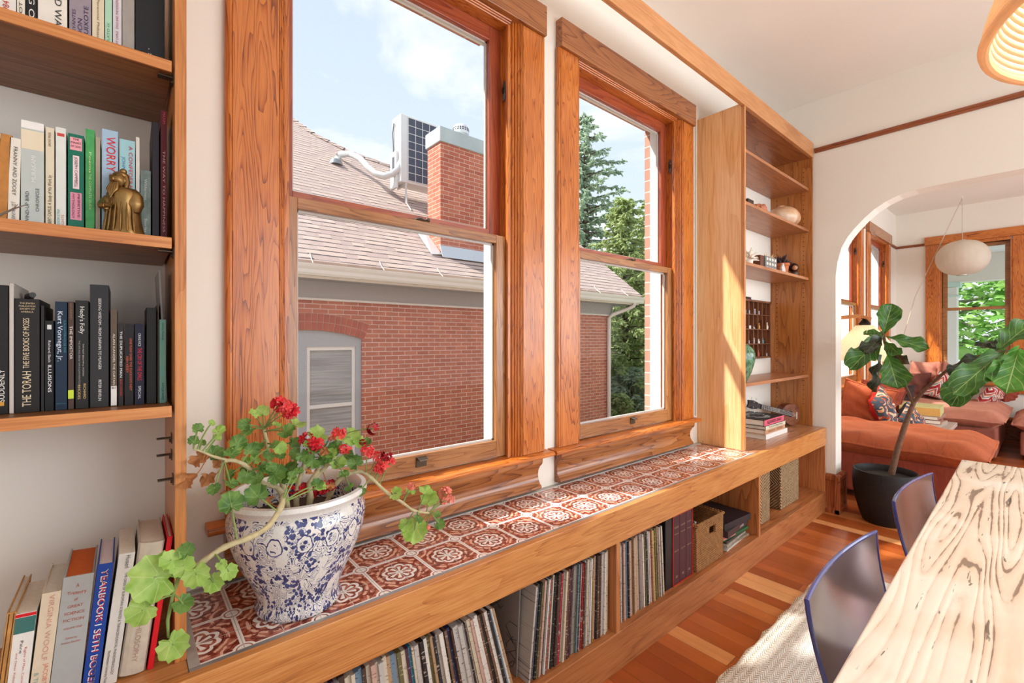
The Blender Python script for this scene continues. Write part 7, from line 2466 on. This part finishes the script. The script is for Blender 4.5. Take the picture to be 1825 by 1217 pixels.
# segmental arch of soldier bricks over the window
m = MB()
xc_ = (WX0 + WX1) / 2; hw = (WX1 - WX0) / 2 + .03
rise = .13
Rr = (hw * hw + rise * rise) / (2 * rise)
zc0 = 1.30 + rise - Rr
a_max = math.asin(hw / Rr)
for ring in range(2):
    r0 = Rr + ring * .118; r1 = r0 + .111
    nb = 21
    for k in range(nb):
        a0 = -a_max + 2 * a_max * (k + .06) / nb; a1_ = -a_max + 2 * a_max * (k + .94) / nb
        poly = [(xc_ + r0 * sin(a0), zc0 + r0 * cos(a0)), (xc_ + r0 * sin(a1_), zc0 + r0 * cos(a1_)), (xc_ + r1 * sin(a1_), zc0 + r1 * cos(a1_)), (xc_ + r1 * sin(a0), zc0 + r1 * cos(a0))]
        m.prism(poly, 'y', HY - .018, HY + .02)
m.build('brick_arch', plain((176, 96, 70), .85, 0, .2, 6), nh)
m = MB()
arcp = [(xc_ + (Rr + .235) * sin(-a_max + 2 * a_max * k / 16), zc0 + (Rr + .235) * cos(-a_max + 2 * a_max * k / 16)) for k in range(17)]
arci = [(xc_ + (Rr - .002) * sin(-a_max + 2 * a_max * k / 16), zc0 + (Rr - .002) * cos(-a_max + 2 * a_max * k / 16)) for k in range(16, -1, -1)]
m.prism(arcp + arci, 'y', HY - .010, HY + .24)
m.build('arch_mortar', plain((206, 178, 158), .9), nh)
# its window: grey frame, white sashes, blind
wf = MB()
GREY = plain((176, 178, 178), .6)
ytop = [(WX0, 1.30)] + [(xc_ + (Rr - .004) * sin(-a_max * .965 + 2 * a_max * .965 * k / 12), zc0 + (Rr - .004) * cos(-a_max * .965 + 2 * a_max * .965 * k / 12)) for k in range(13)] + [(WX1, 1.30)]
inner = [(WX1, 1.20), (WX0, 1.20)]
wf.prism(ytop + inner, 'y', HY + .03, HY + .11)
wf.box(WX0, WX0 + .06, HY + .03, HY + .11, -.62, 1.20); wf.box(WX1 - .085, WX1, HY + .03, HY + .11, -.62, 1.20)
wf.box(1.70, 1.875, HY + .03, HY + .11, -.62, 1.20); wf.box(WX0, WX1, HY - .03, HY + .11, -.68, -.60)
wfo = wf.build('window', GREY, nh)
for a, b in ((WX0 + .06, 1.70), (1.875, WX1 - .085)):
    m = MB()
    for (c_, d, e, f) in ((a, a + .045, -.60, 1.20), (b - .045, b, -.60, 1.20), (a + .045, b - .045, 1.15, 1.20), (a + .045, b - .045, .345, .395), (a + .045, b - .045, -.60, -.52)):
        m.box(c_, d, HY + .05, HY + .10, e, f)
    m.build('sash', plain((236, 232, 222), .5), wfo)
    m = MB(); m.box(a + .03, b - .03, HY + .072, HY + .076, -.55, 1.17)
    pg, N, L, B = newmat('reflective_pane')
    B.inputs['Base Color'].default_value = (*srgb(128, 136, 132), 1); B.inputs['Roughness'].default_value = .06; B.inputs['Coat Weight'].default_value = .8
    tcg = node(N, 'ShaderNodeTexCoord'); mpg = node(N, 'ShaderNodeMapping'); mpg.inputs['Scale'].default_value = (1.5, 1, 34); L.new(tcg.outputs['Object'], mpg.inputs[0])
    ng = node(N, 'ShaderNodeTexNoise'); ng.inputs['Scale'].default_value = 1; L.new(mpg.outputs[0], ng.inputs['Vector'])
    rg_ = ramp(N, [(.35, srgb(140, 146, 144)), (.65, srgb(172, 176, 172))]); L.new(ng.outputs['Fac'], rg_.inputs[0]); L.new(rg_.outputs[0], B.inputs['Base Color'])
    m.build('pane', pg, wfo)
    m = MB(); m.box(a, b, HY + .115, HY + .12, -.6, 1.2); m.build('blind', plain((190, 190, 186), .8), wfo)
# frieze, soffit, fascia and gutter
CRM_ = plain((226, 218, 204), .5)
GRY2 = plain((172, 166, 160), .6)
m = MB(); m.box(-6.0, XE + .02, HY - .03, HY + .02, 1.86, 2.10); m.box(XE, XE + .05, HY - .03, 16, 1.86, 2.10); m.build('frieze', GRY2, nh)
m = MB(); m.box(-6.0, XE + .03, HY - .05, HY - .03, 1.835, 1.865); m.build('frieze_moulding', CRM_, nh)
m = MB(); m.box(-6.0, 9.05, RY + .06, HY - .02, 2.10, 2.125); m.box(XE, 9.05, HY - .02, 16, 2.10, 2.125); m.build('soffit', GRY2, nh)
m = MB(); m.box(-6.0, 9.03, RY + .04, RY + .06, 2.09, 2.26); m.build('fascia', CRM_, nh)
m = MB()
gp_ = [(RY + .04, 2.12), (RY - .03, 2.12), (RY - .05, 2.15), (RY - .055, 2.19), (RY - .075, 2.22), (RY - .085, 2.25), (RY - .085, 2.262), (RY - .072, 2.262), (RY - .070, 2.245), (RY + .03, 2.235), (RY + .04, 2.235)]
m.prism(gp_, 'x', -6.0, 9.10)
m.build('gutter', plain((232, 226, 212), .4), nh)
m = MB()
for k in range(12):
    x = -2 + k * .95
    m.tube([(x, RY - .08, 2.266), (x + .01, RY + .03, 2.34), (x + .02, RY + .12, 2.42)], .006, 5)
m.build('gutter_strap', CRM_, nh)
m = MB()
dx_ = 8.33
m.tube([(dx_ + .45, RY - .02, 2.14), (dx_ + .45, RY + .0, 2.06), (dx_ + .38, RY + .10, 2.0), (dx_ + .06, HY - .12, 1.86), (dx_, HY - .07, 1.78), (dx_, HY - .07, GZ)], .042, 10)
m.build('downspout', plain((226, 216, 202), .45), nh, smooth=True, angle=40)
# roof
def shingles():
    m, N, L, B = newmat('asphalt_shingles')
    tc = node(N, 'ShaderNodeTexCoord'); sp = node(N, 'ShaderNodeSeparateXYZ'); L.new(tc.outputs['Object'], sp.inputs[0])
    s = mth(N, L, 'MULTIPLY', sp.outputs[2], sqrt(1 + 1 / RT ** 2))
    row_ = mth(N, L, 'MULTIPLY', s, 1 / .128)
    ir = mth(N, L, 'FLOOR', row_); frr = mth(N, L, 'FRACT', row_)
    wn = node(N, 'ShaderNodeTexWhiteNoise', noise_dimensions='1D'); L.new(ir, wn.inputs['W'])
    xt = mth(N, L, 'ADD', mth(N, L, 'MULTIPLY', mth(N, L, 'ADD', sp.outputs[0], mth(N, L, 'MULTIPLY', sp.outputs[1], .0)), 1 / .17), mth(N, L, 'MULTIPLY', wn.outputs['Value'], 9))
    ix = mth(N, L, 'FLOOR', xt)
    cb = node(N, 'ShaderNodeCombineXYZ'); L.new(ix, cb.inputs[0]); L.new(ir, cb.inputs[1])
    w2 = node(N, 'ShaderNodeTexWhiteNoise', noise_dimensions='2D'); L.new(cb.outputs[0], w2.inputs['Vector'])
    rp = ramp(N, [(.0, srgb(178, 156, 146)), (.3, srgb(186, 164, 152)), (.6, srgb(192, 170, 156)), (1.0, srgb(202, 180, 164))]); L.new(w2.outputs['Value'], rp.inputs[0])
    no = node(N, 'ShaderNodeTexNoise'); no.inputs['Scale'].default_value = 120; L.new(tc.outputs['Object'], no.inputs['Vector'])
    # butt edge: a dark, slightly uneven line where the tab is thick
    thk = mth(N, L, 'MULTIPLY_ADD', w2.outputs['Value'], .20, .06)
    ln_ = mth(N, L, 'LESS_THAN', frr, thk)
    mx = node(N, 'ShaderNodeMix', data_type='RGBA'); L.new(mth(N, L, 'MULTIPLY', ln_, .95), mx.inputs['Factor']); L.new(rp.outputs[0], mx.inputs['A']); mx.inputs['B'].default_value = (*srgb(70, 60, 62), 1)
    m2 = node(N, 'ShaderNodeMix', data_type='RGBA', blend_type='MULTIPLY'); m2.inputs['Factor'].default_value = .5
    r2 = ramp(N, [(.3, (.75, .75, .75)), (.7, (1.1, 1.1, 1.1))]); L.new(no.outputs['Fac'], r2.inputs[0]); L.new(mx.outputs['Result'], m2.inputs['A']); L.new(r2.outputs[0], m2.inputs['B'])
    L.new(m2.outputs['Result'], B.inputs['Base Color']); B.inputs['Roughness'].default_value = .95
    bp = node(N, 'ShaderNodeBump'); bp.inputs['Strength'].default_value = .6; bp.inputs['Distance'].default_value = .01
    L.new(mth(N, L, 'SUBTRACT', 1.0, frr), bp.inputs['Height']); L.new(bp.outputs[0], B.inputs['Normal'])
    return m
SHG = shingles()
sil = [on_roof(*q) for q in ((517, 209), (560, 239), (615, 267), (650, 281), (698, 297), (740, 316))]
ridge_end = Vector((5.55, 9.45, RZ + RT * (9.45 - RY)))
hip = [ridge_end, Vector((9.05, 7.98, RZ + RT * (7.98 - RY))), Vector((9.10, RY, RZ))]
top_left = [Vector((-6.0, RY, RZ)), Vector((-6.0, 14.0, RZ + RT * (14 - RY))), Vector((1.6, 14.0, RZ + RT * (14 - RY)))]
front = top_left + sil + hip
m = MB()
th_ = Vector((0, .10, -.125)) * .6
n = len(front)
vs = [p for p in front] + [p + th_ for p in front]
m.add(vs, [tuple(range(n))] + [(i, (i + 1) % n, n + (i + 1) % n, n + i) for i in range(n)])
# slopes falling away behind the hips
chain = front[2:-1]
back = [p + Vector((1.6, 3.5, -2.6)) for p in chain]
nb_ = len(chain)
m.add(chain + back, [(i, i + 1, nb_ + i + 1, nb_ + i) for i in range(nb_ - 1)])
m.build('roof', SHG, nh, merge=False)
m = MB()
for i in range(len(chain) - 1):
    a, b = chain[i], chain[i + 1]
    L_ = (b - a).length; k_ = max(1, int(L_ / .28))
    for q in range(k_):
        p0 = a.lerp(b, q / k_); p1 = a.lerp(b, (q + .96) / k_)
        nrm_ = Vector((0, -RT, 1)).normalized()
        s_ = (b - a).normalized().cross(nrm_).normalized() * .10
        lift = nrm_ * .035
        m.add([p0 + s_ + nrm_ * .004, p1 + s_ + nrm_ * .012, p1 + lift, p0 + lift * .6, p1 - s_ * .8 - nrm_ * .02, p0 - s_ * .8 - nrm_ * .02], [(0, 1, 2, 3), (3, 2, 4, 5)])
m.build('ridge_caps', SHG, nh, merge=False, solid=.012)
# chimney
m = MB()
cy0 = 6.59
cx0_, cx1_, cy1_ = 4.02, 5.35, 7.02
m.box(cx0_, cx1_, cy0, cy1_, 2.4, 4.66)
ch = m.build('chimney', brick_mat('chimney_brick', (204, 124, 94), (184, 98, 74), (226, 196, 176), .212, .0700, .0045, ('xy', 'z'), .5), nh)
m = MB(); m.box(cx0_ - .03, cx1_ + .03, cy0 - .03, cy1_ + .03, 4.62, 4.87)
m.build('chimney_cap', plain((178, 190, 188), .6, 0, .15, 3), ch, bevel=.01)
vp_ = P(820, 233, y=6.85)
m = MB(); m.lathe([(.10, 0), (.10, .10), (.15, .10), (.15, .13), (.14, .22), (.11, .26), (.0, .275)], (vp_.x, 6.83, 4.87), 24)
m.build('flue_vent', plain((226, 226, 224), .4, .3), ch, smooth=True)
m = MB()
for k in range(20):
    for j in range(2):
        a = 2 * pi * k / 20
        m.box(-.011, .011, -.004, .004, .145 + j * .035, .168 + j * .035, M=Matrix.Translation((vp_.x, 6.83, 4.87)) @ Matrix.Rotation(a, 4, 'Z') @ Matrix.Translation((0, -.146 + j * .003, 0)))
m.build('flue_slots', plain((70, 70, 70), .6), ch)
m = MB()
zf = RZ + RT * (cy0 - RY)
m.add([Vector((cx0_ - .02, cy0 - .10, zf - .05)), Vector((cx1_, cy0 - .10, zf - .05)), Vector((cx1_, cy0 - .008, zf + .16)), Vector((cx0_ - .02, cy0 - .008, zf + .16))], [(0, 1, 2, 3)])
m.add([Vector((cx0_ - .20, cy0 - .05, zf - .02)), Vector((cx0_ - .01, cy0 - .05, zf + .0)), Vector((cx0_ - .01, cy1_ + .1, zf + RT * .5 + .12)), Vector((cx0_ - .16, cy1_ + .1, zf + RT * .5 + .06))], [(0, 1, 2, 3)])
m.build('flashing', plain((206, 212, 212), .4, .4), ch, solid=.01)

# air conditioner on a bracket on the roof
ay = 8.10
ax0, ax1 = 4.05, 5.02
az0, az1 = 4.36, 5.68
ac = thing('air_conditioner', (4.5, 8.3, 3.95), 'white outdoor air-conditioning unit with dark coil grille standing on the roof behind the brick chimney', 'air conditioner')
WPL = plain((226, 226, 222), .4)
m = MB(); m.box(ax0, ax1, ay, ay + .38, az0, az1); m.build('casing', WPL, ac, bevel=.015, seg=3)
m = MB(); m.box(ax0 + .155, ax1 - .03, ay - .006, ay - .001, az0 + .05, az1 - .04); go = m.build('coil', plain((78, 82, 96), .5, .3, .1, 60), ac)
m = MB()
for k in range(9):
    zz = az0 + .05 + (az1 - az0 - .09) * k / 8
    m.box(ax0 + .155, ax1 - .03, ay - .014, ay - .0065, zz - .005, zz + .005)
for k in range(6):
    xx = ax0 + .155 + (ax1 - ax0 - .185) * k / 5
    m.box(xx - .005, xx + .005, ay - .013, ay - .0065, az0 + .05, az1 - .04)
m.build('guard_wires', WPL, go)
m = MB(); m.box(ax0 - .05, ax0 - .001, ay + .10, ay + .36, az0 - .10, az0 + .62); m.build('service_cover', WPL, ac, bevel=.01)
m = MB(); m.box(ax0 - .053, ax0 - .0505, ay + .17, ay + .27, az0 + .22, az0 + .52); m.build('vent_slot', plain((90, 92, 96), .6), ac)
m = MB(); m.tube([(ax0 - .02, ay + .25, az1 - .12), (ax0 - .03, ay + .28, az1 - .3), (ax0 - .02, ay + .27, az0 + .6)], .014, 8); m.build('pipe', plain((110, 112, 116), .5), ac)
m = MB()
def rz(y): return RZ + RT * (y - RY)
for x in (ax0 + .12, ax1 - .1):
    m.box(x - .02, x + .02, ay + .0, ay + .40, az0 - .045, az0 - .003)
    m.tube([(x, ay + .02, az0 - .04), (x, ay + .02, rz(ay + .02) + .01)], .018, 6)
    m.tube([(x, ay + .03, az0 - .05), (x, ay - .22 + .2, rz(ay) + .02), (x, ay - .2, rz(ay - .2) + .01)], .014, 6)
m.build('bracket', plain((214, 212, 206), .4, .3), ac)
m = MB(); m.box(ax0 + .2, ax0 + .3, ay - .0085, ay - .0065, az0 + .0, az0 + .04)
cpts = [P(600, 292, d=9.6), P(601, 282, d=9.5), P(607, 275, d=9.35), P(624, 274, d=9.2), P(642, 283, d=9.05), P(655, 298, d=8.95), P(668, 309, d=8.9), P(685, 314, d=8.85), P(700, 310, d=8.85), P(711, 300, d=8.85), P(715, 288, d=8.9)]
base_c = on_roof(601, 287)
cpts = [base_c + (p - cpts[0]) * (1.0) for p in cpts] if False else [on_roof(600, 291)] + [p for p in cpts[1:]]
m = MB(); m.tube(cpts, .062, 12); m.build('conduit', plain((214, 216, 214), .35, .2, .15, 12), ac, smooth=True)
m = MB(); m.lathe([(.13, -.03), (.10, .04), (.07, .08)], on_roof(598, 291), 18); m.build('roof_flashing', plain((150, 152, 152), .4, .6), ac, smooth=True)

# ---------------------------------------------------------------- ground and planting
m = MB(); m.box(-12, 60, 1.76, 70, GZ - .2, GZ - .001)
gm, N, L, B = newmat('gravel_and_grass')
tc = node(N, 'ShaderNodeTexCoord'); no = node(N, 'ShaderNodeTexNoise'); no.inputs['Scale'].default_value = .5; no.inputs['Detail'].default_value = 6; L.new(tc.outputs['Object'], no.inputs['Vector'])
rp = ramp(N, [(.35, srgb(96, 116, 70)), (.5, srgb(150, 146, 130)), (.6, srgb(206, 200, 194))]); L.new(no.outputs['Fac'], rp.inputs[0]); L.new(rp.outputs[0], B.inputs['Base Color']); B.inputs['Roughness'].default_value = .95
m.build('ground', gm, org=(0, 0, GZ), kind='structure')

def tuft(m, p, d, L_, rnd_, w=.02):
    """one needle tuft: a few narrow crossed blades along a twig"""
    d = d.normalized(); s = d.cross(Vector((rnd_.uniform(-1, 1), rnd_.uniform(-1, 1), rnd_.uniform(-1, 1))))
    if s.length < 1e-3: return
    s.normalize(); q = d.cross(s)
    for k in range(2):
        t = s if k == 0 else q
        m.add([p - t * w * .4, p + d * L_ * .45 - t * w, p + d * L_, p + d * L_ * .45 + t * w], [(0, 1, 2, 3)])
def spruce(name, base, H_, R_, mats, label, seed, nb=90, tilt=0.0, z0f=.08, dens=1.0, droopf=.35, w=.035, group=None):
    rnd_ = random.Random(seed)
    root = thing(name, base, label, 'tree', group)
    base = Vector(base)
    tr_ = MB(); tr_.tube([base + Vector((0, 0, -.05)), base + Vector((.1, 0, H_ * .5)), base + Vector((.0, 0, H_ * .98))], [H_ * .022, H_ * .014, .02], 8)
    fo = MB()
    br_ = MB()
    for b in range(nb):
        f = (b + rnd_.random()) / nb
        z = H_ * (z0f + (1 - z0f) * f)
        Lb = R_ * (1 - f) ** .75 * rnd_.uniform(.65, 1.1) + .12
        a = b * 2.399 + rnd_.uniform(-.4, .4)
        d = Vector((cos(a), sin(a), 0))
        p = base + Vector((0, 0, z))
        pts = [p]
        ns = max(3, int(Lb / .22))
        for k in range(1, ns + 1):
            t = k / ns
            up = .25 * (1 - t) - droopf * t + (.35 * t * t if f > .5 else .12 * t * t)
            pts.append(pts[-1] + (d + Vector((rnd_.uniform(-.12, .12), rnd_.uniform(-.12, .12), up))) * (Lb / ns))
        br_.tube(pts, [max(.006, .03 * (1 - k / len(pts)) * H_ / 8) for k in range(len(pts))], 4)
        for k in range(1, len(pts)):
            for q in range(int(5 * dens) + 1):
                pp = pts[k - 1].lerp(pts[k], rnd_.random())
                dd = d * .7 + Vector((rnd_.uniform(-.9, .9), rnd_.uniform(-.9, .9), rnd_.uniform(-.9, .25)))
                LL = rnd_.uniform(.14, .30) * (1.1 - .4 * k / len(pts))
                tuft(fo, pp, dd, LL, rnd_, w)
                for e in range(2):
                    tuft(fo, pp + dd.normalized() * LL * rnd_.uniform(.3, .8), dd + Vector((rnd_.uniform(-.8, .8), rnd_.uniform(-.8, .8), rnd_.uniform(-.6, .3))), LL * .6, rnd_, w * .8)
    tr_.build('trunk', plain((96, 80, 68), .9, 0, .2, 10), root, smooth=True)
    br_.build('branches', plain((100, 84, 70), .9), root, merge=False)
    fo.build('foliage', mats, root, merge=False)
SP1 = foliage_mat('spruce_needles', (132, 154, 100), (186, 202, 136), (226, 232, 184), .62)
SP2 = foliage_mat('spruce_needles_blue', (146, 172, 150), (190, 208, 182), (226, 234, 208), .62)
def at(u, v, d, z=GZ):
    p = P(u, v, d=d); p.z = z
    return p
spruce('spruce_tree', at(1042, 500, 19), 11.6, 4.8, SP2, 'tall blue-green spruce whose tip rises at the left edge of the second window', 21, 150, w=.05, dens=1.0)
spruce('spruce_tree', at(1112, 500, 14), 6.6, 2.2, SP1, 'shorter yellow-green spruce standing right behind the brick house corner', 22, 130, w=.04, dens=1.2)
spruce('spruce_tree', at(1160, 500, 17), 7.4, 3.0, SP1, 'drooping green spruce at the right edge of the second window', 23, 110, w=.045)
spruce('spruce_shrub', at(1122, 500, 12.6), 1.45, 1.05, SP2, 'low pale blue spruce shrub on the ground past the house corner', 25, 60, w=.03, z0f=.02, dens=1.0, droopf=.1)
spruce('spruce_shrub', at(1098, 500, 11.6), .85, .6, SP1, 'small dark green shrub left of the pale blue spruce shrub', 26, 40, w=.03, z0f=.02, droopf=.1)

# ---------------------------------------------------------------- porch and maple seen from the front room
pc = P(1692, 600, x=10.7)
pch = thing('porch', (10.7, pc.y, GZ), 'white porch column and beam outside the front-room window', 'porch')
m = MB()
m.box(10.62, 10.86, pc.y - .10, pc.y + .14, GZ, 2.18)
m.build('column', plain((232, 230, 224), .5), pch, bevel=.01)
m = MB(); m.box(10.58, 10.90, pc.y - .14, pc.y + .18, 2.18, 2.26); m.box(10.60, 10.88, pc.y - .12, pc.y + .16, 2.02, 2.05); m.build('capital', plain((196, 222, 212), .5), pch)
m = MB(); m.box(10.60, 10.88, -3.5, 2.6, 2.26, 2.78); m.build('beam', plain((226, 222, 212), .5), pch)
m = MB(); m.box(8.98, 10.60, -3.5, 2.6, 2.70, 2.76); m.build('porch_ceiling', plain((222, 226, 224), .5), pch)
# white side wall portion beyond side windows
def maple(base, H_, R_, seed, label, cz, n=2600, ls=.16):
    rnd_ = random.Random(seed); base = Vector(base)
    root = thing('maple_tree', base, label, 'tree')
    m = MB(); m.tube([base, base + Vector((.1, .1, cz * .6)), base + Vector((-.2, 0, H_ * .8))], [.22, .17, .06], 8)
    tips = []
    for k in range(16):
        a = rnd_.uniform(0, 2 * pi); z = rnd_.uniform(cz * .35, H_ * .8)
        s_ = base + Vector((0, 0, z)); e_ = s_ + Vector((cos(a) * R_ * .85, sin(a) * R_ * .85, rnd_.uniform(-.3, 1.2)))
        mid_ = s_.lerp(e_, .5) + Vector((0, 0, .3))
        m.tube([s_, mid_, e_], [.05, .035, .012], 6); tips += [mid_, e_, s_.lerp(mid_, .5), mid_.lerp(e_, .5)]
    m.build('branches', plain((150, 140, 130), .9, 0, .2, 8), root, smooth=True)
    fo = MB()
    for k in range(n):
        while True:
            q = Vector((rnd_.uniform(-1, 1), rnd_.uniform(-1, 1), rnd_.uniform(-1, 1)))
            if .12 < q.length < 1: break
        p = base + Vector((q.x * R_, q.y * R_, cz + q.z * (H_ - cz)))
        if p.z < GZ + .3: continue
        n_ = Vector((rnd_.uniform(-.7, .7), rnd_.uniform(-.7, .7), 1)).normalized(); u_ = n_.cross(Vector((cos(k), sin(k), .1))).normalized(); v2 = n_.cross(u_)
        s = ls * rnd_.uniform(.6, 1.2)
        pts = []
        for j in range(10):
            a = 2 * pi * j / 10; r = s * (1 if j % 2 == 0 else .55)
            pts.append(p + u_ * cos(a) * r * .5 + v2 * sin(a) * r * .5 + n_ * (-.12 * s if j % 2 == 0 else 0))
        fo.add(pts, [tuple(range(10))])
    fo.build('foliage', foliage_mat('maple_leaves', (92, 150, 58), (140, 190, 92), (196, 224, 146), .45), root, merge=False)
maple((15.2, 1.6, GZ), 5.0, 3.6, 31, 'bright green maple filling the end-wall window behind the porch column', 2.0, 5200, .30)
maple((15.0, -2.5, GZ), 5.4, 3.6, 32, 'bright green maple at the right part of the end-wall window', 2.2, 2600, .30)
maple((12.8, 4.6, GZ), 4.6, 2.2, 33, 'bright green maple seen through the side windows of the front room', 2.0, 2600, .26)
